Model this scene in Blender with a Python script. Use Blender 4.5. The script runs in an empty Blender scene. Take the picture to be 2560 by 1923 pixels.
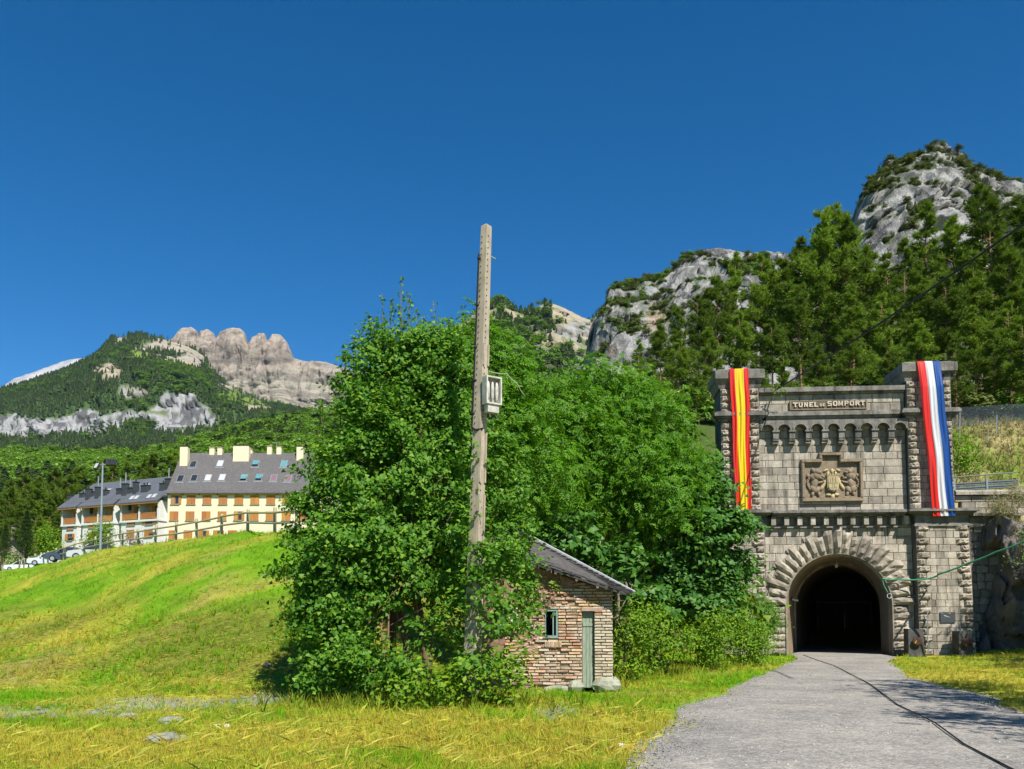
import bpy, bmesh, math, random
import numpy as np
from mathutils import Vector, Matrix
R = math.radians
random.seed(11)
rng = np.random.default_rng(11)
SC = bpy.context.scene
COL = SC.collection

# ------------------------------------------------------------------ camera
F, PX, PY = 2200.0, 1280.0, 1398.0          # focal length and principal point for a 2560 x 1923 frame
PITCH, EYE = R(4.0), 1.66
cd = bpy.data.cameras.new('camera'); cam = bpy.data.objects.new('camera', cd); COL.objects.link(cam)
cam.location = (0, 0, EYE); cam.rotation_euler = (R(90) + PITCH, 0, 0)
cd.sensor_width = 36.0; cd.lens = 36.0 * F / 2560.0; cd.shift_y = (PY - 961.5) / 2560.0
cd.clip_start = 0.1; cd.clip_end = 20000
SC.camera = cam

# ------------------------------------------------------------------ sky and sun
SUN_EL, SUN_AZ = 50.0, 154.0               # azimuth clockwise from +Y (view direction)
sdir = Vector((math.sin(R(SUN_AZ)) * math.cos(R(SUN_EL)), math.cos(R(SUN_AZ)) * math.cos(R(SUN_EL)), math.sin(R(SUN_EL))))
W = bpy.data.worlds.new('World'); SC.world = W; W.use_nodes = True
nt = W.node_tree; nt.nodes.clear()
sky = nt.nodes.new('ShaderNodeTexSky'); sky.sky_type = 'NISHITA'; sky.sun_disc = False
sky.sun_elevation = R(SUN_EL); sky.sun_rotation = R(SUN_AZ)
sky.altitude = 2500; sky.air_density = 1.0; sky.dust_density = 0.0; sky.ozone_density = 3.0
hs = nt.nodes.new('ShaderNodeHueSaturation'); hs.inputs['Hue'].default_value = .498; hs.inputs['Saturation'].default_value = 1.38; hs.inputs['Value'].default_value = 1.0
bg = nt.nodes.new('ShaderNodeBackground'); bg.inputs['Strength'].default_value = 0.083
wo = nt.nodes.new('ShaderNodeOutputWorld')
nt.links.new(sky.outputs[0], hs.inputs['Color']); nt.links.new(hs.outputs[0], bg.inputs[0]); nt.links.new(bg.outputs[0], wo.inputs[0])
sl = bpy.data.lights.new('sun', 'SUN'); so = bpy.data.objects.new('sun', sl); COL.objects.link(so)
sl.energy = 4.8; sl.angle = R(0.53); sl.color = (1.0, 0.955, 0.88)
so.rotation_euler = sdir.to_track_quat('Z', 'Y').to_euler()
SC.view_settings.view_transform = 'Standard'; SC.view_settings.look = 'None'
SC.view_settings.exposure = 0.72; SC.view_settings.gamma = 1.0; SC.view_settings.use_curve_mapping = False
SC.cycles.max_bounces = 6; SC.cycles.diffuse_bounces = 3; SC.cycles.glossy_bounces = 2
SC.cycles.transmission_bounces = 4; SC.cycles.transparent_max_bounces = 6
SC.cycles.use_denoising = True

# ------------------------------------------------------------------ helpers
def P(x, y, Y):
    """world point at depth Y seen at pixel x, y"""
    dx, dy = (x - PX) / F, (PY - y) / F
    cp, sp = math.cos(PITCH), math.sin(PITCH)
    t = Y / (cp - dy * sp)
    return Vector((dx * t, Y, EYE + (sp + dy * cp) * t))

def PV(x, y, Y):
    x, y, Y = np.broadcast_arrays(np.asarray(x, float), np.asarray(y, float), np.asarray(Y, float))
    dx, dy = (x - PX) / F, (PY - y) / F
    cp, sp = math.cos(PITCH), math.sin(PITCH)
    t = Y / (cp - dy * sp)
    return np.stack([dx * t, Y, EYE + (sp + dy * cp) * t], -1)

def depth_at(y, z=0.0):
    """depth of the level z seen at row y"""
    dy = (PY - y) / F; cp, sp = math.cos(PITCH), math.sin(PITCH)
    return (z - EYE) / (sp + dy * cp) * (cp - dy * sp)

def pix(V):
    """picture position of world points"""
    V = np.asarray(V, float); cp, sp = math.cos(PITCH), math.sin(PITCH)
    zc = V[..., 1] * cp + (V[..., 2] - EYE) * sp
    yc = -V[..., 1] * sp + (V[..., 2] - EYE) * cp
    return np.stack([PX + F * V[..., 0] / zc, PY - F * yc / zc], -1)

def _hash(ix, iy, iz, seed):
    h = (ix * 374761393 + iy * 668265263 + iz * 1274126177 + seed * 974634777) & 0xFFFFFFFF
    h = ((h ^ (h >> 13)) * 1274126177) & 0xFFFFFFFF
    h = h ^ (h >> 16)
    return (h & 0xFFFFFF) / float(0xFFFFFF)

def vnoise(p, seed=0):
    p = np.asarray(p, float); i = np.floor(p).astype(np.int64); f = p - i; f = f * f * (3 - 2 * f)
    r = 0
    for a in (0, 1):
        for b in (0, 1):
            for c in (0, 1):
                w = (f[..., 0] if a else 1 - f[..., 0]) * (f[..., 1] if b else 1 - f[..., 1]) * (f[..., 2] if c else 1 - f[..., 2])
                r = r + w * _hash(i[..., 0] + a, i[..., 1] + b, i[..., 2] + c, seed)
    return r

def fbm(p, octv=5, seed=0, gain=0.5):
    p = np.asarray(p, float); s = 0; a = 1.0; t = 0
    for o in range(octv):
        s = s + a * (vnoise(p, seed + o) - 0.5); t += a; a *= gain; p = p * 2.03 + 17.3
    return s / t * 2

def ridged(p, octv=4, seed=0):
    p = np.asarray(p, float); s = 0; a = 1.0; t = 0
    for o in range(octv):
        s = s + a * (1 - np.abs(2 * vnoise(p, seed + o) - 1)); t += a; a *= 0.5; p = p * 2.07 + 9.1
    return s / t

def facets(p, seed=0):
    """angular blocks: every cell of a jittered lattice carries its own tilted plane"""
    p = np.asarray(p, float); i0 = np.floor(p).astype(np.int64); best = np.full(p.shape[:-1], 9.0); out = np.zeros(p.shape[:-1])
    for a in (-1, 0, 1):
        for b in (-1, 0, 1):
            for c in (-1, 0, 1):
                ix, iy, iz = i0[..., 0] + a, i0[..., 1] + b, i0[..., 2] + c
                o = [h - (v + _hash(ix, iy, iz, seed + k)) for k, (h, v) in enumerate(((p[..., 0], ix), (p[..., 1], iy), (p[..., 2], iz)))]
                d = o[0] ** 2 + o[1] ** 2 + o[2] ** 2; m = d < best
                val = _hash(ix, iy, iz, seed + 5) - .5 + sum((_hash(ix, iy, iz, seed + 6 + k) - .5) * 1.5 * o[k] for k in range(3))
                out = np.where(m, val, out); best = np.where(m, d, best)
    return out

def sstep(a, b, x):
    t = np.clip((x - a) / (b - a), 0, 1); return t * t * (3 - 2 * t)

def link(o, parent=None):
    COL.objects.link(o)
    if parent is not None: o.parent = parent
    return o

def tag(o, label=None, cat=None, group=None, kind=None):
    if label: o['label'] = label
    if cat: o['category'] = cat
    if group: o['group'] = group
    if kind: o['kind'] = kind
    return o

def empty(name, loc=(0, 0, 0), rz=0.0, label=None, cat=None, group=None):
    o = bpy.data.objects.new(name, None); o.empty_display_size = 0.2
    link(o); o.location = loc; o.rotation_euler = (0, 0, rz)
    return tag(o, label, cat, group)

def np_mesh(name, V, T, mat=None, col=None, smooth=False, quads=False):
    """mesh from numpy arrays of vertices and equal-sized faces"""
    V = np.ascontiguousarray(V, np.float32).reshape(-1, 3); T = np.ascontiguousarray(T, np.int32); k = T.shape[1]
    me = bpy.data.meshes.new(name); me.vertices.add(len(V)); me.vertices.foreach_set('co', V.ravel())
    me.loops.add(T.size); me.loops.foreach_set('vertex_index', T.ravel())
    me.polygons.add(len(T)); me.polygons.foreach_set('loop_start', np.arange(0, T.size, k, dtype=np.int32))
    try: me.polygons.foreach_set('loop_total', np.full(len(T), k, np.int32))
    except Exception: pass
    if smooth: me.polygons.foreach_set('use_smooth', np.ones(len(T), bool))
    if col is not None:
        at = me.color_attributes.new('Col', 'FLOAT_COLOR', 'POINT')
        c4 = np.ones((len(V), 4), np.float32); c4[:, :3] = col; at.data.foreach_set('color', c4.ravel())
    me.update(calc_edges=True)
    if mat is not None: me.materials.append(mat)
    return me

def np_obj(name, V, T, mat=None, parent=None, col=None, smooth=False):
    return link(bpy.data.objects.new(name, np_mesh(name, V, T, mat, col, smooth)), parent)

class MB:
    """collects shapes into one mesh"""
    def __init__(s): s.v, s.f, s.m = [], [], []
    def add(s, V, Fc, m=0):
        b = len(s.v); s.v += [tuple(p) for p in V]; s.f += [tuple(b + i for i in f) for f in Fc]; s.m += [m] * len(Fc); return s
    def box(s, x0, x1, y0, y1, z0, z1, m=0, M=None):
        V = [(x, y, z) for z in (z0, z1) for y in (y0, y1) for x in (x0, x1)]
        if M is not None: V = [M @ Vector(p) for p in V]
        return s.add(V, [(0, 2, 3, 1), (4, 5, 7, 6), (0, 1, 5, 4), (2, 6, 7, 3), (0, 4, 6, 2), (1, 3, 7, 5)], m)
    def cbox(s, x0, x1, y0, y1, z0, z1, c=0.01, m=0, M=None):
        """box with chamfered edges on its -y face"""
        V = [(x0, y1, z0), (x1, y1, z0), (x1, y1, z1), (x0, y1, z1), (x0, y0 + c, z0), (x1, y0 + c, z0), (x1, y0 + c, z1), (x0, y0 + c, z1),
             (x0 + c, y0, z0 + c), (x1 - c, y0, z0 + c), (x1 - c, y0, z1 - c), (x0 + c, y0, z1 - c)]
        if M is not None: V = [M @ Vector(p) for p in V]
        Fc = [(8, 9, 10, 11)] + [(4 + i, 4 + (i + 1) % 4, 8 + (i + 1) % 4, 8 + i) for i in range(4)] + [((i + 1) % 4, i, 4 + i, 4 + (i + 1) % 4)[::-1] for i in range(4)] + [(3, 2, 1, 0)]
        return s.add(V, Fc, m)
    def prism(s, poly, y0, y1, m=0, M=None):
        """polygon in x, z drawn out along y (counter-clockwise seen from -y)"""
        n = len(poly); V = [(a, y0, b) for a, b in poly] + [(a, y1, b) for a, b in poly]
        if M is not None: V = [M @ Vector(p) for p in V]
        Fc = [tuple(range(n)), tuple(range(2 * n - 1, n - 1, -1))] + [(i, n + i, n + (i + 1) % n, (i + 1) % n) for i in range(n)]
        return s.add(V, Fc, m)
    def xprism(s, poly, x0, x1, m=0, M=None):
        """polygon in y, z drawn out along x"""
        n = len(poly); V = [(x0, a, b) for a, b in poly] + [(x1, a, b) for a, b in poly]
        if M is not None: V = [M @ Vector(p) for p in V]
        Fc = [tuple(range(n - 1, -1, -1)), tuple(range(n, 2 * n))] + [(i, (i + 1) % n, n + (i + 1) % n, n + i) for i in range(n)]
        return s.add(V, Fc, m)
    def tube(s, pts, rad, n=8, m=0, caps=True):
        pts = [Vector(p) for p in pts]; k = len(pts)
        if not hasattr(rad, '__len__'): rad = [rad] * k
        b = len(s.v); up = None
        for i, p in enumerate(pts):
            d = (pts[min(i + 1, k - 1)] - pts[max(i - 1, 0)]).normalized()
            if up is None: up = d.orthogonal().normalized()
            else: up = (up - d * up.dot(d)); up = up.normalized() if up.length > 1e-6 else d.orthogonal().normalized()
            w = d.cross(up)
            for j in range(n):
                a = 2 * math.pi * j / n; q = p + (up * math.cos(a) + w * math.sin(a)) * rad[i]; s.v.append(tuple(q))
        for i in range(k - 1):
            for j in range(n):
                s.f.append((b + i * n + j, b + i * n + (j + 1) % n, b + (i + 1) * n + (j + 1) % n, b + (i + 1) * n + j)); s.m.append(m)
        if caps:
            s.f.append(tuple(b + j for j in range(n - 1, -1, -1))); s.m.append(m)
            s.f.append(tuple(b + (k - 1) * n + j for j in range(n))); s.m.append(m)
        return s
    def blob(s, c, r, m=0, seg=8, rings=5, M=None, rough=0.0, seed=0):
        b = []; c = Vector(c); rr = random.Random(seed)
        V = []
        for i in range(rings + 1):
            th = math.pi * i / rings
            for j in range(seg):
                ph = 2 * math.pi * j / seg; k = 1 + rough * (rr.random() - .5)
                q = Vector((math.sin(th) * math.cos(ph) * r[0] * k, math.sin(th) * math.sin(ph) * r[1] * k, math.cos(th) * r[2] * k))
                if M is not None: q = M @ q
                V.append(c + q)
        Fc = [(i * seg + j, (i + 1) * seg + j, (i + 1) * seg + (j + 1) % seg, i * seg + (j + 1) % seg) for i in range(rings) for j in range(seg)]
        return s.add(V, Fc, m)
    def mesh(s, name, mats=None, smooth=False):
        me = bpy.data.meshes.new(name); me.from_pydata(s.v, [], s.f)
        if mats is not None:
            for mm in (mats if isinstance(mats, (list, tuple)) else [mats]): me.materials.append(mm)
            if isinstance(mats, (list, tuple)): me.polygons.foreach_set('material_index', s.m)
        if smooth: me.polygons.foreach_set('use_smooth', [True] * len(s.f))
        me.update(); return me
    def build(s, name, mats=None, parent=None, smooth=False):
        return link(bpy.data.objects.new(name, s.mesh(name, mats, smooth)), parent)

def place(name, me, parent=None, loc=(0, 0, 0), rot=(0, 0, 0), sc=(1, 1, 1)):
    o = bpy.data.objects.new(name, me); link(o, parent); o.location = loc; o.rotation_euler = rot; o.scale = sc; return o

def copy_tree(o, parent=None):
    c = o.copy(); COL.objects.link(c)
    if parent is not None: c.parent = parent
    for ch in list(o.children): copy_tree(ch, c)
    return c

# ------------------------------------------------------------------ materials
class NT:
    def __init__(s, name):
        s.m = bpy.data.materials.new(name); s.m.use_nodes = True; s.t = s.m.node_tree; s.t.nodes.clear()
        s.out = s.n('ShaderNodeOutputMaterial')
    def n(s, kind, **kw):
        nd = s.t.nodes.new(kind)
        for k, v in kw.items():
            if hasattr(nd, k) and k not in ('inputs',): setattr(nd, k, v)
        return nd
    def l(s, a, b): s.t.links.new(a, b)
    def val(s, sock, v):
        if isinstance(v, bpy.types.NodeSocket): s.l(v, sock)
        else: sock.default_value = v
    def coord(s, which='Object'): return s.n('ShaderNodeTexCoord').outputs[which]
    def mapping(s, vec, scale=(1, 1, 1), rot=(0, 0, 0)):
        m = s.n('ShaderNodeMapping'); s.l(vec, m.inputs['Vector']); m.inputs['Scale'].default_value = scale; m.inputs['Rotation'].default_value = rot; return m.outputs[0]
    def noise(s, vec, scale=5, detail=4, rough=0.55, dist=0.0):
        n = s.n('ShaderNodeTexNoise'); s.l(vec, n.inputs['Vector']); n.inputs['Scale'].default_value = scale; n.inputs['Detail'].default_value = detail
        n.inputs['Roughness'].default_value = rough; n.inputs['Distortion'].default_value = dist; return n.outputs[0]
    def voronoi(s, vec, scale=5, feature='F1'):
        n = s.n('ShaderNodeTexVoronoi'); n.feature = feature; s.l(vec, n.inputs['Vector']); n.inputs['Scale'].default_value = scale; return n
    def ramp(s, fac, stops):
        r = s.n('ShaderNodeValToRGB'); e = r.color_ramp.elements
        while len(e) < len(stops): e.new(0.5)
        for q, (p, c) in zip(e, stops):
            q.position = p; q.color = (c, c, c, 1) if not hasattr(c, '__len__') else (*c, 1)
        s.val(r.inputs['Fac'], fac); return r.outputs[0]
    def mix(s, fac, a, b, mode='MIX'):
        m = s.n('ShaderNodeMix'); m.data_type = 'RGBA'; m.blend_type = mode; m.clamp_factor = True
        s.val(m.inputs[0], fac)
        for sock, v in ((m.inputs[6], a), (m.inputs[7], b)):
            if isinstance(v, bpy.types.NodeSocket): s.l(v, sock)
            else: sock.default_value = (*v, 1) if len(v) == 3 else v
        return m.outputs[2]
    def math(s, op, a, b=0.0):
        m = s.n('ShaderNodeMath'); m.operation = op; s.val(m.inputs[0], a); s.val(m.inputs[1], b); return m.outputs[0]
    def bump(s, h, strength=0.3, dist=0.05):
        b = s.n('ShaderNodeBump'); b.inputs['Strength'].default_value = strength; b.inputs['Distance'].default_value = dist; s.l(h, b.inputs['Height']); return b.outputs[0]
    def rnd(s): return s.n('ShaderNodeObjectInfo').outputs['Random']
    def attr(s, name='Col'):
        a = s.n('ShaderNodeAttribute'); a.attribute_name = name; return a.outputs['Color']
    def principled(s, col, rough=0.8, normal=None, metal=0.0, spec=0.3):
        p = s.n('ShaderNodeBsdfPrincipled')
        if isinstance(col, bpy.types.NodeSocket): s.l(col, p.inputs['Base Color'])
        else: p.inputs['Base Color'].default_value = (*col, 1)
        s.val(p.inputs['Roughness'], rough); p.inputs['Metallic'].default_value = metal; p.inputs['Specular IOR Level'].default_value = spec
        if normal is not None: s.l(normal, p.inputs['Normal'])
        s.l(p.outputs[0], s.out.inputs[0]); return p

def simple(name, col, rough=0.7, var=0.12, scale=6.0, metal=0.0, spec=0.3, bump=0.15, bdist=0.01, rnd=0.0, stretch=(1, 1, 1)):
    """one-colour surface with mottling and fine relief"""
    k = NT(name); v = k.mapping(k.coord(), stretch); n1 = k.noise(v, scale, 5); n2 = k.noise(v, scale * 7, 3)
    lo = tuple(max(0, c * (1 - var * 1.6)) for c in col); hi = tuple(min(1, c * (1 + var)) for c in col)
    c = k.ramp(k.math('ADD', k.math('MULTIPLY', n1, 0.7), k.math('MULTIPLY', n2, 0.3)), [(0.3, lo), (0.7, hi)])
    if rnd: c = k.mix(1.0, c, k.ramp(k.rnd(), [(0, 1 - rnd), (1, 1.0 + rnd * .3)]), 'MULTIPLY')
    k.principled(c, rough, k.bump(n2, bump, bdist) if bump else None, metal, spec); return k.m

def leaf_mat(name, stops, trans=0.35, rough=0.5, gloss=0.06, inst=0.0):
    k = NT(name); g = k.n('ShaderNodeNewGeometry'); c = k.ramp(g.outputs['Random Per Island'], stops)
    if inst: c = k.mix(1.0, c, k.ramp(k.rnd(), [(0, (1 - inst, 1 - inst, 1 - inst)), (1, (1.1, 1.06, 0.95))]), 'MULTIPLY')
    d = k.n('ShaderNodeBsdfDiffuse'); k.l(c, d.inputs['Color'])
    t = k.n('ShaderNodeBsdfTranslucent'); k.l(k.mix(1.0, c, (1.0, 1.0, 0.45), 'MULTIPLY'), t.inputs['Color'])
    m = k.n('ShaderNodeMixShader'); m.inputs[0].default_value = trans; k.l(d.outputs[0], m.inputs[1]); k.l(t.outputs[0], m.inputs[2])
    gl = k.n('ShaderNodeBsdfGlossy'); gl.inputs['Roughness'].default_value = rough; gl.inputs['Color'].default_value = (1, 1, 1, 1)
    m2 = k.n('ShaderNodeMixShader'); m2.inputs[0].default_value = gloss; k.l(m.outputs[0], m2.inputs[1]); k.l(gl.outputs[0], m2.inputs[2])
    k.l(m2.outputs[0], k.out.inputs[0]); return k.m

# ------------------------------------------------------------------ foliage pieces
def frames(n, spin=None):
    n = n / np.maximum(np.linalg.norm(n, axis=1, keepdims=True), 1e-6)
    a = rng.normal(size=n.shape); t = a - n * (a * n).sum(1, keepdims=True); t /= np.maximum(np.linalg.norm(t, axis=1, keepdims=True), 1e-6)
    b = np.cross(n, t); return np.stack([t, b, n], 2)       # columns: x, y, z of the piece

def scatter(TV, TF, pos, fr, size):
    TV = np.asarray(TV, float); TF = np.asarray(TF, int); N = len(pos); k = len(TV)
    V = pos[:, None, :] + size[:, None, None] * np.einsum('nij,kj->nki', fr, TV)
    T = TF[None] + (np.arange(N) * k)[:, None, None]
    return V.reshape(-1, 3), T.reshape(-1, TF.shape[1])

def join(parts):
    Vs, Ts, b = [], [], 0
    for V, T in parts: Vs.append(V); Ts.append(T + b); b += len(V)
    return np.concatenate(Vs), np.concatenate(Ts)

_a = [0, 24, 48, 78, 105, 140]; 
MAPLE_V = [(0, 0, 0.02)] + [(r * math.sin(R(a)), r * math.cos(R(a)), -0.10 * r) for a, r in ((180, .42), (125, .40), (105, .62), (70, .36), (48, .68), (22, .36), (0, .80), (-22, .36), (-48, .68), (-70, .36), (-105, .62), (-125, .40))]
MAPLE_F = [(0, i, i % 12 + 1) for i in range(1, 13)]
def ash_leaf():
    V, Fc = [], []
    def lf(x, y, ang, L, w):
        b = len(V); c, s = math.cos(ang), math.sin(ang)
        for px, py, pz in ((0, 0, 0), (w, L * .5, .04), (0, L, -.06), (-w, L * .5, .04)): V.append((x + px * c + py * s, y - px * s + py * c, pz - 0.25 * y * y))
        Fc.extend([(b, b + 1, b + 2), (b, b + 2, b + 3)])
    for k in range(4):
        y = .18 + k * .2
        lf(0, y, R(62), .40, .085); lf(0, y, -R(62), .40, .085)
    lf(0, .85, 0, .42, .09); return V, Fc
ASH_V, ASH_F = ash_leaf()
OVAL_V = [(0, 0, 0), (.26, .45, .06), (0, 1, -.08), (-.26, .45, .06)]; OVAL_F = [(0, 1, 2), (0, 2, 3)]
def tuft(n, spread, seed, w=0.045):
    r = random.Random(seed); V, Fc = [], []
    for i in range(n):
        a = 2 * math.pi * i / n + r.random(); t = R(spread) * (0.25 + 0.75 * r.random()); L = 0.7 + .4 * r.random()
        d = Vector((math.sin(t) * math.cos(a), math.sin(t) * math.sin(a), math.cos(t))); sd = d.orthogonal().normalized(); q = Matrix.Rotation(r.random() * 6.28, 3, d); sd = q @ sd
        b = len(V); V.extend([tuple(sd * w), tuple(-sd * w), tuple(d * L)]); Fc.append((b, b + 1, b + 2))
    return V, Fc
PT_V, PT_F = tuft(12, 75, 3, 0.075)
GR_V, GR_F = tuft(5, 38, 5, 0.045)
# ================================================================== LAND
def land_mat(name, sc, bump=0.6, bd=0.3, stretch=(1, 1, 1), var=(0.62, 1.18), grain=9.0):
    k = NT(name); v = k.mapping(k.coord(), stretch); c = k.attr('Col')
    n1 = k.noise(v, sc, 6, 0.62); n2 = k.noise(v, sc * grain, 4, 0.6)
    f = k.math('ADD', k.math('MULTIPLY', n1, .55), k.math('MULTIPLY', n2, .45))
    c = k.mix(1.0, c, k.ramp(f, [(0.32, var[0]), (0.5, 0.95), (0.68, var[1])]), 'MULTIPLY')
    k.principled(c, 0.92, k.bump(f, bump, bd), spec=0.1); return k.m

FENCE = [(2050, 683, 38), (1900, 690, 41.5), (1712, 683, 45.5), (1530, 700, 49), (1358, 728, 52), (1215, 748, 55), (1072, 765, 58), (955, 775, 62), (845, 790, 65.5),
         (748, 802, 69.5), (660, 822, 73), (581, 835, 77), (510, 848, 81), (445, 865, 85.5), (387, 882, 89.5), (331, 895, 94), (281, 905, 99), (241, 912, 104),
         (197, 922, 112), (165, 931, 121), (133, 939, 131), (107, 946, 141), (82, 952, 156), (57, 960, 172), (40, 968, 190), (20, 975, 215)]
FENCE = [P(a * .3617, 1080 + b * .3617, d) for a, b, d in FENCE]
ctrl = []
for Y in (-30, -8, 2, 8, 12, 16, 20, 25, 30, 36, 42, 50, 60):
    for X in (-2, 1.5, 5, 9, 13, 17):
        if X < 0.45 * Y + 12: ctrl.append((X, Y, 0.0))
for X, Y in ((-6, 2), (-6, 8), (-6, 13), (-6, 17), (-12, 8), (-12, 14), (-20, 8), (-30, 8), (-14, 19)): ctrl.append((X, Y, 0.0))
for x, y, Y in ((0, 1700, 24), (0, 1640, 29), (0, 1575, 48), (0, 1520, 80), (200, 1700, 23.5), (200, 1630, 27), (200, 1560, 36), (350, 1700, 22.5), (350, 1640, 25), (350, 1560, 30), 
                (520, 1690, 22), (520, 1620, 24.5), (520, 1540, 28.5), (650, 1690, 21.5), (650, 1600, 24.5), (650, 1500, 28.5), (850, 1640, 24), (850, 1500, 29),
                (850, 1380, 35), (850, 1315, 40), (1000, 1640, 26), (1000, 1500, 32), (1000, 1330, 43)):
    ctrl.append(tuple(P(x, y, Y)))
for i, p in enumerate(FENCE):
    ctrl.append(tuple(p)); nb_ = FENCE[min(i + 1, len(FENCE) - 1)] - FENCE[max(i - 1, 0)]; nv = Vector((nb_.y, -nb_.x, 0)).normalized(); k = p.y / 50
    for q_, dz in ((1.5 * k, -.12), (5 * k, -.9), (16 * k, -1.3)): ctrl.append((p.x + nv.x * q_, p.y + nv.y * q_, p.z + dz))
    for q_, dz in ((3.0, 1.0), (7.0, 2.2)): ctrl.append((p.x - nv.x * q_ * k, p.y - nv.y * q_ * k, max(p.z - dz * k ** .6, .4)))
for p in FENCE[13:]:
    for t_ in (.62, .8, .92): ctrl.append((p.x * t_, p.y * t_, EYE + (p.z - EYE) * t_ - .9))
for c in ((16, 20, .1), (15, 26, .1), (19.5, 31, .25), (20, 35, .15), (21, 40, .0), (19, 38, .0), (23, 37.5, .35), (24.5, 33, 1.5), (22, 20, 1.3), (30, 30, 4.5), (30, 10, 3), (45, 20, 7), (60, 40, 12), (22, 8, 1), (18, 14, .5), (40, -10, 4), (60, 0, 8)): ctrl.append(c)
for c in ((2, 70, 3), (-5, 90, 6), (-10, 120, 9), (10, 60, 1), (30, 60, 1), (50, 60, 2), (0, 150, 12), (30, 150, 12), (-40, -10, 0), (-80, 10, 1), (-150, 60, 6), (-150, 150, 12), (-40, 30, 2.2), (-80, 60, 5)): ctrl.append(c)
CT = np.array(ctrl, float)
def _solve():
    d = np.linalg.norm(CT[:, None, :2] - CT[None, :, :2], axis=2); n = len(CT)
    A = np.zeros((n + 3, n + 3)); A[:n, :n] = d - np.eye(n) * 0.02; A[:n, n] = A[n, :n] = 1; A[:n, n + 1:] = CT[:, :2]; A[n + 1:, :n] = CT[:, :2].T
    b = np.zeros(n + 3); b[:n] = CT[:, 2]; return np.linalg.lstsq(A, b, rcond=None)[0]
WT = _solve()
ROADL = np.array([(-40, 0.0), (2, .2), (8, 1.0), (9.8, 1.12), (12.3, 1.85), (17.5, 3.4), (24.7, 6.6), (32, 9.6), (39.3, 12.55), (43, 13.6), (200, 62)])
ROADR = np.array([(-40, 8.5), (2, 8.7), (9.8, 9.0), (14, 9.4), (17.5, 9.9), (22, 10.9), (27, 12.2), (32, 13.9), (38, 16.4), (41, 17.6), (43, 18.3), (200, 70)])
def roadl(Y): return np.interp(Y, ROADL[:, 0], ROADL[:, 1]) + 0.35 * fbm(np.stack([Y * .35, Y * 0, Y * 0], -1), 3, 5)
def roadr(Y): return np.interp(Y, ROADR[:, 0], ROADR[:, 1]) + 0.5 * fbm(np.stack([Y * .3, Y * 0 + 9, Y * 0], -1), 3, 6)
def H(X, Y, bumps=True):
    X = np.asarray(X, float); Y = np.asarray(Y, float); sh = X.shape
    x = np.clip(X.ravel(), -160, 75); y = np.clip(Y.ravel(), -30, 260); out = np.empty(len(x)); n = len(CT)
    for i in range(0, len(x), 20000):
        d = np.hypot(x[i:i + 20000, None] - CT[None, :, 0], y[i:i + 20000, None] - CT[None, :, 1])
        out[i:i + 20000] = d @ WT[:n] + WT[n] + x[i:i + 20000] * WT[n + 1] + y[i:i + 20000] * WT[n + 2]
    if bumps:
        inr = sstep(-0.3, 0.5, roadl(y) - x) + sstep(-0.3, 0.5, x - roadr(y)); inr = np.clip(inr, 0, 1)
        q = np.stack([x, y, y * 0], -1)
        out = out + inr * (0.10 * fbm(q * .5, 3, 21) + 0.05 * fbm(q * 1.7, 3, 22)) * np.clip(y / 12, .3, 1) - (1 - inr) * 0.02
        out = np.where((out < .35) & (inr < .01), np.minimum(out, .02), out)
    return out.reshape(sh)

def axis(segs):
    a = []
    for lo, hi, st in segs: a.append(np.arange(lo, hi, st))
    return np.concatenate(a + [np.array([segs[-1][1]])])
gx = axis([(-6000, -800, 1300), (-800, -160, 80), (-160, -60, 4), (-60, -24, 1.2), (-24, 24, .4), (24, 60, 1.5), (60, 160, 10), (160, 6000, 1400)])
gy = axis([(-3000, -100, 900), (-100, -10, 15), (-10, 6, 1.2), (6, 30, .35), (30, 60, .7), (60, 110, 1.6), (110, 260, 6), (260, 1000, 120), (1000, 7000, 1500)])
GX, GY = np.meshgrid(gx, gy); GZ = H(GX, GY)
far = sstep(260, 900, np.hypot(GX, GY)); GZ = GZ * (1 - far) - 2 * far
ncol = len(gx); nrow = len(gy)
idx = np.arange(nrow * ncol).reshape(nrow, ncol)
QT = np.stack([idx[:-1, :-1], idx[:-1, 1:], idx[1:, 1:], idx[1:, :-1]], -1).reshape(-1, 4)

def dryness(X, Y):
    """1 where the turf is cut and straw-coloured, 0 where it is fresh green"""
    q = np.stack([X * .16, Y * .16, X * 0], -1); n = fbm(q, 4, 31); n2 = fbm(q * 4.1, 3, 33)
    z = H(X, Y, False); bank = sstep(.25, 2.6, z) * (X < 4)
    return np.clip(0.58 - 0.30 * bank + 0.85 * n + 1.1 * n2 + .3 * (X > roadr(Y) - .5) * (Y < 45), 0, 1)

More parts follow.
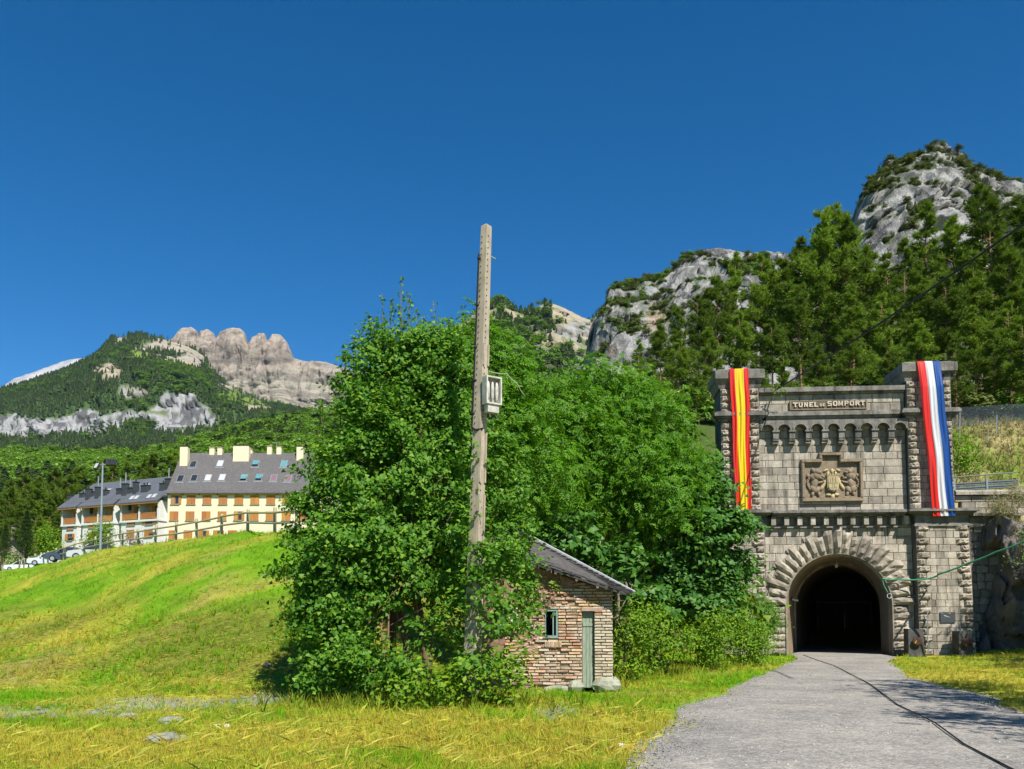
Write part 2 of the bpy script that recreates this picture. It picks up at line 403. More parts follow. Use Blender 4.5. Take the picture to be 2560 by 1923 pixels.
def gcol(X, Y):
    d = dryness(X, Y)[..., None]; q = np.stack([X, Y, X * 0], -1)
    green = np.array([.115, .245, .006]); straw = np.array([.34, .31, .038]); soil = np.array([.21, .19, .10])
    c = green * (1 - d) + straw * d
    s = sstep(.18, .45, fbm(q * .33, 4, 44))[..., None] * np.clip(d * 1.3 - .3, 0, 1)
    c = c * (1 - .75 * s) + soil * .75 * s
    zz = H(X, Y, False); th = (sstep(.05, .35, zz) * (1 - sstep(1.6, 3.2, zz)) * (X < 0) * sstep(-.35, .25, fbm(q * .45, 4, 46)))[..., None]; c = c * (1 - .7 * th) + np.array([.155, .135, .028]) * .7 * th
    # broken stone patch at the foot of the bank
    r = np.exp(-(((X + 7.4) / 2.6) ** 2 + ((Y - 16.4) / 2.4) ** 2)) + .8 * np.exp(-(((X + 4.9) / 1.6) ** 2 + ((Y - 18.6) / 1.4) ** 2)) + .55 * np.exp(-(((X - .6) / .7) ** 2 + ((Y - 15.6) / 1.2) ** 2))
    r = (sstep(.50, .95, r + .85 * fbm(q * 1.1, 4, 45)) * .75)[..., None]
    c = c * (1 - r) + np.array([.31, .31, .20]) * r
    return c, r[..., 0], d[..., 0]
gc, _, _ = gcol(GX.ravel(), GY.ravel())
M_ground = land_mat('turf_ground', 1.3, 1.0, .10, grain=11, var=(.45, 1.35))
g = np_obj('ground', np.stack([GX, GY, GZ], -1), QT, M_ground, None, gc, True); tag(g, kind='structure')

# ---- road
def road_mat():
    k = NT('worn_asphalt'); v = k.coord(); n1 = k.noise(v, .55, 5, .6); n2 = k.noise(v, 5, 5, .7); vo = k.voronoi(v, 26).outputs['Color']; vs = k.voronoi(v, 75).outputs['Color']
    base = k.ramp(n1, [(.3, (.18, .165, .148)), (.46, (.265, .245, .215)), (.58, (.33, .30, .255)), (.72, (.42, .38, .31))])
    c = k.mix(.42, base, k.ramp(n2, [(.3, (.10, .097, .095)), (.7, (.36, .335, .30))]))
    c = k.mix(1.0, c, k.ramp(vo, [(.05, .68), (.5, 1.0), (.95, 1.32)]), 'MULTIPLY')
    c = k.mix(1.0, c, k.ramp(vs, [(.05, .72), (.5, 1.0), (.95, 1.35)]), 'MULTIPLY')
    k.principled(c, .9, k.bump(k.math('ADD', vo, k.math('MULTIPLY', vs, .6)), .6, .012), spec=.2); return k.m
ry = axis([(-40, 5, 2), (5, 44, .25), (44, 90, 2)]); cols = 14
RV = []
for yy in ry:
    a, b = float(roadl(np.array([yy]))[0]), float(roadr(np.array([yy]))[0])
    for t in np.linspace(0, 1, cols): RV.append((a + (b - a) * t, yy, 0))
RV = np.array(RV); e = np.tile(np.abs(np.linspace(-1, 1, cols)), len(ry))
RV[:, 2] = 0.03 - .05 * sstep(.86, 1, e) + 0.012 * fbm(np.stack([RV[:, 0] * .6, RV[:, 1] * .6, RV[:, 0] * 0], -1), 3, 8)
RV[:, 2] += np.where(RV[:, 1] < 60, np.maximum(H(RV[:, 0], RV[:, 1], False), 0) * sstep(.8, 1.0, e), 0)
ii = np.arange(len(ry) * cols).reshape(len(ry), cols)
road = np_obj('road', RV, np.stack([ii[:-1, :-1], ii[:-1, 1:], ii[1:, 1:], ii[1:, :-1]], -1).reshape(-1, 4), road_mat(), None, None, True); tag(road, kind='structure')

# ---- wooded hillside behind the tunnel portal
def HILL(X, Y):
    X = np.asarray(X, float); Y = np.asarray(Y, float)
    h = 7.7 + 0.80 * np.clip(Y - 51.5, 0, 9.5) + 0.28 * np.clip(Y - 61, 0, 40)
    rt = sstep(.30, .55, X / np.maximum(Y, 1)); h = h + (0.24 + .32 * rt) * np.clip(Y - 101, 0, 60)
    g1 = sstep(-9 + .02 * Y, 8 + .05 * Y, X)
    q = np.stack([X * .12, Y * .12, X * 0], -1)
    return h * g1 + 0.9 * fbm(q, 4, 51) * sstep(52, 60, Y) + .12 * fbm(q * 8, 3, 52) - (1 - g1) * .8
hx = axis([(-12, 70, .9), (70, 230, 5)]); hy = axis([(44.3, 75, .5), (75, 130, 2), (130, 260, 8)])
HX, HY = np.meshgrid(hx, hy); HZ = HILL(HX, HY)
skirt = np.stack([hx, hx * 0 + 44.3, HZ[0] * 0 - .5 + np.where((hx > 10.5) & (hx < 21.5), HZ[0] + .3, 0)], -1)
HV = np.concatenate([skirt, np.stack([HX, HY, HZ], -1).reshape(-1, 3)])
ii = np.arange(len(HV)).reshape(len(hy) + 1, len(hx))
q = np.stack([HV[:, 0], HV[:, 1], HV[:, 2]], -1)
n = fbm(q * .25, 4, 61)[:, None]; n2 = fbm(q * .08, 3, 62)[:, None]
hc = np.array([.055, .085, .018]) * (1 - sstep(-.2, .3, n)) + np.array([.12, .10, .06]) * sstep(-.2, .3, n)
gs = (sstep(20.5, 22, HV[:, 0]) * (1 - sstep(60, 62, HV[:, 1])))[:, None]
grass = np.array([.15, .20, .03]) * (1 - sstep(-.1, .3, n)) + np.array([.30, .25, .11]) * sstep(-.1, .3, n)
brown = (sstep(20, 22, HV[:, 0]) * sstep(59.5, 61, HV[:, 1]) * (1 - sstep(65, 68, HV[:, 1])))[:, None]
hc = hc * (1 - gs) + grass * gs; hc = hc * (1 - brown) + np.array([.20, .15, .10]) * brown
hill = np_obj('wooded_hillside', HV, np.stack([ii[:-1, :-1], ii[:-1, 1:], ii[1:, 1:], ii[1:, :-1]], -1).reshape(-1, 4), land_mat('hillside_soil', .8, .8, .1), None, hc, True); tag(hill, kind='structure')

# ------------------------------------------------------------------ mountains
MT = {}
def mountain(name, sil, Y1, Y0, ybase, nx, nr, prof, dispf, colf, mat, rough=1.5, seed=0, drop=0):
    sx = np.array([s[0] for s in sil], float); sy = np.array([s[1] for s in sil], float) + drop
    xs = np.linspace(sx[0], sx[-1], nx); ys = np.interp(xs, sx, sy) + rough * fbm(np.stack([xs * .09, xs * 0, xs * 0 + seed], -1), 5, seed)
    y1 = Y1(xs) if callable(Y1) else np.full(nx, float(Y1)); y0 = Y0(xs) if callable(Y0) else np.full(nx, float(Y0))
    yb = np.interp(xs, *zip(*ybase)) if hasattr(ybase, '__len__') else np.full(nx, float(ybase))
    top = PV(xs, ys, y1); bot = PV(xs, yb, y0); t = np.linspace(0, 1, nr)
    pt = prof(t[:, None], xs[None, :]) if prof.__code__.co_argcount == 2 else np.repeat(prof(t)[:, None], nx, 1)
    V = bot[None] * (1 - t[:, None, None]) + top[None] * t[:, None, None]
    V[..., 2] = bot[None, :, 2] + (top[None, :, 2] - bot[None, :, 2]) * pt
    V = V.reshape(-1, 3); tt = np.repeat(t, nx); px = pix(V)
    V = V + dispf(V, tt, px) * (1 - .75 * sstep(.80, 1, tt))[:, None]
    V = V.reshape(nr, nx, 3)
    depth = (y1 - y0)[None, :, None] * np.array([.0, 1.0, 0])
    back = np.stack([V[-1] + depth[0] * k + np.array([0, 0, -1]) * ((top[:, 2] - bot[:, 2])[:, None] * d) for k, d in ((.12, .06), (.4, .3), (1.0, .9))])
    Vv = np.concatenate([V, back]).reshape(-1, 3); nr2 = nr + 3
    px = pix(Vv); tt = np.concatenate([tt, np.repeat([1.0] * 3, nx)])
    ii = np.arange(nr2 * nx).reshape(nr2, nx); T = np.stack([ii[:-1, :-1], ii[:-1, 1:], ii[1:, 1:], ii[1:, :-1]], -1).reshape(-1, 4)
    e1 = Vv[T[:, 1]] - Vv[T[:, 0]]; e2 = Vv[T[:, 3]] - Vv[T[:, 0]]; nn = np.cross(e1, e2); nn /= np.maximum(np.linalg.norm(nn, axis=1, keepdims=True), 1e-9)
    vn = np.zeros_like(Vv)
    for k in range(4): np.add.at(vn, T[:, k], nn)
    vn /= np.maximum(np.linalg.norm(vn, axis=1, keepdims=True), 1e-9)
    col, wood = colf(Vv, tt, px, vn)
    o = np_obj(name, Vv, T, mat, None, col, True); tag(o, kind='structure')
    MT[name] = (Vv, T, wood, px, nx, nr); return o

def mixc(a, b, f): f = np.asarray(f)[:, None]; return np.asarray(a) * (1 - f) + np.asarray(b) * f
def gauss(px, x, y, sx, sy): return np.exp(-((px[:, 0] - x) / sx) ** 2 - ((px[:, 1] - y) / sy) ** 2)

ROCK_G, ROCK_T, ROCK_P = np.array([.25, .25, .245]), np.array([.33, .285, .205]), np.array([.46, .37, .30])
FOREST, MEADOW = np.array([.030, .060, .016]), np.array([.13, .19, .035])
# far pale ridge
mountain('far_ridge', [(-260, 1010), (-60, 985), (0, 972), (40, 948), (90, 931), (150, 908), (190, 899), (215, 897), (260, 905), (330, 930), (420, 960)], 5200, 4300, 1060, 160, 40,
         lambda t: t ** .9, lambda V, t, p: np.stack([0 * t, -60 * ridged(V * .012, 4, 3), 30 * fbm(V * .01, 4, 4)], -1),
         lambda V, t, p, n: (mixc((.28, .28, .285), (.40, .40, .40), sstep(-.3, .3, fbm(V * .02, 4, 9))), np.zeros(len(V))), land_mat('pale_scree', .02, .8, 6))
# summit towers with pale scree below
def c_sum(V, t, p, n):
    q = V * np.array([.004, .004, .03]); st = fbm(q, 4, 13); c = mixc(ROCK_T, (.42, .385, .295), sstep(-.3, .4, fbm(V * .006, 4, 14)))
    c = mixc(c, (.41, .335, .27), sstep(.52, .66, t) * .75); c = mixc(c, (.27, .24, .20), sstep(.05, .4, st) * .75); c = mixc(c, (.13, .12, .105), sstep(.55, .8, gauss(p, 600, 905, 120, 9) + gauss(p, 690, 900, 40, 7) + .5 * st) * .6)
    scr = sstep(908, 935, p[:, 1] + 14 * fbm(V * .01, 3, 12)); c = mixc(c, mixc((.40, .365, .28), (.31, .285, .225), sstep(-.2, .4, fbm(V * np.array([.02, .02, .03]), 4, 11))), scr * .85)
    lay = vnoise(np.stack([V[:, 0] * .0015, V[:, 0] * 0, V[:, 2] * .055 + 2 * fbm(V * .002, 2, 10)], -1), 210); c = mixc(c * 1.12, (.22, .19, .155), sstep(.62, .78, lay) * .6); crk = ridged(np.stack([V[:, 0] * .022, V[:, 1] * .006, V[:, 2] * .004], -1), 3, 211); c = mixc(c, (.17, .14, .115), sstep(.76, .88, crk) * sstep(.5, .62, t) * .7)
    me = sstep(.0, .35, fbm(V * .006, 4, 15) - sstep(.45, .7, t) * .7) * .8; c = mixc(c, (.22, .26, .09), me)
    wd = sstep(.05, .3, fbm(V * .007, 4, 16) + .35 - 1.3 * t) * (p[:, 1] > 985); c = mixc(c, FOREST * 1.6, wd * .8)
    return c, wd
mountain('rock_towers', [(300, 905), (400, 872), (448, 848), (458, 836), (470, 828), (485, 823), (497, 831), (503, 845), (512, 832), (528, 829), (542, 838), (548, 856), (560, 838), (570, 836), (590, 829), (606, 828), (619, 838), (626, 856), (632, 868), (640, 850), (655, 838), (668, 838), (673, 852), (677, 864), (688, 843), (704, 841), (716, 852), (726, 866), (733, 884), (742, 902), (770, 907), (815, 911), (850, 920), (920, 940), (1050, 985)],
         3900, 3000, 1090, 420, 130, lambda t: np.where(t < .72, .56 * (t / .72) ** 1.05, .56 + .44 * sstep(.70, .94, t) ** .8),
         lambda V, t, p: np.stack([10 * fbm(V * .02, 3, 5), -(35 + 90 * sstep(.6, .8, t)) * ridged(V * np.array([.011, .004, .004]), 4, 6) - 12 * facets(V * np.array([.02, .015, .05]), 7) - 14 * facets(V * np.array([.006, .005, .012]), 107), 18 * fbm(V * .012, 4, 8)], -1),
         c_sum, land_mat('tan_rock', .03, 1.0, 16, (1, 1, 3.2), (.32, 1.25)), 1.6, 2, 12)
# forested front mountain with cliff bands
def c_front(V, t, p, n):
    steep = 1 - sstep(.35, .6, n[:, 2]); nb = fbm(V * .006, 4, 17); nb2 = fbm(V * .02, 4, 18)
    rock = np.clip(gauss(p, 270, 925, 55, 28) + .9 * gauss(p, 330, 985, 45, 22) + gauss(p, 300, 848, 22, 14) + .8 * gauss(p, 380, 838, 50, 8) + 1.3 * gauss(p, 440, 868, 95, 20) + 1.3 * gauss(p, 490, 905, 40, 22) + gauss(p, 420, 905, 60, 10) + .8 * gauss(p, 560, 965, 60, 10) + .9 * gauss(p, 640, 1025, 60, 16) + .7 * gauss(p, 75, 975, 18, 9), 0, 1.2)
    low = gauss(p, 455, 1040, 90, 42) * 1.7 + gauss(p, 215, 1048, 45, 34) * 1.4 + gauss(p, 120, 1066, 90, 28) * 1.4 + gauss(p, 25, 1072, 42, 32) * 1.4 + gauss(p, 300, 1040, 34, 28)
    low = sstep(.46, .70, low + .75 * nb2 + .25 * nb); rk = sstep(.4, .75, rock + .45 * nb2 + .2 * nb)
    md = sstep(.35, .7, .9 * gauss(p, 345, 885, 40, 16) + .9 * gauss(p, 590, 985, 70, 25) + .8 * gauss(p, 690, 1000, 80, 25) + .5 * nb)
    c = mixc(FOREST * 1.5, (.06, .10, .025), sstep(-.2, .3, nb)); c = mixc(c, MEADOW, md); c = mixc(c, mixc(ROCK_T * .95, (.30, .28, .25), sstep(-.1, .4, fbm(V * np.array([.006, .006, .05]), 3, 19))), rk)
    c = mixc(c, mixc(mixc(ROCK_G * 1.15, (.095, .095, .095), sstep(.0, .22, fbm(V * np.array([.07, .07, .018]), 4, 20))), (.09, .12, .03), sstep(.22, .38, fbm(V * np.array([.03, .03, .05]), 4, 120)) * .9), low)
    return c, np.clip(1 - low * 1.5 - rk * .93 - md * .85, 0, 1)
mountain('forested_mountain', [(-300, 1035), (-100, 1000), (0, 974), (60, 962), (110, 946), (170, 922), (225, 893), (252, 876), (268, 860), (280, 842), (300, 836), (335, 835), (365, 834), (400, 840), (430, 849), (460, 856), (490, 870), (512, 885), (520, 905), (523, 925), (545, 945), (570, 958), (620, 985), (680, 1008), (740, 1020), (800, 1035), (900, 1055), (1060, 1090)],
         2600, 1500, 1175, 460, 150, lambda t: np.where(t < .30, t * .85, np.where(t < .40, .255 + (t - .3) * 2.2, .475 + (t - .4) * .875)),
         lambda V, t, p: np.stack([0 * t, -40 * ridged(V * .008, 4, 23) - 20 * facets(V * np.array([.022, .02, .02]), 24) - 9 * facets(V * np.array([.07, .06, .05]), 124), 22 * fbm(V * .006, 4, 25)], -1), c_front, land_mat('mountain_forest_floor', .02, .9, 5), 1.5, 3, 7)
# middle distance ridge right of the pole
def c_mid(V, t, p, n):
    nb = fbm(V * .012, 4, 27); nb2 = fbm(V * .04, 4, 28)
    pale = sstep(.40, .7, 1.1 * gauss(p, 1440, 825, 50, 22) + 1.0 * gauss(p, 1350, 880, 50, 14) + .9 * nb2) * .85
    c = mixc(ROCK_T * 1.0, (.30, .24, .15), sstep(-.2, .3, nb)); c = mixc(c, (.16, .19, .06), sstep(.05, .35, nb2) * .7); c = mixc(c, mixc(ROCK_G * 1.05, (.11, .11, .10), sstep(0, .3, fbm(V * np.array([.09, .09, .05]), 4, 128))), pale)
    wd = sstep(-.05, .25, nb + .25 * nb2 + .5 * gauss(p, 1400, 765, 50, 14) + .3 * gauss(p, 1240, 755, 30, 12) + .8 * gauss(p, 1420, 950, 120, 60)) * (1 - pale); c = mixc(c, FOREST * 2, wd * .7)
    return c, wd * .9 + .03
mountain('tan_ridge', [(880, 985), (980, 910), (1060, 860), (1120, 820), (1165, 790), (1200, 766), (1240, 744), (1262, 749), (1290, 770), (1310, 778), (1335, 762), (1370, 749), (1400, 760), (1440, 780), (1480, 793), (1560, 830), (1750, 880)],
         1500, 900, 1090, 260, 110, lambda t: t ** .92, lambda V, t, p: np.stack([0 * t, -24 * ridged(V * .018, 4, 29) - 18 * facets(V * np.array([.03, .03, .04]), 129), 10 * fbm(V * .02, 4, 30)], -1), c_mid, land_mat('tan_ridge_rock', .05, .9, 3), 2, 4, 9)
# grey limestone dome behind the pines
def c_rock(sd, ochre, g):
    def f(V, t, p, n):
        nb = fbm(V * g, 4, sd); nb2 = fbm(V * g * 4, 4, sd + 1); st = fbm(V * np.array([g * 6, g * 6, g * 1.2]), 4, sd + 2)
        c = mixc((.11, .11, .108), (.33, .325, .31), sstep(-.42, .18, st + .25 * nb2)); c = mixc(c, (.42, .30, .20), sstep(.5, .9, ochre(p) + .4 * nb2) * .7)
        veg = sstep(.10, .36, .7 * nb + .75 * nb2 + .5 * sstep(.35, .7, n[:, 2]) - .26 + .35 * (1 - sstep(.0, .35, t))); c = mixc(c, (.07, .10, .025), veg * .85)
        return c, veg
    return f
mountain('limestone_dome', [(1380, 1090), (1440, 985), (1462, 905), (1478, 830), (1492, 785), (1512, 745), (1530, 724), (1552, 712), (1590, 710), (1630, 700), (1655, 692), (1680, 668), (1702, 650), (1730, 638), (1760, 632), (1800, 635), (1850, 637), (1900, 640), (1960, 655), (2050, 672), (2200, 690)],
         370, 230, 1130, 300, 170, lambda t: np.where(t < .35, .28 * t / .35, .28 + .72 * (1 - (1 - (t - .35) / .65) ** 1.5)), lambda V, t, p: np.stack([2.5 * fbm(V * .09, 3, 33), -(9 * ridged(V * np.array([.03, .02, .012]), 3, 34) + 4 * facets(V * np.array([.07, .05, .035]), 134) + 2.4 * facets(V * np.array([.2, .16, .10]), 35) + 1.0 * facets(V * np.array([.5, .4, .3]), 36)), 3.5 * fbm(V * .07, 4, 36)], -1),
         c_rock(37, lambda p: gauss(p, 1640, 800, 45, 50) + .7 * gauss(p, 1530, 880, 25, 30), .035), land_mat('limestone', .22, 1.0, 1.6, (1, 1, .40), (.30, 1.25)), 2.5, 5, 20)
mountain('limestone_peak', [(2060, 840), (2092, 760), (2108, 660), (2116, 585), (2126, 530), (2136, 498), (2160, 470), (2200, 432), (2250, 412), (2300, 390), (2318, 377), (2345, 375), (2372, 388), (2392, 410), (2420, 430), (2460, 450), (2510, 470), (2560, 488), (2640, 500), (2800, 560)],
         225, 150, 830, 300, 190, lambda t: 1 - (1 - t) ** 1.45, lambda V, t, p: np.stack([2.5 * fbm(V * .12, 3, 43), -(8 * ridged(V * np.array([.04, .03, .016]), 3, 44) + 3.4 * facets(V * np.array([.09, .07, .045]), 144) + 1.9 * facets(V * np.array([.28, .22, .14]), 45) + .7 * facets(V * np.array([.7, .5, .4]), 46)), 3 * fbm(V * .1, 4, 46)], -1),
         c_rock(47, lambda p: .3 * gauss(p, 2350, 560, 60, 60), .06), land_mat('limestone_near', .34, 1.0, 1.2, (1, 1, .45), (.30, 1.25)), 3, 6, 30)
# wooded foothill behind the apartment houses
mountain('wooded_foothill', [(-420, 1150), (-200, 1158), (0, 1158), (200, 1160), (380, 1154), (470, 1136), (560, 1110), (640, 1092), (720, 1076), (800, 1062), (900, 1050), (1050, 1048), (1200, 1055), (1400, 1095), (1600, 1140)],
         620, 190, [(-420, 1440), (300, 1400), (600, 1380), (1600, 1400)], 200, 60, lambda t: t ** 1.0, lambda V, t, p: np.stack([0 * t, 0 * t, 6 * fbm(V * .015, 4, 53)], -1),
         lambda V, t, p, n: (mixc(FOREST * 1.4, (.06, .09, .02), sstep(-.3, .3, fbm(V * .03, 4, 54))), np.ones(len(V))), land_mat('foothill_floor', .1, .5, .5), 1, 7)
# ================================================================== FAR FOREST (instanced over the mountains)
M_fir = leaf_mat('dark_conifer', [(0, (.040, .085, .022)), (.5, (.072, .138, .034)), (1, (.115, .19, .048))], .35, .6, .02, .45)
M_beech = leaf_mat('beech_foliage', [(0, (.085, .205, .012)), (.5, (.140, .285, .018)), (1, (.20, .36, .028))], .42, .5, .03, .4)
M_scrub = leaf_mat('boxwood_scrub', [(0, (.075, .120, .022)), (.5, (.115, .160, .030)), (1, (.16, .20, .045))], .25, .6, .02, .35)
M_bark = simple('grey_bark', (.16, .12, .09), .9, .3, 9, bump=.6, bdist=.03, stretch=(1, 1, .25))
def far_conifer(seed):
    r = np.random.default_rng(seed); pos, nor, siz = [], [], []
    for i in range(420):
        h = r.random() ** .8; rad = (1 - h) ** .8 * .20 * (0.35 + .65 * r.random()); a = r.random() * 6.283
        pos.append((rad * math.cos(a), rad * math.sin(a), .1 + .9 * h)); nor.append((math.cos(a), math.sin(a), .35 + .8 * h)); siz.append(.058 * (1.3 - .7 * h))
    V, T = scatter([(-.8, -.9, 0), (.8, -.9, 0), (0, 1.1, .25)], [(0, 1, 2)], np.array(pos), frames(np.array(nor)), np.array(siz)); return V, T
def far_broadleaf(seed, squash=.42):
    r = np.random.default_rng(seed); pos, nor, siz = [], [], []
    cl = [(r.normal(0, .17, 2).tolist() + [.3 + .55 * r.random()], .13 + .1 * r.random()) for _ in range(15)]
    for c, cr in cl:
        for i in range(70):
            d = r.normal(size=3); d /= np.linalg.norm(d); d[2] = abs(d[2]) * .9 + d[2] * .1
            pos.append(np.array(c) + d * cr * (.8 + .3 * r.random())); nor.append(d + np.array([0, 0, .4]) + r.normal(0, .35, 3)); siz.append(.026 + .018 * r.random())
    return scatter([(-.8, -.8, 0), (.8, -.8, 0), (.0, 1.0, .0)], [(0, 1, 2)], np.array(pos), frames(np.array(nor)), np.array(siz))
proto = bpy.data.collections.new('far_tree_kinds'); PROTO = []
for i in range(3): PROTO.append(bpy.data.objects.new('kind_%d' % i, np_mesh('far_conifer', *far_conifer(70 + i), M_fir)))
for i in range(3): PROTO.append(bpy.data.objects.new('kind_%d' % (3 + i), np_mesh('far_broadleaf', *far_broadleaf(80 + i), M_beech)))
for i in range(2): PROTO.append(bpy.data.objects.new('kind_%d' % (6 + i), np_mesh('far_scrub', *far_broadleaf(90 + i), M_scrub)))
for o in PROTO: proto.objects.link(o)
def gn_tree():
    t = bpy.data.node_groups.new('scatter_trees', 'GeometryNodeTree')
    t.interface.new_socket('Geometry', in_out='INPUT', socket_type='NodeSocketGeometry'); t.interface.new_socket('Geometry', in_out='OUTPUT', socket_type='NodeSocketGeometry')
    N = t.nodes.new; gi, go = N('NodeGroupInput'), N('NodeGroupOutput'); ip = N('GeometryNodeInstanceOnPoints'); ci = N('GeometryNodeCollectionInfo')
    ci.inputs['Collection'].default_value = proto; ci.inputs['Separate Children'].default_value = True; ci.inputs['Reset Children'].default_value = True
    def na(nm, ty):
        a = N('GeometryNodeInputNamedAttribute'); a.data_type = ty; a.inputs['Name'].default_value = nm; return a.outputs[0]
    cx = N('ShaderNodeCombineXYZ'); L = t.links.new
    L(gi.outputs[0], ip.inputs['Points']); L(ci.outputs[0], ip.inputs['Instance']); ip.inputs['Pick Instance'].default_value = True
    L(na('pick', 'INT'), ip.inputs['Instance Index']); L(na('spin', 'FLOAT'), cx.inputs[2]); L(cx.outputs[0], ip.inputs['Rotation']); L(na('siz', 'FLOAT_VECTOR'), ip.inputs['Scale'])
    L(ip.outputs[0], go.inputs[0]); return t
GN = gn_tree()
def forest(name, pts, pick, siz, label, cat):
    me = bpy.data.meshes.new(name); me.from_pydata([tuple(p) for p in pts], [], [])
    for nm, ty, d, key in (('pick', 'INT', np.asarray(pick, np.int32), 'value'), ('spin', 'FLOAT', (rng.random(len(pts)) * 6.283).astype(np.float32), 'value'), ('siz', 'FLOAT_VECTOR', np.asarray(siz, np.float32).ravel(), 'vector')):
        me.attributes.new(nm, ty, 'POINT').data.foreach_set(key, d)
    o = link(bpy.data.objects.new(name, me)); md = o.modifiers.new('scatter', 'NODES'); md.node_group = GN; return tag(o, label, cat, kind='stuff')
def sample(name, n, power=1.0, ymin=-1e9, ymax=1e9, xmin=-1e9, xmax=1e9, ext=None):
    V, T, wood, px, nx, nr = MT[name]; w = wood[T].mean(1) ** power; pc = px[T].mean(1)
    # roughly even cover as seen: weight by the face's area
    e1 = V[T[:, 1]] - V[T[:, 0]]; e2 = V[T[:, 3]] - V[T[:, 0]]; a = np.linalg.norm(np.cross(e1, e2), axis=1)
    w = w * a * (pc[:, 1] > ymin) * (pc[:, 1] < ymax) * (pc[:, 0] > xmin) * (pc[:, 0] < xmax); w[(nr + 0) * (nx - 1):] = 0
    if ext is not None: w = w * ext(pc)
    f = rng.choice(len(T), n, p=w / w.sum()); u, v = rng.random(n)[:, None], rng.random(n)[:, None]
    return V[T[f, 0]] * (1 - u) * (1 - v) + V[T[f, 1]] * u * (1 - v) + V[T[f, 2]] * u * v + V[T[f, 3]] * (1 - u) * v
def sizes(n, lo, hi, wide=1.0):
    s = lo + (hi - lo) * rng.random(n); w = wide * (.85 + .4 * rng.random(n)); return np.stack([s * w, s * w, s], -1)
p = sample('forested_mountain', 15000, 1.4, 825, 1180, -60, 900); n = len(p)
mixn = fbm(p * .004, 3, 71); pick = np.where(mixn + .25 * rng.normal(size=n) > .48, 3, 0) + rng.integers(0, 3, n)
s = sizes(n, 10, 21); s[pick > 2] *= np.array([1.1, 1.1, .8]); forest('mountain_forest', p, pick, s, 'dark conifer forest covering the distant mountain', 'forest')
p = sample('rock_towers', 1200, 1.5, 960, 1100); forest('scree_trees', p, rng.integers(0, 3, len(p)), sizes(len(p), 10, 18, 1.3), 'scattered dark conifers on the pale scree slope', 'forest')
p = sample('tan_ridge', 2400, 1.6); forest('ridge_trees', p, np.where(rng.random(len(p)) < .8, 0, 3) + rng.integers(0, 3, len(p)), sizes(len(p), 8, 15, 1.3), 'dark conifers scattered over the tan ridge', 'forest')
p = sample('limestone_dome', 3600, 2.2); n = len(p); py = pix(p)[:, 1]; s = sizes(n, 1.0, 3.4, 1.3) * (.5 + .7 * rng.random((n, 1))); s *= np.where(py > 930, 2.2, 1)[:, None]
forest('dome_scrub', p - [0, 0, .6], np.where(rng.random(n) < .75, 6 + rng.integers(0, 2, n), 3 + rng.integers(0, 2, n)), s, 'green scrub clinging to the limestone dome', 'scrub')
p = sample('limestone_peak', 1900, 2.2); n = len(p); forest('peak_scrub', p - [0, 0, .4], np.where(rng.random(n) < .8, 6 + rng.integers(0, 2, n), 0 + rng.integers(0, 2, n)), sizes(n, .6, 2.0, 1.4), 'low green bushes on the grey rock peak', 'scrub')
p = sample('wooded_foothill', 5200, 1.0, ext=lambda pc: 1.0); n = len(p); mixn = fbm(p * .012, 3, 73)
pick = np.where(mixn + .3 * rng.normal(size=n) > -.22, 3, 0) + rng.integers(0, 3, n); s = sizes(n, 9, 15); s[pick > 2] *= np.array([1.15, 1.15, .85]); s[pick < 3] *= np.array([1.5, 1.5, 1.0])
forest('foothill_forest', p, pick, s, 'mixed green forest on the foothill behind the apartment houses', 'forest')
# ================================================================== TUNNEL PORTAL
def stone_mat(name, a, b, dark, streak=0.5, rnd=0.35, scale=2.2):
    k = NT(name); v = k.coord(); w = k.n('ShaderNodeNewGeometry').outputs['Position']
    n1 = k.noise(w, scale, 6, .62); n2 = k.noise(w, scale * 9, 4, .65); n3 = k.noise(k.mapping(w, (3.2, 3.2, .32)), 1.0, 5, .6); n4 = k.noise(w, .45, 4, .6)
    c = k.ramp(n1, [(.3, a), (.72, b)]); c = k.mix(1.0, c, k.ramp(k.rnd(), [(0, 1 - rnd), (.5, 1.0), (1, 1 + rnd * .35)]), 'MULTIPLY')
    c = k.mix(1.0, c, k.ramp(n2, [(.28, .62), (.62, 1.12)]), 'MULTIPLY')
    st = k.math('MULTIPLY', k.ramp(n3, [(.44, 0.0), (.64, 1.0)]), k.ramp(n4, [(.38, 0.15), (.62, 1.0)]))
    c = k.mix(k.math('MULTIPLY', st, streak), c, dark)
    k.principled(c, .9, k.bump(k.math('ADD', n2, n1), .5, .02), spec=.2); return k.m
M_ash = stone_mat('ashlar_stone', (.30, .262, .205), (.51, .455, .37), (.07, .063, .055), .9)
M_rus = stone_mat('rough_stone', (.255, .218, .170), (.46, .405, .325), (.075, .067, .058), .6, .3)
M_corn = stone_mat('weathered_cornice_stone', (.12, .112, .10), (.30, .28, .24), (.035, .034, .033), .9, .15)
M_mort = stone_mat('mortar', (.10, .092, .08), (.16, .145, .125), (.05, .05, .05), .6, 0)
M_relief = stone_mat('brown_sandstone', (.20, .155, .105), (.33, .26, .175), (.08, .065, .05), .6, .1, 4)
M_shield = stone_mat('yellow_sandstone', (.40, .32, .17), (.55, .46, .27), (.22, .16, .09), .4, .1, 5)
M_lining = stone_mat('sooty_tunnel_lining', (.24, .18, .115), (.42, .32, .205), (.08, .06, .045), .7, .2, 1.3)

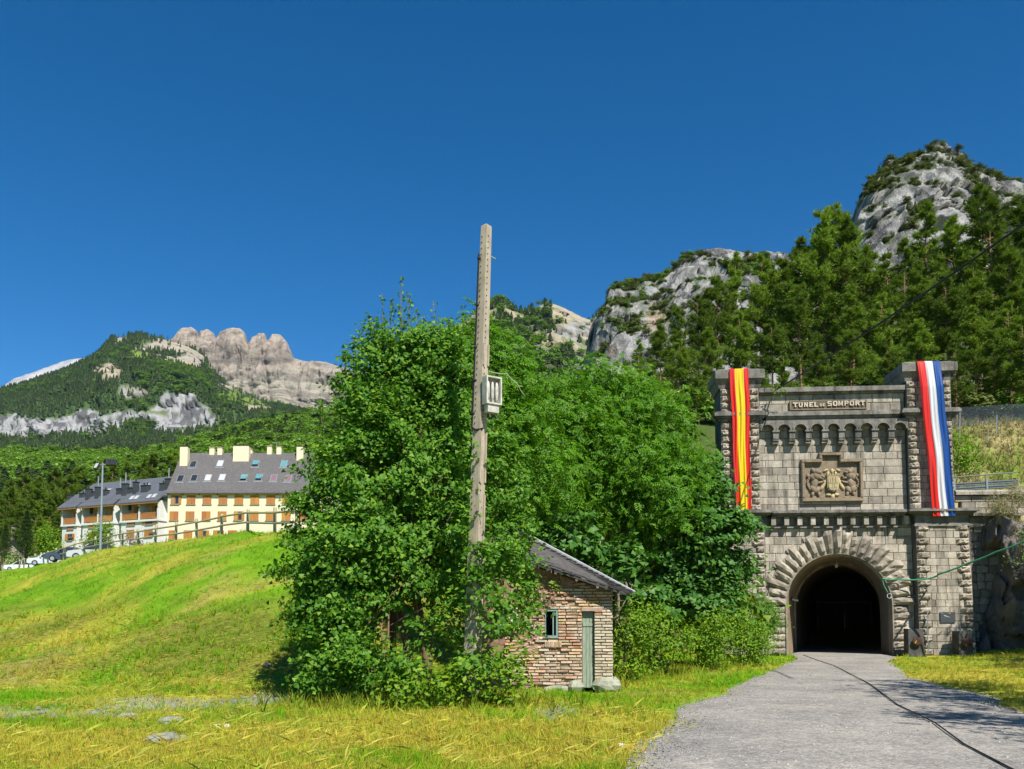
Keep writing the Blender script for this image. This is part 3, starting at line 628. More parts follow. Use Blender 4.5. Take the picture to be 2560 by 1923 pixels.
S = 0.009256
U = lambda zx: (zx - 697) * S
Z = lambda zy: (1625 - zy) * S
PYAW = -R(4.5)
pc = P(2100, 1640, 42.6)
portal = empty('tunnel_portal', (pc.x, pc.y, 0), PYAW, 'grey stone railway tunnel portal with two towers and a rough-stone arch', 'tunnel portal')
PM = Matrix.Translation((pc.x, pc.y, 0)) @ Matrix.Rotation(PYAW, 4, 'Z')
RI, RO, ZS = 2.50, 3.62, Z(1365)
UL0, UL1, UR0, UR1 = U(100), U(300), U(1060), U(1283)

# solid core with the arched opening cut out
def arc(r, n=28, u0=0.0): return [(u0 + r * math.cos(math.pi * i / n), ZS + r * math.sin(math.pi * i / n)) for i in range(n + 1)]
b = MB(); n = 28; a0 = arc(RI, n)
outer = []
for i in range(n + 1):
    t = math.pi * i / n; c_, s_ = math.cos(t), math.sin(t); k = min(3.64 / max(abs(c_), 1e-6), 4.3 / max(s_, 1e-6)); outer.append((k * c_, ZS + k * s_))
for i in range(n): b.prism([a0[i], outer[i], outer[i + 1], a0[i + 1]], .04, 1.7)
b.box(RI, 3.64, .04, 1.7, -.3, ZS); b.box(-3.64, -RI, .04, 1.7, -.3, ZS); b.box(-3.7, 3.4, .041, 1.71, ZS + 4.3, Z(245))
b.box(UL0 + .03, UL1 - .03, -.33, 1.68, Z(900), Z(215)); b.box(UR0 + .03, UR1 - .03, -.33, 1.68, Z(900), Z(200))
b.box(-5.75, -3.52, -.47, 1.66, -.3, Z(899)); b.box(3.53, 6.05, -.47, 1.66, -.3, Z(899))
b.build('wall_core', M_mort, portal)

# shared stone shapes: unit blocks (x,z in 0..1, y: face at 0, back at 1)
def ashlar_unit(c=.02):
    m = MB(); m.cbox(0, 1, 0, 1, 0, 1, 0); return m
def rough_unit(seed, bulge=.55, nx=6, nz=4):
    r = random.Random(seed); V = []; Fc = []
    for j in range(nz + 1):
        for i in range(nx + 1):
            x, z = i / nx, j / nz; e = min(x, 1 - x, z * .8, (1 - z) * .8); f = 1.0 if e > 0 else 0.0
            y = 1 - (.45 if f == 0 else .45 + bulge * (.45 + .55 * r.random()))
            jx = 0 if i in (0, nx) else (r.random() - .5) * .09; jz = 0 if j in (0, nz) else (r.random() - .5) * .14
            V.append((x + jx, y, z + jz))
    w = nx + 1
    for j in range(nz):
        for i in range(nx): Fc.append((j * w + i, j * w + i + 1, (j + 1) * w + i + 1, (j + 1) * w + i))
    ring = [i for i in range(w)] + [j * w + nx for j in range(1, nz + 1)] + [nz * w + i for i in range(nx - 1, -1, -1)] + [j * w for j in range(nz - 1, 0, -1)]
    b0 = len(V)
    for q in ring: V.append((V[q][0], 1.0, V[q][2]))
    for k in range(len(ring)): Fc.append((ring[(k + 1) % len(ring)], ring[k], b0 + k, b0 + (k + 1) % len(ring)))
    m = MB(); m.add(V, Fc); return m
ME_ash = [ashlar_unit().mesh('ashlar_block', M_ash)]
# a chamfered ashlar block for each proportion class so that the chamfer stays narrow
def ash_mesh(w, h):
    m = MB(); cx, cz = .018 / w, .018 / h
    V = [(0, 1, 0), (1, 1, 0), (1, 1, 1), (0, 1, 1), (0, .16, 0), (1, .16, 0), (1, .16, 1), (0, .16, 1), (cx, 0, cz), (1 - cx, 0, cz), (1 - cx, 0, 1 - cz), (cx, 0, 1 - cz)]
    Fc = [(8, 9, 10, 11)] + [(4 + i, 4 + (i + 1) % 4, 8 + (i + 1) % 4, 8 + i) for i in range(4)] + [(i, (i + 1) % 4, 4 + (i + 1) % 4, 4 + i) for i in range(4)]
    m.add(V, Fc); return m.mesh('ashlar_block', M_ash)
ME_ashw = {w: ash_mesh(w, .365) for w in (.35, .55, .75, .95)}
ME_rough = [rough_unit(200 + i).mesh('rough_block', M_rus) for i in range(6)]
rr = random.Random(5)
def ashlar(u0, u1, z0, z1, v, gap=.012, name='ashlar_block'):
    w = u1 - u0; key = min(ME_ashw, key=lambda q: abs(q - w))
    dv = rr.uniform(-.006, .010)
    o = place(name, ME_ashw[key], portal, (u0 + gap / 2, v + dv, z0 + gap / 2), (0, 0, rr.uniform(-.006, .006)), (w - gap, .13, z1 - z0 - gap)); return o
def rough(u0, u1, z0, z1, v, out=.16, gap=.022):
    return place('rough_block', rr.choice(ME_rough), portal, (u0 + gap / 2, v - out, z0 + gap / 2), (0, 0, 0), (u1 - u0 - gap, out + .1, z1 - z0 - gap))
def rows(z0, z1, h):
    n = max(1, round((z1 - z0) / h)); return [(z0 + (z1 - z0) * i / n, z0 + (z1 - z0) * (i + 1) / n) for i in range(n)]
def course(u0, u1, z0, z1, v, wmean, skip=None, off=0.0):
    u = u0; first = True
    while u < u1 - .05:
        w = wmean * rr.uniform(.72, 1.28); w = w * (.5 + off) if first else w; first = False
        e = u + w
        if u1 - e < wmean * .4: e = u1
        if not (skip and skip(u, e, z0, z1)): ashlar(u, e, z0, z1, v)
        u = e
# upper field with the carved panel left free
CR = (U(518), U(832), Z(818), Z(612)); CT2 = (U(610), U(733), Z(572))
def sk_panel(u, e, z0, z1): return (u > CR[0] - .02 and e < CR[1] + .02 and z0 > CR[2] - .02 and z1 < CR[3] + .02)
for i, (z0, z1) in enumerate(rows(Z(874), Z(400), .365)): course(UL1, UR0, z0, z1, -.03, .74, sk_panel, .5 * (i % 2))
for i, (z0, z1) in enumerate(rows(Z(345), Z(246), .46)): course(UL1, UR0, z0, z1, -.03, .85, None, .5 * (i % 2))
# spandrels round the arch: keep stones that show outside the ring
def sk_arch(u, e, z0, z1):
    cs = [(a, c) for a in (u, e, (u + e) / 2) for c in (z0, z1)]
    d = [math.hypot(a, max(c - ZS, 0)) if c > ZS else abs(a) for a, c in cs]
    return max(d) < RO - .12 or min(d) < RI + .08
for i, (z0, z1) in enumerate(rows(0.02, Z(960), .40)): course(-3.5, 3.52, z0, z1, -.03, .62, sk_arch, .5 * (i % 2))

# arch ring: rock-faced wedges, alternately long and short, and a keystone
NV = 23; da = math.pi / NV
def voussoir(seed, ro, key=False):
    r = random.Random(seed); V, Fc = [], []; na, nr_ = 3, 5; g = .012
    for j in range(nr_ + 1):
        rad = RI + .02 + (ro - RI - .02) * j / nr_
        for i in range(na + 1):
            t = (i / na - .5) * (da - 2 * g / rad); edge = i in (0, na) or j in (0, nr_)
            y = -.10 if edge else -.10 - .20 * (.4 + .6 * r.random()) - (.06 if key else 0)
            V.append((rad * math.sin(t), y, rad * math.cos(t)))
    w = na + 1
    for j in range(nr_):
        for i in range(na): Fc.append((j * w + i, j * w + i + 1, (j + 1) * w + i + 1, (j + 1) * w + i))
    ring = list(range(w)) + [j * w + na for j in range(1, nr_ + 1)] + [nr_ * w + i for i in range(na - 1, -1, -1)] + [j * w for j in range(nr_ - 1, 0, -1)]
    b0 = len(V)
    for q in ring: V.append((V[q][0], .10, V[q][2]))
    for k in range(len(ring)): Fc.append((ring[(k + 1) % len(ring)], ring[k], b0 + k, b0 + (k + 1) % len(ring)))
    m = MB(); m.add(V, Fc); return m.mesh('voussoir', M_rus)
VO = {0: [voussoir(300 + i, RO - .22) for i in range(3)], 1: [voussoir(310 + i, RO + .02) for i in range(3)]}
KEY = voussoir(330, RO + .22, True)
for i in range(NV):
    ang = math.pi / 2 - (i + .5) * da
    me = KEY if i == NV // 2 else VO[(i + 1) % 2][i % 3]
    place('keystone' if i == NV // 2 else 'voussoir', me, portal, (0, 0, ZS), (0, ang, 0))
# rough jamb blocks below the springing
for s in (-1, 1):
    for i, (z0, z1) in enumerate(rows(.0, ZS - .04, .33)):
        w = 1.0 if i % 2 else .72
        if s < 0: rough(-RI - w, -RI - .02, z0, z1, 0, .14)
        else: rough(RI + .02, RI + min(w, .98), z0, z1, 0, .14)
    b = MB(); b.box(s * RI - (.0 if s > 0 else .03), s * RI + (.03 if s > 0 else 0), -.02, .3, 0, ZS)
# raised ring on the edge of the opening
b = MB(); a1, a2 = arc(RI - .02, 36), arc(RI + .04, 36)
for i in range(36): b.prism([a1[i], a2[i], a2[i + 1], a1[i + 1]], -.10, .5)
b.box(RI - .02, RI + .04, -.10, .5, 0, ZS); b.box(-RI - .04, -RI + .02, -.10, .5, 0, ZS); b.build('arch_edge', M_ash, portal)

# towers: rusticated quoins with smooth stones between
def tower(u0, u1, z0, z1, v, qa, qb, h=.335, batter=0.0):
    rs = rows(z0, z1, h)
    for i, (a, c) in enumerate(rs):
        k = batter * (1 - (a - z0) / (z1 - z0)); ue = u1 + k
        wl, wr = (qa, qb) if i % 2 else (qb, qa)
        rough(u0, u0 + wl, a, c, v, .17); rough(ue - wl, ue, a, c, v, .17)
        course(u0 + wl + .0, ue - wl, a, c, v - .03, .5, None, .5 * (i % 2))
tower(UL0, UL1, Z(872), Z(215), -.36, .42, .52)
tower(UR0, UR1, Z(872), Z(195), -.36, .42, .52)
tower(3.53, 5.95, 0.0, Z(950), -.5, .42, .62, .335, .16)
tower(-5.75, -3.55, 0.0, Z(950), -.5, .42, .62, .335)

# moulded strings: stacked stone lengths that break forward round the towers
def cornice(name, prof, segs, mat=None):
    """prof: steps (projection, z0, z1); segs: (u0, u1, v)"""
    for (u0, u1, v) in segs:
        m = MB()
        for k, (pr, a, c) in enumerate(prof): m.box(u0 - (pr if v < -.3 else 0), u1 + (pr if v < -.3 else 0), v - pr, .02 + .001 * k, a, c)
        m.build(name, mat or M_corn, portal)
UPC = [(.12, Z(392), Z(380)), (.22, Z(380), Z(368)), (.34, Z(368), Z(352)), (.28, Z(352), Z(344))]
cornice('upper_cornice', UPC, [(UL1 + .34, UR0 - .34, -.12), (UL0, UL1, -.38), (UR0, UR1, -.38)])
cornice('parapet_coping', [(.10, Z(246), Z(236)), (.26, Z(236), Z(212))], [(UL1 + .02, UR0 - .02, -.04)])
MDC = [(.10, Z(903), Z(894)), (.28, Z(894), Z(886)), (.40, Z(886), Z(877)), (.30, Z(877), Z(870))]
cornice('main_cornice', MDC, [(-3.55 + .40, 3.53 - .40, -.22), (-5.75, -3.55, -.53), (3.53, 5.95, -.53)])
cornice('frieze_band', [(.03, Z(948), Z(904))], [(-3.5, 3.5, -.06), (-5.73, -3.57, -.51), (3.55, 5.93, -.51)])
cornice('frieze_fillet', [(.10, Z(960), Z(948))], [(-3.5, 3.5, -.07), (-5.73, -3.57, -.52), (3.55, 5.93, -.52)])
b = MB(); b.prism([(0, 0), (.22, 0), (.22, .42), (0, .42)], -.42, -.07); ME_dent = b.mesh('bracket', M_ash)
for i in range(11): place('bracket', ME_dent, portal, (-3.2 + i * .625, 0, Z(947)), (0, 0, 0), (1, 1, .95))

# corbel table: arches on brackets under the upper cornice
PW = (UR0 - UL1) / 9
m = MB(); ra, zs = .29, 0.0; top = Z(392) - Z(446); nn = 12
pts = [(-PW / 2 + .004, top)] + [(-PW / 2 + .004, 0)] + [(-ra * math.cos(math.pi * i / nn), ra * math.sin(math.pi * i / nn)) for i in range(nn + 1)] + [(PW / 2 - .004, 0), (PW / 2 - .004, top)]
half = [(-PW / 2 + .004, 0), (-ra, 0)] + [(-ra * math.cos(math.pi * i / nn), ra * math.sin(math.pi * i / nn)) for i in range(1, nn // 2 + 1)] + [(0, top), (-PW / 2 + .004, top)]
m.prism(half, -.40, 0); m.prism([(-a, c) for a, c in reversed(half)], -.40, 0)
for i in range(nn):
    t0, t1 = math.pi * i / nn, math.pi * (i + 1) / nn
    m.prism([(-ra * math.cos(t0), ra * math.sin(t0)), (-ra * math.cos(t1), ra * math.sin(t1)), (-(ra + .075) * math.cos(t1), (ra + .075) * math.sin(t1)), (-(ra + .075) * math.cos(t0), (ra + .075) * math.sin(t0))], -.45, -.3)
ME_carch = m.mesh('corbel_arch', M_corn)
m = MB(); m.box(-.17, .17, -.46, 0, -.08, 0); m.box(-.135, .135, -.40, 0, -.40, -.08)
m.xprism([(0, -.40), (-.38, -.40), (-.36, -.50), (-.26, -.60), (-.12, -.66), (0, -.70)], -.135, .135); m.box(-.15, .15, -.30, 0, -.63, -.58)
ME_corb = m.mesh('corbel', M_corn)
for i in range(9):
    place('corbel_arch', ME_carch, portal, (UL1 + PW * (i + .5), -.04, Z(446)))
    if i < 8: place('corbel', ME_corb, portal, (UL1 + PW * (i + 1), -.04, Z(446)))

# tower caps
def cap(u0, u1, zb):
    m = MB(); a, c = u0 - .06, u1 + .06
    prof = [(.0, 0), (.03, .12), (.07, .26), (.12, .38), (.17, .44)]
    V, Fc = [], []
    for pr, z in prof: V += [(a - pr, -.38 - pr, zb + z), (c + pr, -.38 - pr, zb + z), (c + pr, 1.6 + pr, zb + z), (a - pr, 1.6 + pr, zb + z)]
    for k in range(len(prof) - 1):
        for j in range(4): Fc.append((k * 4 + j, k * 4 + (j + 1) % 4, k * 4 + 4 + (j + 1) % 4, k * 4 + 4 + j))
    Fc.append((3, 2, 1, 0)); m.add(V, Fc); m.box(a - .20, c + .20, -.62, 1.85, zb + .44, zb + .86)
    V = [(a - .20, -.62, zb + .86), (c + .20, -.62, zb + .86), (c + .20, 1.85, zb + .86), (a - .20, 1.85, zb + .86), (a + .1, -.3, zb + .98), (c - .1, -.3, zb + .98), (c - .1, 1.5, zb + .98), (a + .1, 1.5, zb + .98)]
    m.add(V, [(4, 5, 6, 7)] + [(j, (j + 1) % 4, 4 + (j + 1) % 4, 4 + j) for j in range(4)]); return m
cap(UL0, UL1, Z(214)).build('tower_cap', M_corn, portal); cap(UR0, UR1, Z(196)).build('tower_cap', M_corn, portal)

# carved panel
pan = MB(); pan.box(CR[0] + .08, CR[1] - .08, -.045, .02, CR[2] + .08, CR[3] - .08); pan.box(CT2[0] + .08, CT2[1] - .08, -.044, .02, CR[3] - .1, CT2[2] - .08)
panel = pan.build('carved_panel', M_relief, portal)
f = MB(); w = .15
def bar(u0, u1, z0, z1, y=-.20): f.box(u0, u1, y, -.02, z0, z1); f.box(u0 + .03, u1 - .03, y - .035, y + .01, z0 + .03, z1 - .03)
bar(CR[0], CR[1], CR[2] - .04, CR[2] + w); bar(CR[0], CR[0] + w, CR[2] + w, CR[3], -.199); bar(CR[1] - w, CR[1], CR[2] + w, CR[3], -.199)
bar(CR[0], CT2[0] + w, CR[3] - w * .2, CR[3] + w, -.201); bar(CT2[1] - w, CR[1], CR[3] - w * .2, CR[3] + w, -.201)
bar(CT2[0], CT2[0] + w, CR[3] + w, CT2[2], -.198); bar(CT2[1] - w, CT2[1], CR[3] + w, CT2[2], -.198); bar(CT2[0], CT2[1], CT2[2] - w * .4, CT2[2] + w * .6, -.203)
f.build('panel_frame', M_relief, panel)
def lion(cu, cz, s):
    m = MB(); R2 = lambda a: Matrix.Rotation(a, 3, 'Y'); y = -.06; B = lambda u, z, a, c, ang=0, d=.14, k=0: m.blob((cu + s * u, y, cz + z), (a, d, c), M=R2(s * ang), seg=8, rings=6, rough=.22, seed=int(abs(u * 991 + z * 377)) + k)
    B(-.02, .02, .19, .38, R(12)); B(.05, .36, .22, .24, 0, .19); B(.08, .54, .17, .17, 0, .22); B(.20, .50, .10, .08, R(-15), .22); B(-.06, .58, .13, .20, R(-20), .17); B(-.10, .30, .16, .22, R(10), .15)
    B(.22, .24, .22, .07, R(20), .13); B(.36, .30, .08, .06, 0, .13); B(.24, .02, .22, .07, R(-10), .13); B(.38, .06, .08, .06, 0, .13)
    B(-.10, -.30, .17, .24, R(-20), .15); B(.08, -.36, .15, .20, R(25), .15); B(-.14, -.55, .09, .17, R(10), .13); B(.16, -.56, .08, .17, R(-10), .13); B(-.08, -.72, .14, .06, 0, .14); B(.24, -.72, .15, .06, 0, .14)
    for i in range(7): t = i / 6; B(-.26 - .12 * math.sin(t * 3.4), -.30 + .62 * t, .055, .09, 0, .09, i)
    B(-.34, .36, .09, .11, 0, .10); return m
lion(U(590), Z(722), 1).build('carved_lion', M_relief, panel, True); lion(U(770), Z(722), -1).build('carved_lion', M_relief, panel, True)
uc, zc = U(678), Z(722)
m = MB()
for s in (-1, 1):
    for i in range(6): m.blob((uc + s * (.20 + .055 * i), -.05, zc + .30 - .10 * i), (.10, .09, .30 - .02 * i), M=Matrix.Rotation(-s * R(8 + 4 * i), 3, 'Y'), seg=7, rings=5, seed=i)
    m.blob((uc + s * .18, -.06, zc - .58), (.16, .10, .08), seg=7, rings=5); m.blob((uc + s * .30, -.05, zc + .62), (.15, .09, .06), M=Matrix.Rotation(s * R(25), 3, 'Y'), seg=7, rings=5)
m.blob((uc, -.07, zc + .56), (.09, .12, .15), seg=8, rings=6); m.blob((uc + .10, -.07, zc + .60), (.09, .09, .045), seg=7, rings=5); m.blob((uc, -.06, zc - .66), (.12, .10, .16), seg=7, rings=5)
m.build('carved_eagle', M_shield, panel, True)
m = MB(); sh = [(-.27, .34), (-.27, -.22), (-.20, -.36), (0, -.45), (.20, -.36), (.27, -.22), (.27, .34)]
m.prism([(uc + a, zc + c) for a, c in sh], -.22, 0); m.prism([(uc + a * .86, zc + c * .9) for a, c in sh], -.25, -.1)
for k in (-.12, 0, .12): m.box(uc + k - .02, uc + k + .02, -.28, -.2, zc + .04, zc + .26)
m.box(uc - .22, uc + .22, -.272, -.2, zc - .02, zc + .02); m.box(uc - .018, uc + .018, -.275, -.2, zc - .36, zc + .0)
for k in (-.14, .13): m.box(uc + k - .07, uc + k + .07, -.27, -.2, zc - .26, zc - .08)
for k in range(5): m.box(uc - .24 + k * .12 - .03, uc - .24 + k * .12 + .03, -.24, 0, zc + .36, zc + .46)
m.box(uc - .30, uc + .30, -.25, 0, zc + .335, zc + .375); m.build('carved_shield', M_shield, panel)

# name plate with raised letters
nu0, nu1, nz0, nz1 = U(466), U(866), Z(331), Z(281)
m = MB(); m.box(nu0, nu1, -.12, -.02, nz0, nz1); plate = m.build('name_plate', stone_mat('shadow_toned_plate_stone', (.11, .088, .065), (.17, .135, .095), (.06, .05, .04), .5, 0, 4), portal)  # plate colour darkened to imitate the shadow behind the letters
m = MB()
for u0, u1, z0, z1 in ((nu0, nu1, nz0, nz0 + .05), (nu0, nu0 + .06, nz0 + .05, nz1), (nu1 - .06, nu1, nz0 + .05, nz1)): m.box(u0, u1, -.17, -.118, z0, z1)
m.build('plate_border', M_relief, plate)
M_letter = stone_mat('letter_stone', (.50, .43, .32), (.62, .54, .42), (.35, .29, .22), .3, .1, 6)
LET = {'T': [((-.02, .74), (1.02, 1)), ((.37, 0), (.63, .74))], 'U': [((.08, .2), (.34, 1)), ((.66, .2), (.92, 1)), ((.2, 0), (.8, .22)), ((0, .88), (.42, 1)), ((.58, .88), (1, 1))],
       'N': [((.08, 0), (.32, 1)), ((.68, 0), (.92, 1)), 'd'], 'E': [((.08, 0), (.36, 1)), ((.36, .8), (1, 1)), ((.36, .42), (.8, .6)), ((.36, 0), (1, .2))], 'L': [((.12, 0), (.42, 1)), ((0, .88), (.55, 1)), ((.42, 0), (1, .2))],
       'D': [((.06, 0), (.34, 1)), ((.34, .8), (.75, 1)), ((.34, 0), (.75, .2)), ((.68, .12), (.96, .88))], 'S': [((.1, .8), (.95, 1)), ((.04, .5), (.32, .88)), ((.1, .41), (.9, .60)), ((.68, .12), (.96, .5)), ((.05, 0), (.9, .2))],
       'O': [((.04, .15), (.32, .85)), ((.68, .15), (.96, .85)), ((.16, .8), (.84, 1)), ((.16, 0), (.84, .2))], 'M': [((.03, 0), (.25, 1)), ((.75, 0), (.97, 1)), 'v'], 'P': [((.06, 0), (.34, 1)), ((.34, .8), (.8, 1)), ((.34, .38), (.8, .56)), ((.7, .46), (.97, .9))],
       'R': [((.06, 0), (.34, 1)), ((.34, .8), (.8, 1)), ((.34, .42), (.8, .58)), ((.68, .52), (.95, .9)), 'r']}
def letter(ch, u, z, w, h):
    m = MB(); k = 0
    for q in LET[ch]:
        y = -.185 - .0015 * k; k += 1
        if q == 'd': poly = [(.08, 1), (.68, 0), (.92, 0), (.36, 1)]
        elif q == 'v': m.prism([(u + a * w, z + c * h) for a, c in ((.03, 1), (.42, .1), (.58, .1), (.26, 1))], y, -.11); poly = [(.74, 1), (.42, .1), (.58, .1), (.97, 1)][::1]
        elif q == 'r': poly = [(.45, .44), (.75, 0), (1.02, 0), (.72, .44)]
        else: (a, c), (d, e2) = q; poly = [(a, c), (d, c), (d, e2), (a, e2)]
        m.prism([(u + a * w, z + c * h) for a, c in poly], y, -.11)
    m.build('letter', M_letter, plate)
for ch, a, c, d, e2 in (('T', 482, 507, 316, 291), ('U', 510, 534, 316, 291), ('N', 538, 561, 316, 291), ('E', 565, 587, 316, 291), ('L', 590, 612, 316, 291), ('D', 620, 633, 314, 299), ('E', 636, 648, 314, 299),
                       ('S', 660, 684, 313, 287), ('O', 688, 713, 313, 287), ('M', 716, 741, 313, 287), ('P', 747, 770, 313, 287), ('O', 774, 799, 313, 287), ('R', 803, 827, 313, 287), ('T', 830, 855, 313, 287)):
    letter(ch, U(a), Z(d) , U(c) - U(a), Z(e2) - Z(d))

# tunnel bore behind the opening, running on towards the north east
SK = .30
b = MB(); ring0 = [(RI - .004, .0)] + arc(RI - .004, 36) + [(-RI + .004, .0)]; depths = [.0, 2, 5, 9, 14, 20, 28, 38, 50]
for k, d in enumerate(depths): b.v += [(u * (1 - .02 * min(k, 2)) + SK * d, d, z * (1 - .01 * min(k, 2))) for u, z in ring0]
L_ = len(ring0)
for k in range(len(depths) - 1):
    for i in range(L_ - 1): b.f.append((k * L_ + i, k * L_ + i + 1, (k + 1) * L_ + i + 1, (k + 1) * L_ + i)); b.m.append(0)
b.build('tunnel_lining', M_lining, portal, True)
LST = []
for k_ in range(5):
    r_ = random.Random(900 + k_); J = lambda s: (r_.random() - .5) * s; mm = MB()
    mm.add([(-.5, J(.03), 0), (.5, J(.03), 0), (.5, 1 + J(.03), 0), (-.5, 1 + J(.03), 0), (-.44, .05, 1 + J(.4)), (.44, .05, 1 + J(.4)), (.44, .95, 1 + J(.4)), (-.44, .95, 1 + J(.4))], [(7, 6, 5, 4)[::-1], (0, 1, 5, 4), (1, 2, 6, 5), (2, 3, 7, 6), (3, 0, 4, 7)]); LST.append(mm.mesh('lining_stone', M_lining))
for rw_i, d_ in enumerate((.42, .95, 1.5, 2.05)):
    na_ = 24; wA = math.pi * RI / na_
    for k_ in range(na_):
        an_ = math.pi * (k_ + (.5 if rw_i % 2 else 0) + .25) / na_
        if an_ > math.pi - .02: continue
        o = place('lining_stone', rr.choice(LST), portal, (RI * math.cos(an_) + SK * d_ * .98, d_, ZS + RI * math.sin(an_))); o.rotation_euler = (0, -an_ - math.pi / 2, 0); o.scale = (wA * .95, .5, .045)
    for s_ in (-1, 1):
        z_ = .05 + (.2 if rw_i % 2 else 0)
        while z_ < ZS - .1:
            o = place('lining_stone', rr.choice(LST), portal, (s_ * RI + SK * d_ * .98, d_, z_ + .16)); o.rotation_euler = (0, -math.pi / 2 if s_ > 0 else math.pi / 2, 0); o.scale = (.31, .5, .045); z_ += .33
b = MB(); dd = 4.6
for i in range(L_ - 1):
    (u0, z0), (u1, z1) = ring0[i], ring0[i + 1]
    b.prism([(u0 * .97 + SK * dd, z0 * .99), (u0 * .93 + SK * dd, z0 * .95), (u1 * .93 + SK * dd, z1 * .95), (u1 * .97 + SK * dd, z1 * .99)], dd, dd + .8)
b.build('vault_rib', M_lining, portal)
b = MB(); 
for d in (1.2, 4.2): 
    g0, g1 = [(u * .985 + SK * d, z * .985) for u, z in ring0], [(u * .93 + SK * d, z * .95) for u, z in ring0]
M_gate = simple('dark_gate_steel', (.05, .05, .048), .6, .3, 4, metal=.3); M_pale = simple('pale_slit_and_tube', (.55, .53, .42), .6, .2, 8)
gd = 24.0; gate = empty('tunnel_gate', PM @ Vector((SK * gd, gd, 0.03)), PYAW, 'dark steel gate deep inside the tunnel with a pale bar painted for its light slit', 'gate')
m = MB(); m.box(-2.5, 2.5, .05, .1, 3.0, 5.2); m.build('top_screen', M_gate, gate)
for s in (-1, 1):
    m = MB(); m.box(min(.07 * s, 1.9 * s), max(.07 * s, 1.9 * s), 0, .05, .05, 2.95)
    for k in range(8): m.box(s * (.25 + k * .22) - .02, s * (.25 + k * .22) + .02, -.03, .0, .05, 2.95)
    m.build('gate_leaf', M_gate, gate)
m = MB(); m.box(-.05, .05, -.06, .0, 0, 3.0); m.build('light_slit_bar', M_pale, gate)  # pale bar imitates the bright slit of light from beyond the gate
m = MB(); m.box(-2.0, 2.0, -.05, .04, 2.95, 3.05); m.box(-2.0, -1.92, -.05, .04, 0, 2.95); m.box(1.92, 2.0, -.05, .04, 0, 2.95); m.build('gate_frame', simple('grey_frame_steel', (.22, .21, .19), .6, .2), gate)

# retaining wall to the right of the tower
rw = empty('retaining_wall', PM @ Vector((6.1, 0, 0)), PYAW, 'rubble retaining wall with coping joining the right tower to the rock', 'wall')
M_rub = stone_mat('rubble_stone', (.19, .18, .16), (.33, .30, .26), (.06, .06, .06), .5, .3)
m = MB(); m.box(.0, 2.6, .02, 1.5, -.3, Z(958)); m.build('wall_core', M_mort, rw)
PENT = [MB().add(*[[(0, .0, .2), (.35, .0, 0), (1, 0, .1), (.92, 0, .8), (.45, 0, 1), (.05, 0, .85), (0, 1, .2), (.35, 1, 0), (1, 1, .1), (.92, 1, .8), (.45, 1, 1), (.05, 1, .85)], [tuple(range(6))] + [(i, 6 + i, 6 + (i + 1) % 6, (i + 1) % 6) for i in range(6)]]).mesh('rubble_stone', M_rub),
        MB().add(*[[(.05, .0, .0), (.95, .0, .08), (1, 0, .7), (.6, 0, 1), (.1, 0, .9), (.05, 1, .0), (.95, 1, .08), (1, 1, .7), (.6, 1, 1), (.1, 1, .9)], [tuple(range(5))] + [(i, 5 + i, 5 + (i + 1) % 5, (i + 1) % 5) for i in range(5)]]).mesh('rubble_stone', M_rub)]
z = 0.0
while z < Z(962) - .2:
    u = rr.uniform(-.2, 0); hh = rr.uniform(.34, .46)
    while u < 2.45:
        ww = rr.uniform(.36, .62); place('rubble_stone', rr.choice(PENT), rw, (u, rr.uniform(-.05, -.01), z), (0, rr.uniform(-.12, .12), 0), (ww * .97, .12, min(hh * .99, Z(958) - z))); u += ww
    z += hh
for name, a, c, v0, hz in (('string_course', .0, 2.5, -.12, (Z(962), Z(945))), ('wall_coping', -.1, 2.5, -.32, (Z(905), Z(892)))):
    m = MB(); m.box(a, c, v0, .3, hz[0], hz[1]); m.build(name, M_corn, rw)
m = MB(); m.box(0, 2.5, -.04, .3, Z(945), Z(905)); m.build('band', M_corn, rw)
for i, (z0, z1) in enumerate(rows(Z(892), Z(795), .33)):
    u = -.5 + .3 * (i % 2)
    while u < 2.6:
        w = rr.uniform(.5, .8); o = place('ashlar_block', ME_ashw[.75], rw, (u, .02, z0), (0, 0, 0), (w - .012, .4, z1 - z0 - .012)); u += w
for i in range(6):
    m = MB(); m.xprism([(-.16, 0), (.55, 0), (.55, .16), (.45, .24), (-.02, .24), (-.16, .14)], -.5 + i * .62, -.5 + i * .62 + .605); o = m.build('coping_stone', M_ash, rw); o.location.z = Z(793)
# ================================================================== BANNERS, FITTINGS ON THE PORTAL
def cloth_mat(name, col):
    k = NT(name); n = k.noise(k.coord(), 40, 2); c = k.mix(1.0, col, k.ramp(n, [(.3, .9), (.7, 1.06)]), 'MULTIPLY')
    d = k.n('ShaderNodeBsdfDiffuse'); k.l(c, d.inputs['Color']); t = k.n('ShaderNodeBsdfTranslucent'); k.l(c, t.inputs['Color'])
    g = k.n('ShaderNodeBsdfGlossy'); g.inputs['Roughness'].default_value = .35
    m = k.n('ShaderNodeMixShader'); m.inputs[0].default_value = .22; k.l(d.outputs[0], m.inputs[1]); k.l(t.outputs[0], m.inputs[2])
    m2 = k.n('ShaderNodeMixShader'); m2.inputs[0].default_value = .05; k.l(m.outputs[0], m2.inputs[1]); k.l(g.outputs[0], m2.inputs[2]); k.l(m2.outputs[0], k.out.inputs[0]); return k.m
C_red, C_yel, C_whi, C_blu = cloth_mat('red_cloth', (.72, .025, .012)), cloth_mat('yellow_cloth', (.85, .62, .01)), cloth_mat('white_cloth', (.72, .72, .73)), cloth_mat('blue_cloth', (.015, .075, .30))
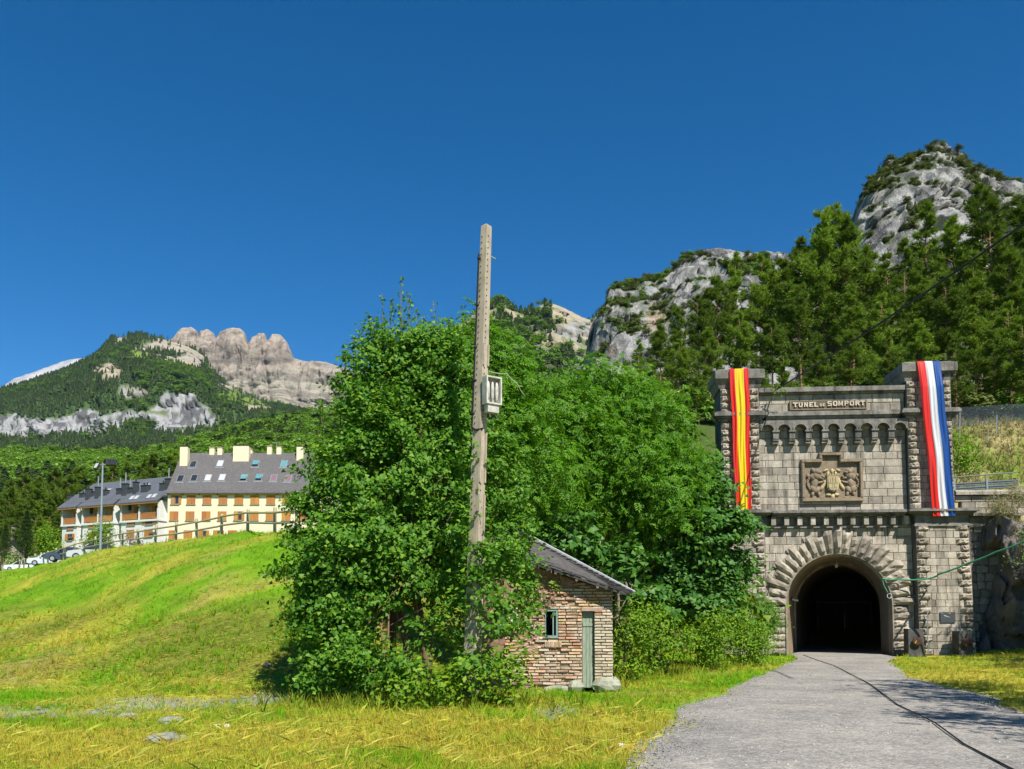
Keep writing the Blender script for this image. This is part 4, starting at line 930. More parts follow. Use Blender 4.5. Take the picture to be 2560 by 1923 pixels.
def banner(name, label, cat, ut0, ut1, ub0, ub1, ztop, zbot, stripes, seed, vtop, vbot):
    root = empty(name, PM @ Vector(((ub0 + ub1) / 2, vbot, zbot)), PYAW, label, cat, 'national banners hung on the portal towers')
    inv = Matrix.Translation((-(ub0 + ub1) / 2, -vbot, -zbot)); nz, r = 90, random.Random(seed)
    ph = [r.random() * 6.28 for _ in range(8)]
    for s0, s1, mat, pname in stripes:
        nu = max(5, int((s1 - s0) * 30)); V = []
        for j in range(nz + 1):
            t = j / nz; u0, u1 = ut0 + (ub0 - ut0) * t, ut1 + (ub1 - ut1) * t; z = ztop + (zbot - ztop) * t
            hang = vtop + (vbot - vtop) * min(1, t * 6) if t < .17 else vbot
            for i in range(nu + 1):
                a = s0 + (s1 - s0) * i / nu
                fold = .030 * math.sin(a * 21 + ph[0] + 2.0 * math.sin(t * 5 + ph[1])) + .024 * math.sin(a * 39 + ph[2] + 3 * t) + .02 * math.sin(t * 17 + ph[3] + a * 4)
                edge = .02 * math.sin(t * 11 + ph[4] + a) 
                V.append(inv @ Vector((u0 + (u1 - u0) * a + edge, hang + fold * min(1, t * 5 + .12) - .05, z)))
        w = nu + 1; m = MB(); m.add(V, [(j * w + i, (j + 1) * w + i, (j + 1) * w + i + 1, j * w + i + 1) for j in range(nz) for i in range(nu)]); m.build(pname, mat, root, True)
        # strip folded over the cap
        m = MB(); zc = ztop - zbot
        q = [inv @ Vector((ut0 + (ut1 - ut0) * a, v, ztop + h)) for a in (s0, s1) for v, h in ((vtop - .05, 0), (vtop - .02, .035), (vtop + .9, .16))]
        m.add(q, [(0, 3, 4, 1), (1, 4, 5, 2)]); m.build('folded_strip', mat, root)
ztl, ztr = Z(214) + .86, Z(196) + .86
banner('spanish_banner', 'red and yellow vertically striped banner hanging from the tower cap beside the trees', 'banner', U(146), U(244), U(166), U(242), ztl, Z(885), [(0, .27, C_red, 'red_stripe'), (.27, .74, C_yel, 'yellow_stripe'), (.74, 1, C_red, 'red_stripe')], 3, -.66, -.68)
banner('french_banner', 'red white and blue vertically striped banner hanging from the right tower cap', 'banner', U(1104), U(1218), U(1155), U(1266), ztr, Z(912), [(0, .335, C_red, 'red_stripe'), (.335, .67, C_whi, 'white_stripe'), (.67, 1, C_blu, 'blue_stripe')], 8, -.66, -.80)

# plaque, buffer stops, hose, pipe
M_plq = simple('dark_plaque', (.055, .06, .068), .45, .2, 12, spec=.5)
plq = empty('wall_plaque', PM @ Vector((U(1220), -.56, Z(1455))), PYAW, 'dark grey plaque fixed to the right tower near its foot', 'plaque')
m = MB(); m.box(-.34, .34, -.03, .03, 0, .49); m.build('plate', M_plq, plq)
m = MB(); m.box(-.30, -.22, -.034, -.02, .42, .46); m.build('emblem', simple('teal_enamel', (.05, .35, .36), .5), plq)
m = MB(); m.box(.06, .12, -.034, -.02, .41, .46); m.build('emblem', simple('orange_enamel', (.6, .25, .04), .5), plq)
m = MB(); m.add([(-.2, -.034, .36), (.08, -.034, .26), (.10, -.034, .24), (-.16, -.034, .31)], [(0, 3, 2, 1)]); m.build('motif', simple('pale_enamel', (.5, .5, .5), .5), plq)
M_conc = simple('blackened_concrete', (.085, .082, .078), .9, .45, 3, bump=.6, bdist=.02); M_rust = simple('rusty_iron', (.085, .045, .034), .8, .4, 8, metal=.3, bump=.5)
M_steel = simple('galvanised_steel', (.42, .44, .46), .45, .15, 5, metal=.7)
def buffer_stop(u, v, wid, h, label, yel, tilt=0):
    p = PM @ Vector((u, v, 0)); p.z = float(H(np.array([p.x]), np.array([p.y]))[0]) - .03
    t = empty('buffer_stop', p, PYAW + tilt, label, 'buffer stop', 'old railway buffer stops by the portal')
    m = MB(); m.prism([(-wid / 2, 0), (wid / 2, 0), (wid / 2 * .93, h), (-wid / 2 * .95, h + .02)], -.25, .35); m.box(-wid / 2 - .05, wid / 2 + .05, -.32, .42, -.1, .06); m.build('concrete_block', M_conc, t)
    m = MB(); m.tube([(0, -.20, h * .58), (0, -.30, h * .57), (0, -.36, h * .565)], [.17, .17, .20], 14); m.build('buffer_cylinder', M_rust, t)
    b2 = MB(); b2.tube([(0, -.35, h * .565), (0, -.40, h * .56), (0, -.425, h * .56)], [.22, .22, .14], 18); b2.build('buffer_head', M_rust, t)
    if yel: m = MB(); m.tube([(-.12, -.43, h * .5), (-.04, -.436, h * .6)], [.03, .012], 6); m.build('paint_mark', simple('yellow_paint', (.45, .28, .03), .7), t)
buffer_stop(U(1030), -1.1, .72, 1.30, 'dark concrete buffer stop with yellow-marked head left of the grey pipe', True)
buffer_stop(U(1258), -1.3, .66, 1.15, 'dark concrete buffer stop with protruding rusty head below the plaque', False, R(6))
pp = empty('drain_pipe', PM @ Vector((U(1110), -.78, .1)), PYAW, 'thin grey steel pipe standing against the right tower', 'pipe')
m = MB(); m.tube([(0, 0, 0), (.0, 0, 1.0), (.02, .0, 2.05)], .028, 8); m.build('tube', M_steel, pp)
for z in (.6, 1.6): m = MB(); m.box(-.05, .05, -.03, .2, z, z + .04); m.build('clamp', M_steel, pp)
def cable(name, pts, r, mat, label, cat, n=6, sag=0.0, sub=14):
    q = []
    for i in range(len(pts) - 1):
        a, c = Vector(pts[i]), Vector(pts[i + 1])
        for k in range(sub): t = k / sub; p = a.lerp(c, t); p.z -= sag * 4 * t * (1 - t); q.append(p)
    q.append(Vector(pts[-1])); base = q[0].copy(); m = MB(); m.tube([p - base for p in q], r, n); o = m.build(name, mat, None, True); o.location = base; return tag(o, label, cat)
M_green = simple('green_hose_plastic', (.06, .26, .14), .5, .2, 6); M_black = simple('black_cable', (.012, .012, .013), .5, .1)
hose = [PM @ Vector((U(912), -.22, Z(1228))), PM @ Vector((U(985), -.3, Z(1232))), PM @ Vector((U(1078), -.75, Z(1237))), PM @ Vector((U(1150), -1.0, Z(1222)))] + [P(x, y, Y) for x, y, Y in ((2345, 1436, 39.5), (2420, 1408, 38.6), (2490, 1380, 37.6), (2570, 1350, 36.5), (2680, 1300, 35))]
cable('green_hose', hose, .042, M_green, 'green hose stretched from the arch edge to the rock on the right', 'hose', 7, .03, 6)
cable('hanging_hose_end', [PM @ Vector((U(914), -.2, Z(1230))), PM @ Vector((U(922), -.2, Z(1265))), PM @ Vector((U(940), -.18, Z(1300)))], .03, M_green, 'short green hose end hanging at the arch edge', 'hose')
cable('overhead_cable', [PM @ Vector((U(385), -.1, Z(225))), P(2560, 560, 22), P(2760, 415, 17)], .035, M_black, 'thick black overhead cable sloping up from the portal parapet to the right', 'cable', 6, .12)
cable('overhead_wire', [P(1880, 935, 44), P(2280, 655, 33), P(2560, 488, 26), P(2760, 360, 22)], .016, M_black, 'thin black overhead wire sloping through the pines', 'wire', 5, .05)
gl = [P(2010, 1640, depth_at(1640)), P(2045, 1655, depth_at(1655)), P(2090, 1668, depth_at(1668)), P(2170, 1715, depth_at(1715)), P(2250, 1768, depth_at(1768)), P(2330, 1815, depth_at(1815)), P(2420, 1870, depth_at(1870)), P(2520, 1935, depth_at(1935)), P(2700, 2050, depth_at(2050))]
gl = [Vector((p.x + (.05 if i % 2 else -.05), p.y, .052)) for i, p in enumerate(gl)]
cable('wire_shadow_line', gl, .012, M_black, 'thin black line along the road standing in for an overhead wire shadow', 'cable', 6, 0, 3)  # thin black tube laid on the road in place of an overhead wire's shadow
tl = empty('tunnel_lamp', PM @ Vector((U(750) + .3, 3.0, ZS + 2.15)), PYAW, 'small bulkhead lamp hanging under the tunnel vault', 'lamp')
m = MB(); m.tube([(0, 0, .35), (0, 0, .1)], .02, 6); m.tube([(0, 0, .12), (0, 0, .05), (0, 0, -.06)], [.03, .12, .10], 10); m.build('housing', M_steel, tl)
m = MB(); m.blob((0, 0, -.07), (.085, .085, .10), seg=10, rings=6); m.build('glass_bowl', simple('dusty_glass', (.6, .58, .5), .3, .1), tl, True)
sb = empty('strip_light', PM @ Vector((-1.95 + .3, 2.2, 2.75)), PYAW, 'short pale strip light on the left inner wall of the tunnel', 'lamp')
m = MB(); m.tube([(-.05, 0, 0), (.28, .1, -.06)], .05, 8); m.build('tube', M_pale, sb); m = MB(); m.box(-.12, -.03, -.06, .06, -.08, .14); m.build('bracket', M_rust, sb)
wr = empty('coiled_wire', PM @ Vector((U(945), -.24, Z(1330))), PYAW, 'coil of white wire hanging on the right of the arch', 'wire')
m = MB()
for k in range(3): m.tube([(.09 * math.cos(a + k) * (1 + .1 * k), -.02 - .015 * k, .11 + .11 * math.sin(a + k)) for a in np.linspace(0, 6.2, 14)], .008, 5)
m.build('loop', simple('white_wire', (.7, .7, .68), .5), wr)

# terrace behind the retaining wall: guard rail, mesh fence
M_rail = simple('galvanised_rail', (.36, .39, .40), .4, .15, 4, metal=.6)
gr = empty('guard_rail', P(2388, 1205, 47), 0, 'galvanised steel guard rail on the terrace right of the portal', 'guard rail'); g0 = gr.location.copy()
LP = lambda x, y, Y: P(x, y, Y) - g0
m = MB(); m.tube([LP(2380, 1194, 47), LP(2542, 1181, 45.5)], .035, 8); m.build('top_rail', M_rail, gr)
for dy, nm in ((0, 'beam'), (11, 'beam')):
    a, c = LP(2384, 1213 + dy, 47), LP(2545, 1203 + dy, 45.5); m = MB()
    sec = [(0, .16), (-.06, .12), (-.06, .06), (0, .02), (0, -.02), (-.06, -.06), (-.06, -.12), (0, -.16)]; V = []
    for q in (a, c): V += [(q.x, q.y + s0, q.z + s1 * .6) for s0, s1 in sec]
    m.add(V, [(i, i + 8, i + 9, i + 1) for i in range(7)]); m.build(nm, M_rail, gr)
for x in (2388, 2470, 2540):
    a = LP(x, 1240, 46.8 - (x - 2388) / 160 * 1.3); m = MB(); m.box(a.x - .05, a.x + .05, a.y + .02, a.y + .12, a.z - .6, a.z + .95); m.build('post', M_rust if x == 2540 else M_rail, gr)
mf = empty('mesh_fence', P(2395, 1085, 58.5), 0, 'grey wire mesh fence with thin posts across the grassy slope', 'fence'); f0 = mf.location.copy()
for x, y0, y1 in ((2398, 1085, 1020), (2490, 1070, 1038), (2468, 1150, 1075)):
    a, c = P(x, y0, 58.2) - f0, P(x + 2, y1, 58.2) - f0; m = MB(); m.tube([a - Vector((0, 0, .5)), c], .035, 6); m.build('post', M_rail, mf)
m = MB(); A, B2, C2, D2 = P(2372, 1068, 58.6) - f0, P(2570, 1050, 58.6) - f0, P(2570, 1008, 58.6) - f0, P(2372, 1020, 58.6) - f0
for k in range(60):
    for s in (0, 1):
        t = k / 59; a = A.lerp(B2, t); t2 = min(1, max(0, t + (.09 if s else -.09))); c = D2.lerp(C2, t2); m.tube([a, c], .008, 3, caps=False)
m.build('wire_mesh', M_rail, mf)

# ================================================================== ROCK OUTCROP ON THE RIGHT
def outcrop():
    nu, nz = 90, 60; V = []
    for j in range(nz + 1):
        t = j / nz
        for i in range(nu + 1):
            s = i / nu
            # plan path: from the retaining wall towards the camera's right
            if s < .35: x, y = 22.3 + .6 * s / .35, 42.6 - 2.2 * s / .35
            else: x, y = 22.9 + 9 * (s - .35) / .65, 40.4 - 6.5 * (s - .35) / .65
            h = 5.6 + 2.0 * s + .6 * math.sin(s * 9)
            lean = 1.0 * t ** 1.5; V.append((x + lean * .7 + (t > .98) * 2.5, y + lean * .9 + (t > .98) * 2.5, -.4 + (h + .4) * min(1, t / .96)))
    V = np.array(V); d = .8 * ridged(V * np.array([.25, .25, .15]), 3, 81) + 1.1 * facets(V * np.array([.5, .5, .35]), 82) + .45 * facets(V * np.array([1.6, 1.6, 1.0]), 85) - .4
    V[:, 0] -= .45 * d; V[:, 1] -= .9 * d; V[:, 2] += .3 * fbm(V * .8, 3, 83)
    ii = np.arange(len(V)).reshape(nz + 1, nu + 1); T = np.stack([ii[:-1, :-1], ii[:-1, 1:], ii[1:, 1:], ii[1:, :-1]], -1).reshape(-1, 4)
    n = fbm(V * .7, 4, 84); c = mixc((.065, .055, .05), (.17, .15, .135), sstep(-.3, .3, n)); top = sstep(6.0, 7.0, V[:, 2] - 1.5 * np.clip((V[:, 0] - 22) / 9, 0, 1)); c = mixc(c, (.12, .14, .03), top)
    o = np_obj('rock_outcrop', V, T, land_mat('dark_schist', 1.2, 1.0, .12, (1, 1, .6), (.5, 1.2)), None, c, False)
    return tag(o, 'dark jagged rock face right of the tunnel portal', 'rock')
outcrop()

# ================================================================== BRICK SHACK
def brick_mat():
    k = NT('weathered_brick'); w = k.n('ShaderNodeNewGeometry').outputs['Position']; n1 = k.noise(w, 2.2, 5); n2 = k.noise(w, 30, 4, .7); n0 = k.noise(w, .9, 3)
    c = k.ramp(k.rnd(), [(0, (.38, .17, .10)), (.2, (.46, .25, .14)), (.4, (.50, .33, .20)), (.6, (.46, .36, .25)), (.8, (.40, .34, .27)), (1, (.52, .37, .16))])
    c = k.mix(k.ramp(n1, [(.38, 0.0), (.60, .75)]), c, (.52, .44, .35)); c = k.mix(1.0, c, k.ramp(n2, [(.3, .62), (.65, 1.15)]), 'MULTIPLY')
    k.principled(c, .92, k.bump(n2, .6, .006), spec=.15); return k.m
M_brick = brick_mat(); M_core = simple('crumbling_mortar', (.33, .20, .14), .95, .35, 9, bump=.9, bdist=.03)
M_slate = simple('old_slate', (.085, .078, .074), .8, .35, 6, bump=.5, bdist=.01, rnd=.5); M_greenw = simple('faded_green_wood', (.27, .32, .24), .85, .3, 7, bump=.5, bdist=.004, stretch=(6, 6, .5))
M_tealw = simple('teal_window_wood', (.20, .30, .28), .8, .25, 8, stretch=(4, 4, .7)); M_zinc = simple('zinc_flashing', (.55, .56, .58), .5, .15, 3, metal=.3)
SY = 21.6; s0 = P(1296, 1720, SY); shack = empty('brick_shack', (s0.x, SY, 0), R(-3), 'small ruined brick shack with slate roof and faded green door', 'shack')
PXM = SY / F
sx = lambda zx: (1180 + zx * .2767 - 1296) * PXM; sz = lambda zy: (P(1400, 1320 + zy * .2767, SY).z)
W0, W1 = sx(300), sx(1268); zt = lambda u: np.interp(u, [W0 - 1.0, W0, sx(480), sx(1268)], [sz(120), sz(225), sz(330), sz(575)])
DR = (sx(992), sx(1100), 0.0, sz(755)); WN = (sx(660), sx(775), sz(985), sz(740))
# core with openings
m = MB(); d0, d1 = .055, .30
us = [W0 - 1.0, W0, WN[0], WN[1], DR[0], DR[1], W1]
def wallpiece(u0, u1, z0, z1a, z1b): m.prism([(u0, z0), (u1, z0), (u1, z1b), (u0, z1a)], d0, d1)
wallpiece(us[0], WN[0], -.1, zt(us[0]), zt(WN[0])); wallpiece(WN[0], WN[1], -.1, WN[2], WN[2]); wallpiece(WN[0], WN[1], WN[3], zt(WN[0]), zt(WN[1])); wallpiece(WN[1], DR[0], -.1, zt(WN[1]), zt(DR[0]))
wallpiece(DR[0], DR[1], DR[3], zt(DR[0]), zt(DR[1])); wallpiece(DR[1], W1 - .01, -.1, zt(DR[1]), zt(W1))
m.build('wall_core', M_core, shack)
m = MB(); m.box(W1 - .32, W1 - .02, .3, 2.7, -.1, zt(W1) + .05); m.box(W0 - 1.0, W0 - .7, .3, 2.7, -.1, 2.7); m.box(W0 - .7, W1 - .32, 2.4, 2.7, -.1, 2.9); m.build('side_walls', M_core, shack)
def brick_me(seed):
    r = random.Random(seed); J = lambda s: (r.random() - .5) * s
    V = [(0, 1, 0), (1, 1, 0), (1, 1, 1), (0, 1, 1), (J(.02), .25 + J(.1), .06 + J(.08)), (1 + J(.02), .25 + J(.1), .06 + J(.08)), (1 + J(.02), .25 + J(.1), .96 + J(.05)), (J(.02), .25 + J(.1), .96 + J(.05)),
         (.04 + J(.05), J(.25), .15 + J(.12)), (.96 + J(.05), J(.25), .15 + J(.12)), (.96 + J(.05), J(.25), .88 + J(.1)), (.04 + J(.05), J(.25), .88 + J(.1))]
    Fc = [(8, 9, 10, 11)] + [(4 + i, 4 + (i + 1) % 4, 8 + (i + 1) % 4, 8 + i) for i in range(4)] + [(i, (i + 1) % 4, 4 + (i + 1) % 4, 4 + i) for i in range(4)]
    mm = MB(); mm.add(V, Fc); return mm.mesh('brick', M_brick)
BR = [brick_me(400 + i) for i in range(7)]
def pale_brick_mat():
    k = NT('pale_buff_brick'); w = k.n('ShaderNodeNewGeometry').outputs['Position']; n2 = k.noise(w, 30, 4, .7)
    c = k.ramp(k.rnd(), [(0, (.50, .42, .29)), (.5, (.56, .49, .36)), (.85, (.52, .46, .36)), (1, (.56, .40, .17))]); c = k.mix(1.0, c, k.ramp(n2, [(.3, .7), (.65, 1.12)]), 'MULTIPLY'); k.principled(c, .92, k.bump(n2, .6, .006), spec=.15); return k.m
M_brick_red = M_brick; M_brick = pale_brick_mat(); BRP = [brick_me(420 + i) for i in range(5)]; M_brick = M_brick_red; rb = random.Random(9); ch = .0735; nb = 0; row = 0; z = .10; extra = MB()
cand = []
while z < 3.1:
    u = W0 + .12 - (.14 if row % 2 else 0)
    while u < W1 - .03:
        w = .285 * rb.uniform(.88, 1.1); e = min(u + w, W1); mid = (u + e) / 2
        for a, c in ((DR[0], DR[1]), ):
            if z < DR[3] and u < a < e: e = a
            if z < DR[3] and a <= u < c: u = c; e = min(u + w * (.6 if row % 2 else 1), W1)
        if WN[2] - ch < z < WN[3]:
            if u < WN[0] < e: e = WN[0]
            if WN[0] <= u < WN[1]: u = WN[1]; e = min(u + w * .7, W1)
        ok = z + ch < zt((u + e) / 2) - .02 and e - u > .04
        ero = fbm(np.array([[u * 1.3, z * 1.3, 3.0]]), 3, 91)[0] + (.34 if (u < WN[0] and z > 1.0) else 0) + (.42 if (z > 1.95 and u < DR[0] + .05) else 0) - (.5 if u > DR[0] - .3 else 0)
        if ok and ero < .26 + .25 * rb.random(): cand.append((u, e, z, ero))
        u = e
    z += ch; row += 1
big = sorted(cand, key=lambda c: -(c[1] - c[0]) - .001 * rb.random())[:300]; bigset = set(map(id, big))
BVS, BTS = [], 0
for c in cand:
    u, e, z, ero = c; deep = rb.uniform(-.012, .012) + (.035 if ero > .12 and rb.random() < .5 else 0)
    lo, sc_ = (u + .006, deep, z + .004), (e - u - .012, .10, ch - .012)
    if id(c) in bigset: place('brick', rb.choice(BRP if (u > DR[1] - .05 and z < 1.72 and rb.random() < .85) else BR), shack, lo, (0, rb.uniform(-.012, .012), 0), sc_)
    else: extra.cbox(lo[0], lo[0] + sc_[0], lo[1], lo[1] + .1, lo[2], lo[2] + sc_[2], .006)
tag(extra.build('short_bricks', M_brick, shack), kind='stuff')
chips = MB()
for k_ in range(420):
    u_, z_ = rb.uniform(W0 - .1, DR[0] + .2), rb.uniform(.3, 3.0)
    if z_ > zt(u_) - .05 or (WN[0] - .06 < u_ < WN[1] + .06 and WN[2] - .2 < z_ < WN[3] + .04): continue
    if not (u_ < WN[0] or z_ > 1.95): continue
    a_, b_, c_ = rb.uniform(.03, .12), rb.uniform(.02, .05), rb.uniform(.02, .05); M_ = Matrix.Translation((u_, .055, z_)) @ Matrix.Rotation(rb.uniform(-.3, .3), 4, 'Y') @ Matrix.Rotation(rb.uniform(-.3, .3), 4, 'Z')
    chips.cbox(-a_ / 2, a_ / 2, -b_, .02, -c_ / 2, c_ / 2, .008, M=M_)
tag(chips.build('broken_bricks', M_brick, shack), kind='stuff')
# soldier course under the window, lintel over the door, footing stones
for i in range(9): place('sill_brick', rb.choice(BR), shack, (WN[0] - .01 + i * .046, -.02, sz(1085)), (0, 0, 0), (.042, .1, .17))
m = MB(); m.cbox(DR[0] - .02, DR[1] + .20, -.015, .1, DR[3], DR[3] + .10, .012); m.build('lintel', simple('pink_stone', (.42, .29, .23), .9, .2, 8), shack)
M_foot = simple('mossy_stone', (.33, .33, .25), .9, .3, 5, bump=.6, bdist=.02)
m = MB(); m.blob((DR[1] + .26, .03, .10), (.34, .17, .20), seg=9, rings=6, rough=.22, seed=2); m.blob((DR[1] + .45, .08, .10), (.20, .2, .20), seg=9, rings=6, rough=.2, seed=3); m.build('foundation_stone', M_foot, shack)
m = MB(); m.blob((DR[0] - .16, -.04, .06), (.20, .15, .17), seg=9, rings=6, rough=.25, seed=5); m.build('foundation_stone', M_foot, shack)
m = MB(); m.blob((DR[0] - .62, .0, .0), (.34, .14, .10), seg=9, rings=5, rough=.2, seed=6); m.build('foundation_stone', M_foot, shack)
door = MB(); door.box(DR[0], DR[1], .14, .17, .02, DR[3]); dob = door.build('door', M_greenw, shack)
for i in range(3): w = (DR[1] - DR[0] - .02) / 3; m = MB(); m.cbox(DR[0] + .008 + i * w, DR[0] + .002 + (i + 1) * w, .118, .145, .03, DR[3] - .01, .004); m.build('plank', M_greenw, dob)
m = MB(); m.box(DR[0] + .02, DR[1] - .02, .10, .13, DR[3] - .36, DR[3] - .28); m.build('ledge', M_greenw, dob)
wf = MB(); t = .035
wf.box(WN[0], WN[1], .02, .12, WN[3] - t, WN[3]); wf.box(WN[0], WN[1], .02, .12, WN[2], WN[2] + t); wf.box(WN[0], WN[0] + t * .6, .021, .119, WN[2] + t, WN[3] - t); wf.box(WN[1] - t * 1.3, WN[1], .021, .119, WN[2] + t, WN[3] - t)
win = wf.build('window', M_tealw, shack); m = MB(); m.box(WN[1] - .13, WN[1] - .10, .05, .30, WN[2] + .04, WN[3] - .04); m.box(WN[1] - .131, WN[1] - .04, .06, .08, WN[3] - .08, WN[3] - .04); m.build('casement', M_tealw, win)
m = MB(); m.box(WN[0] - .05, WN[1] + .03, -.02, .1, WN[2] - .03, WN[2]); m.build('sill', M_foot, win)
# roof: a plane falling to the right and a little towards the front
A_, B_, C_, D_ = [P(x, y, Y) - shack.location for x, y, Y in ((1290, 1392, 21.35), (1566, 1484, 21.15), (1352, 1359, 24.2), (1580, 1480, 24.2))]
Rm = Matrix.Rotation(R(3), 3, 'Z'); A_, B_, C_, D_ = [Rm @ q for q in (A_, B_, C_, D_)]
rp = lambda s, t: (A_.lerp(B_, s)).lerp(C_.lerp(D_, s), t)
m = MB(); nrm = (B_ - A_).cross(C_ - A_).normalized(); dn = nrm * -.05
q = [rp(-.35, 0), rp(1, 0), rp(1, 1), rp(-.35, 1)]; m.add(q + [p + dn for p in q], [(0, 1, 2, 3), (7, 6, 5, 4), (0, 4, 5, 1), (1, 5, 6, 2), (2, 6, 7, 3), (3, 7, 4, 0)]); roof = m.build('roof', M_slate, shack)
SLM = []
for k in range(4):
    r = random.Random(500 + k); J = lambda s: (r.random() - .5) * s; mm = MB()
    p5 = [(0, J(.1)), (.5, J(.12)), (1, J(.1)), (1, 1), (0, 1)]; mm.prism(p5, -.5, .5); SLM.append(mm.mesh('slate', M_slate))
ns, ntt = 17, 9; ex = (B_ - A_).normalized()
for j in range(ntt):
    for i in range(-5, ns):
        s = (i + (.5 if j % 2 else 0)) / ns + rb.uniform(-.008, .008); t = j / ntt
        if j == 0 and rb.random() < .32: continue
        p = rp(s, t) + nrm * (.02 + .006 * rb.random()); ey = (rp(s, t + .01) - rp(s, t)).normalized()
        M4 = Matrix((ex, -nrm, ey)).transposed(); tilt = Matrix.Rotation(rb.uniform(-.05, .05) if j > 1 else rb.uniform(-.28, .28), 3, 'Y') @ Matrix.Rotation(-.03, 3, 'X')
        o = place('slate', rb.choice(SLM), roof, p); o.rotation_euler = (M4 @ tilt).to_euler(); o.scale = ((B_ - A_).length / ns * .985, .014, (C_ - A_).length / ntt * 1.35)
m = MB(); e0, e1 = rp(-.35, 1.02) + nrm * .06, rp(1.03, 1.0) + nrm * .06; wv = (rp(.5, 1) - rp(.5, .95)).normalized() * .10
m.add([e0 - wv, e1 - wv, e1 + wv, e0 + wv, e0 - wv + dn, e1 - wv + dn, e1 + wv + dn, e0 + wv + dn], [(0, 1, 2, 3), (7, 6, 5, 4), (0, 4, 5, 1), (1, 5, 6, 2), (2, 6, 7, 3), (3, 7, 4, 0)]); m.build('flashing', M_zinc, roof)
m = MB()
for k in range(5): p = rp(.18 + k * .19, 0) + dn * 1.5; q2 = rp(.18 + k * .19, .95) + dn * 1.5; m.tube([p, q2], .035, 6)
m.build('rafters', simple('grey_timber', (.22, .19, .15), .9, .3, 6), roof)
# meter box on the shack wall
mb = empty('meter_box', shack.location + Vector((sx(235), -.02, sz(880))), R(-3), 'white meter box on the left end of the shack wall', 'meter box')
M_whitep = simple('aged_white_plastic', (.55, .53, .47), .7, .2, 6)
m = MB(); m.box(0, sx(415) - sx(235), -.12, .07, 0, sz(690) - sz(880)); m.build('cabinet', M_whitep, mb); w_ = sx(415) - sx(235)
m = MB(); m.box(w_ - .04, w_ + .01, -.20, -.1, -.02, sz(690) - sz(880) + .02); m.build('side_post', M_whitep, mb)
for k, (a, c) in enumerate(((.28, .33), (.40, .36), (.34, .24), (.42, .2))): m = MB(); m.box(w_ * (.3 + .14 * k), w_ * (.3 + .14 * k) + .035, -.125, -.115, a, a + .025); m.build('meter_dial', M_black, mb)

# ================================================================== CONCRETE POLE
M_pole = simple('pitted_concrete', (.40, .335, .25), .9, .22, 10, bump=.5, bdist=.006, stretch=(1, 1, .35))
pb, pt = P(1176, 1760, 17.4), P(1216, 566, 17.4); pole = empty('concrete_pole', (pb.x, pb.y, 0), 0, 'tall pitted concrete utility pole rising out of the bushes', 'utility pole')
L = Vector((pt.x - pb.x, 0, pt.z)); zr = Matrix.Rotation(R(-38), 3, 'Z')
def sect(t, w, d, z): return [zr @ Vector((a * w, c * d, 0)) + L * t for a, c in ((-1, -1), (1, -1), (1, 1), (-1, 1))]
m = MB(); V = []; ts = [0, .2, .4, .6, .8, 1.0]
for t in ts: k = 1 - .36 * t; V += sect(t, .122 * k, .122 * k, 0)
Fc = [(j * 4 + i, j * 4 + (i + 1) % 4, j * 4 + 4 + (i + 1) % 4, j * 4 + 4 + i) for j in range(len(ts) - 1) for i in range(4)]
apex = sum((Vector(v) for v in V[-4:]), Vector()) / 4 + Vector((0, 0, .06)); V.append(apex); b0 = len(V) - 1
Fc += [(20, 21, b0), (21, 22, b0), (22, 23, b0), (23, 20, b0)]; m.add(V, Fc); shaft = m.build('shaft', M_pole, pole)
# recessed panels on the right-hand face and rows of holes
m = MB()
for face, (fx, fy) in enumerate(((-1, 0), (1, 0))): pass
def onface(t, a, side, out=.002):
    k = .122 * (1 - .36 * t); loc = Vector((a * k, -k - out, 0)) if side == 0 else Vector((k + out, a * k, 0)); return zr @ loc + L * t
M_hole = simple('hole_dark', (.03, .027, .022), .9); hm = MB(); hm.tube([(0, 0, 0), (.001, 0, 0)], .014, 6); 
mh = MB()
for side, col in ((1, (-.35,)), (0, (-.5,))):
    for i in range(46):
        t = .40 + i * .0128
        for a in col:
            p = onface(t, a, side, .004); mh.blob(tuple(p), (.013, .013, .016), seg=6, rings=4)
tag(mh.build('bolt_holes', M_hole, shaft), kind='stuff')
M_poled = M_pole; mp = MB()
for t0, t1 in ((.05, .16), (.18, .30), (.33, .43), (.455, .56), (.70, .745)):
    for a0, a1 in ((-.95, -.55), (.55, .95)):
        q = [onface(t0, a0, 1, .0), onface(t0, a1, 1, .0), onface(t1, a1, 1, .0), onface(t1, a0, 1, .0)]; o = [onface(t0, a0, 1, .03), onface(t0, a1, 1, .03), onface(t1, a1, 1, .03), onface(t1, a0, 1, .03)]
        mp.add([*q, *o], [(4, 5, 6, 7), (0, 1, 5, 4), (1, 2, 6, 5), (2, 3, 7, 6), (3, 0, 4, 7)])
mp.build('flange_ribs', M_pole, shaft)
m = MB(); pts = [onface(t, -1.18, 0, .01) for t in np.linspace(.58, .94, 24)]; m.tube([pts[0] + Vector((.22, -.12, -.14)), pts[0] + Vector((.08, -.08, -.16)), pts[0] + Vector((.0, -.02, -.1))] + pts, .021, 6); m.build('riser_cable', M_black, pole)
for t in (.60, .67, .74, .83, .93): p = onface(t, -1.05, 0, .01); m = MB(); m.blob(tuple(p), (.05, .035, .03), seg=7, rings=5); m.build('cable_clip', M_rust if t == .74 else M_black, pole)
m = MB(); p = onface(.935, .9, 1, 0); m.tube([p, p + Vector((.10, 0, -.05))], .012, 6); m.build('hook', M_steel, pole)
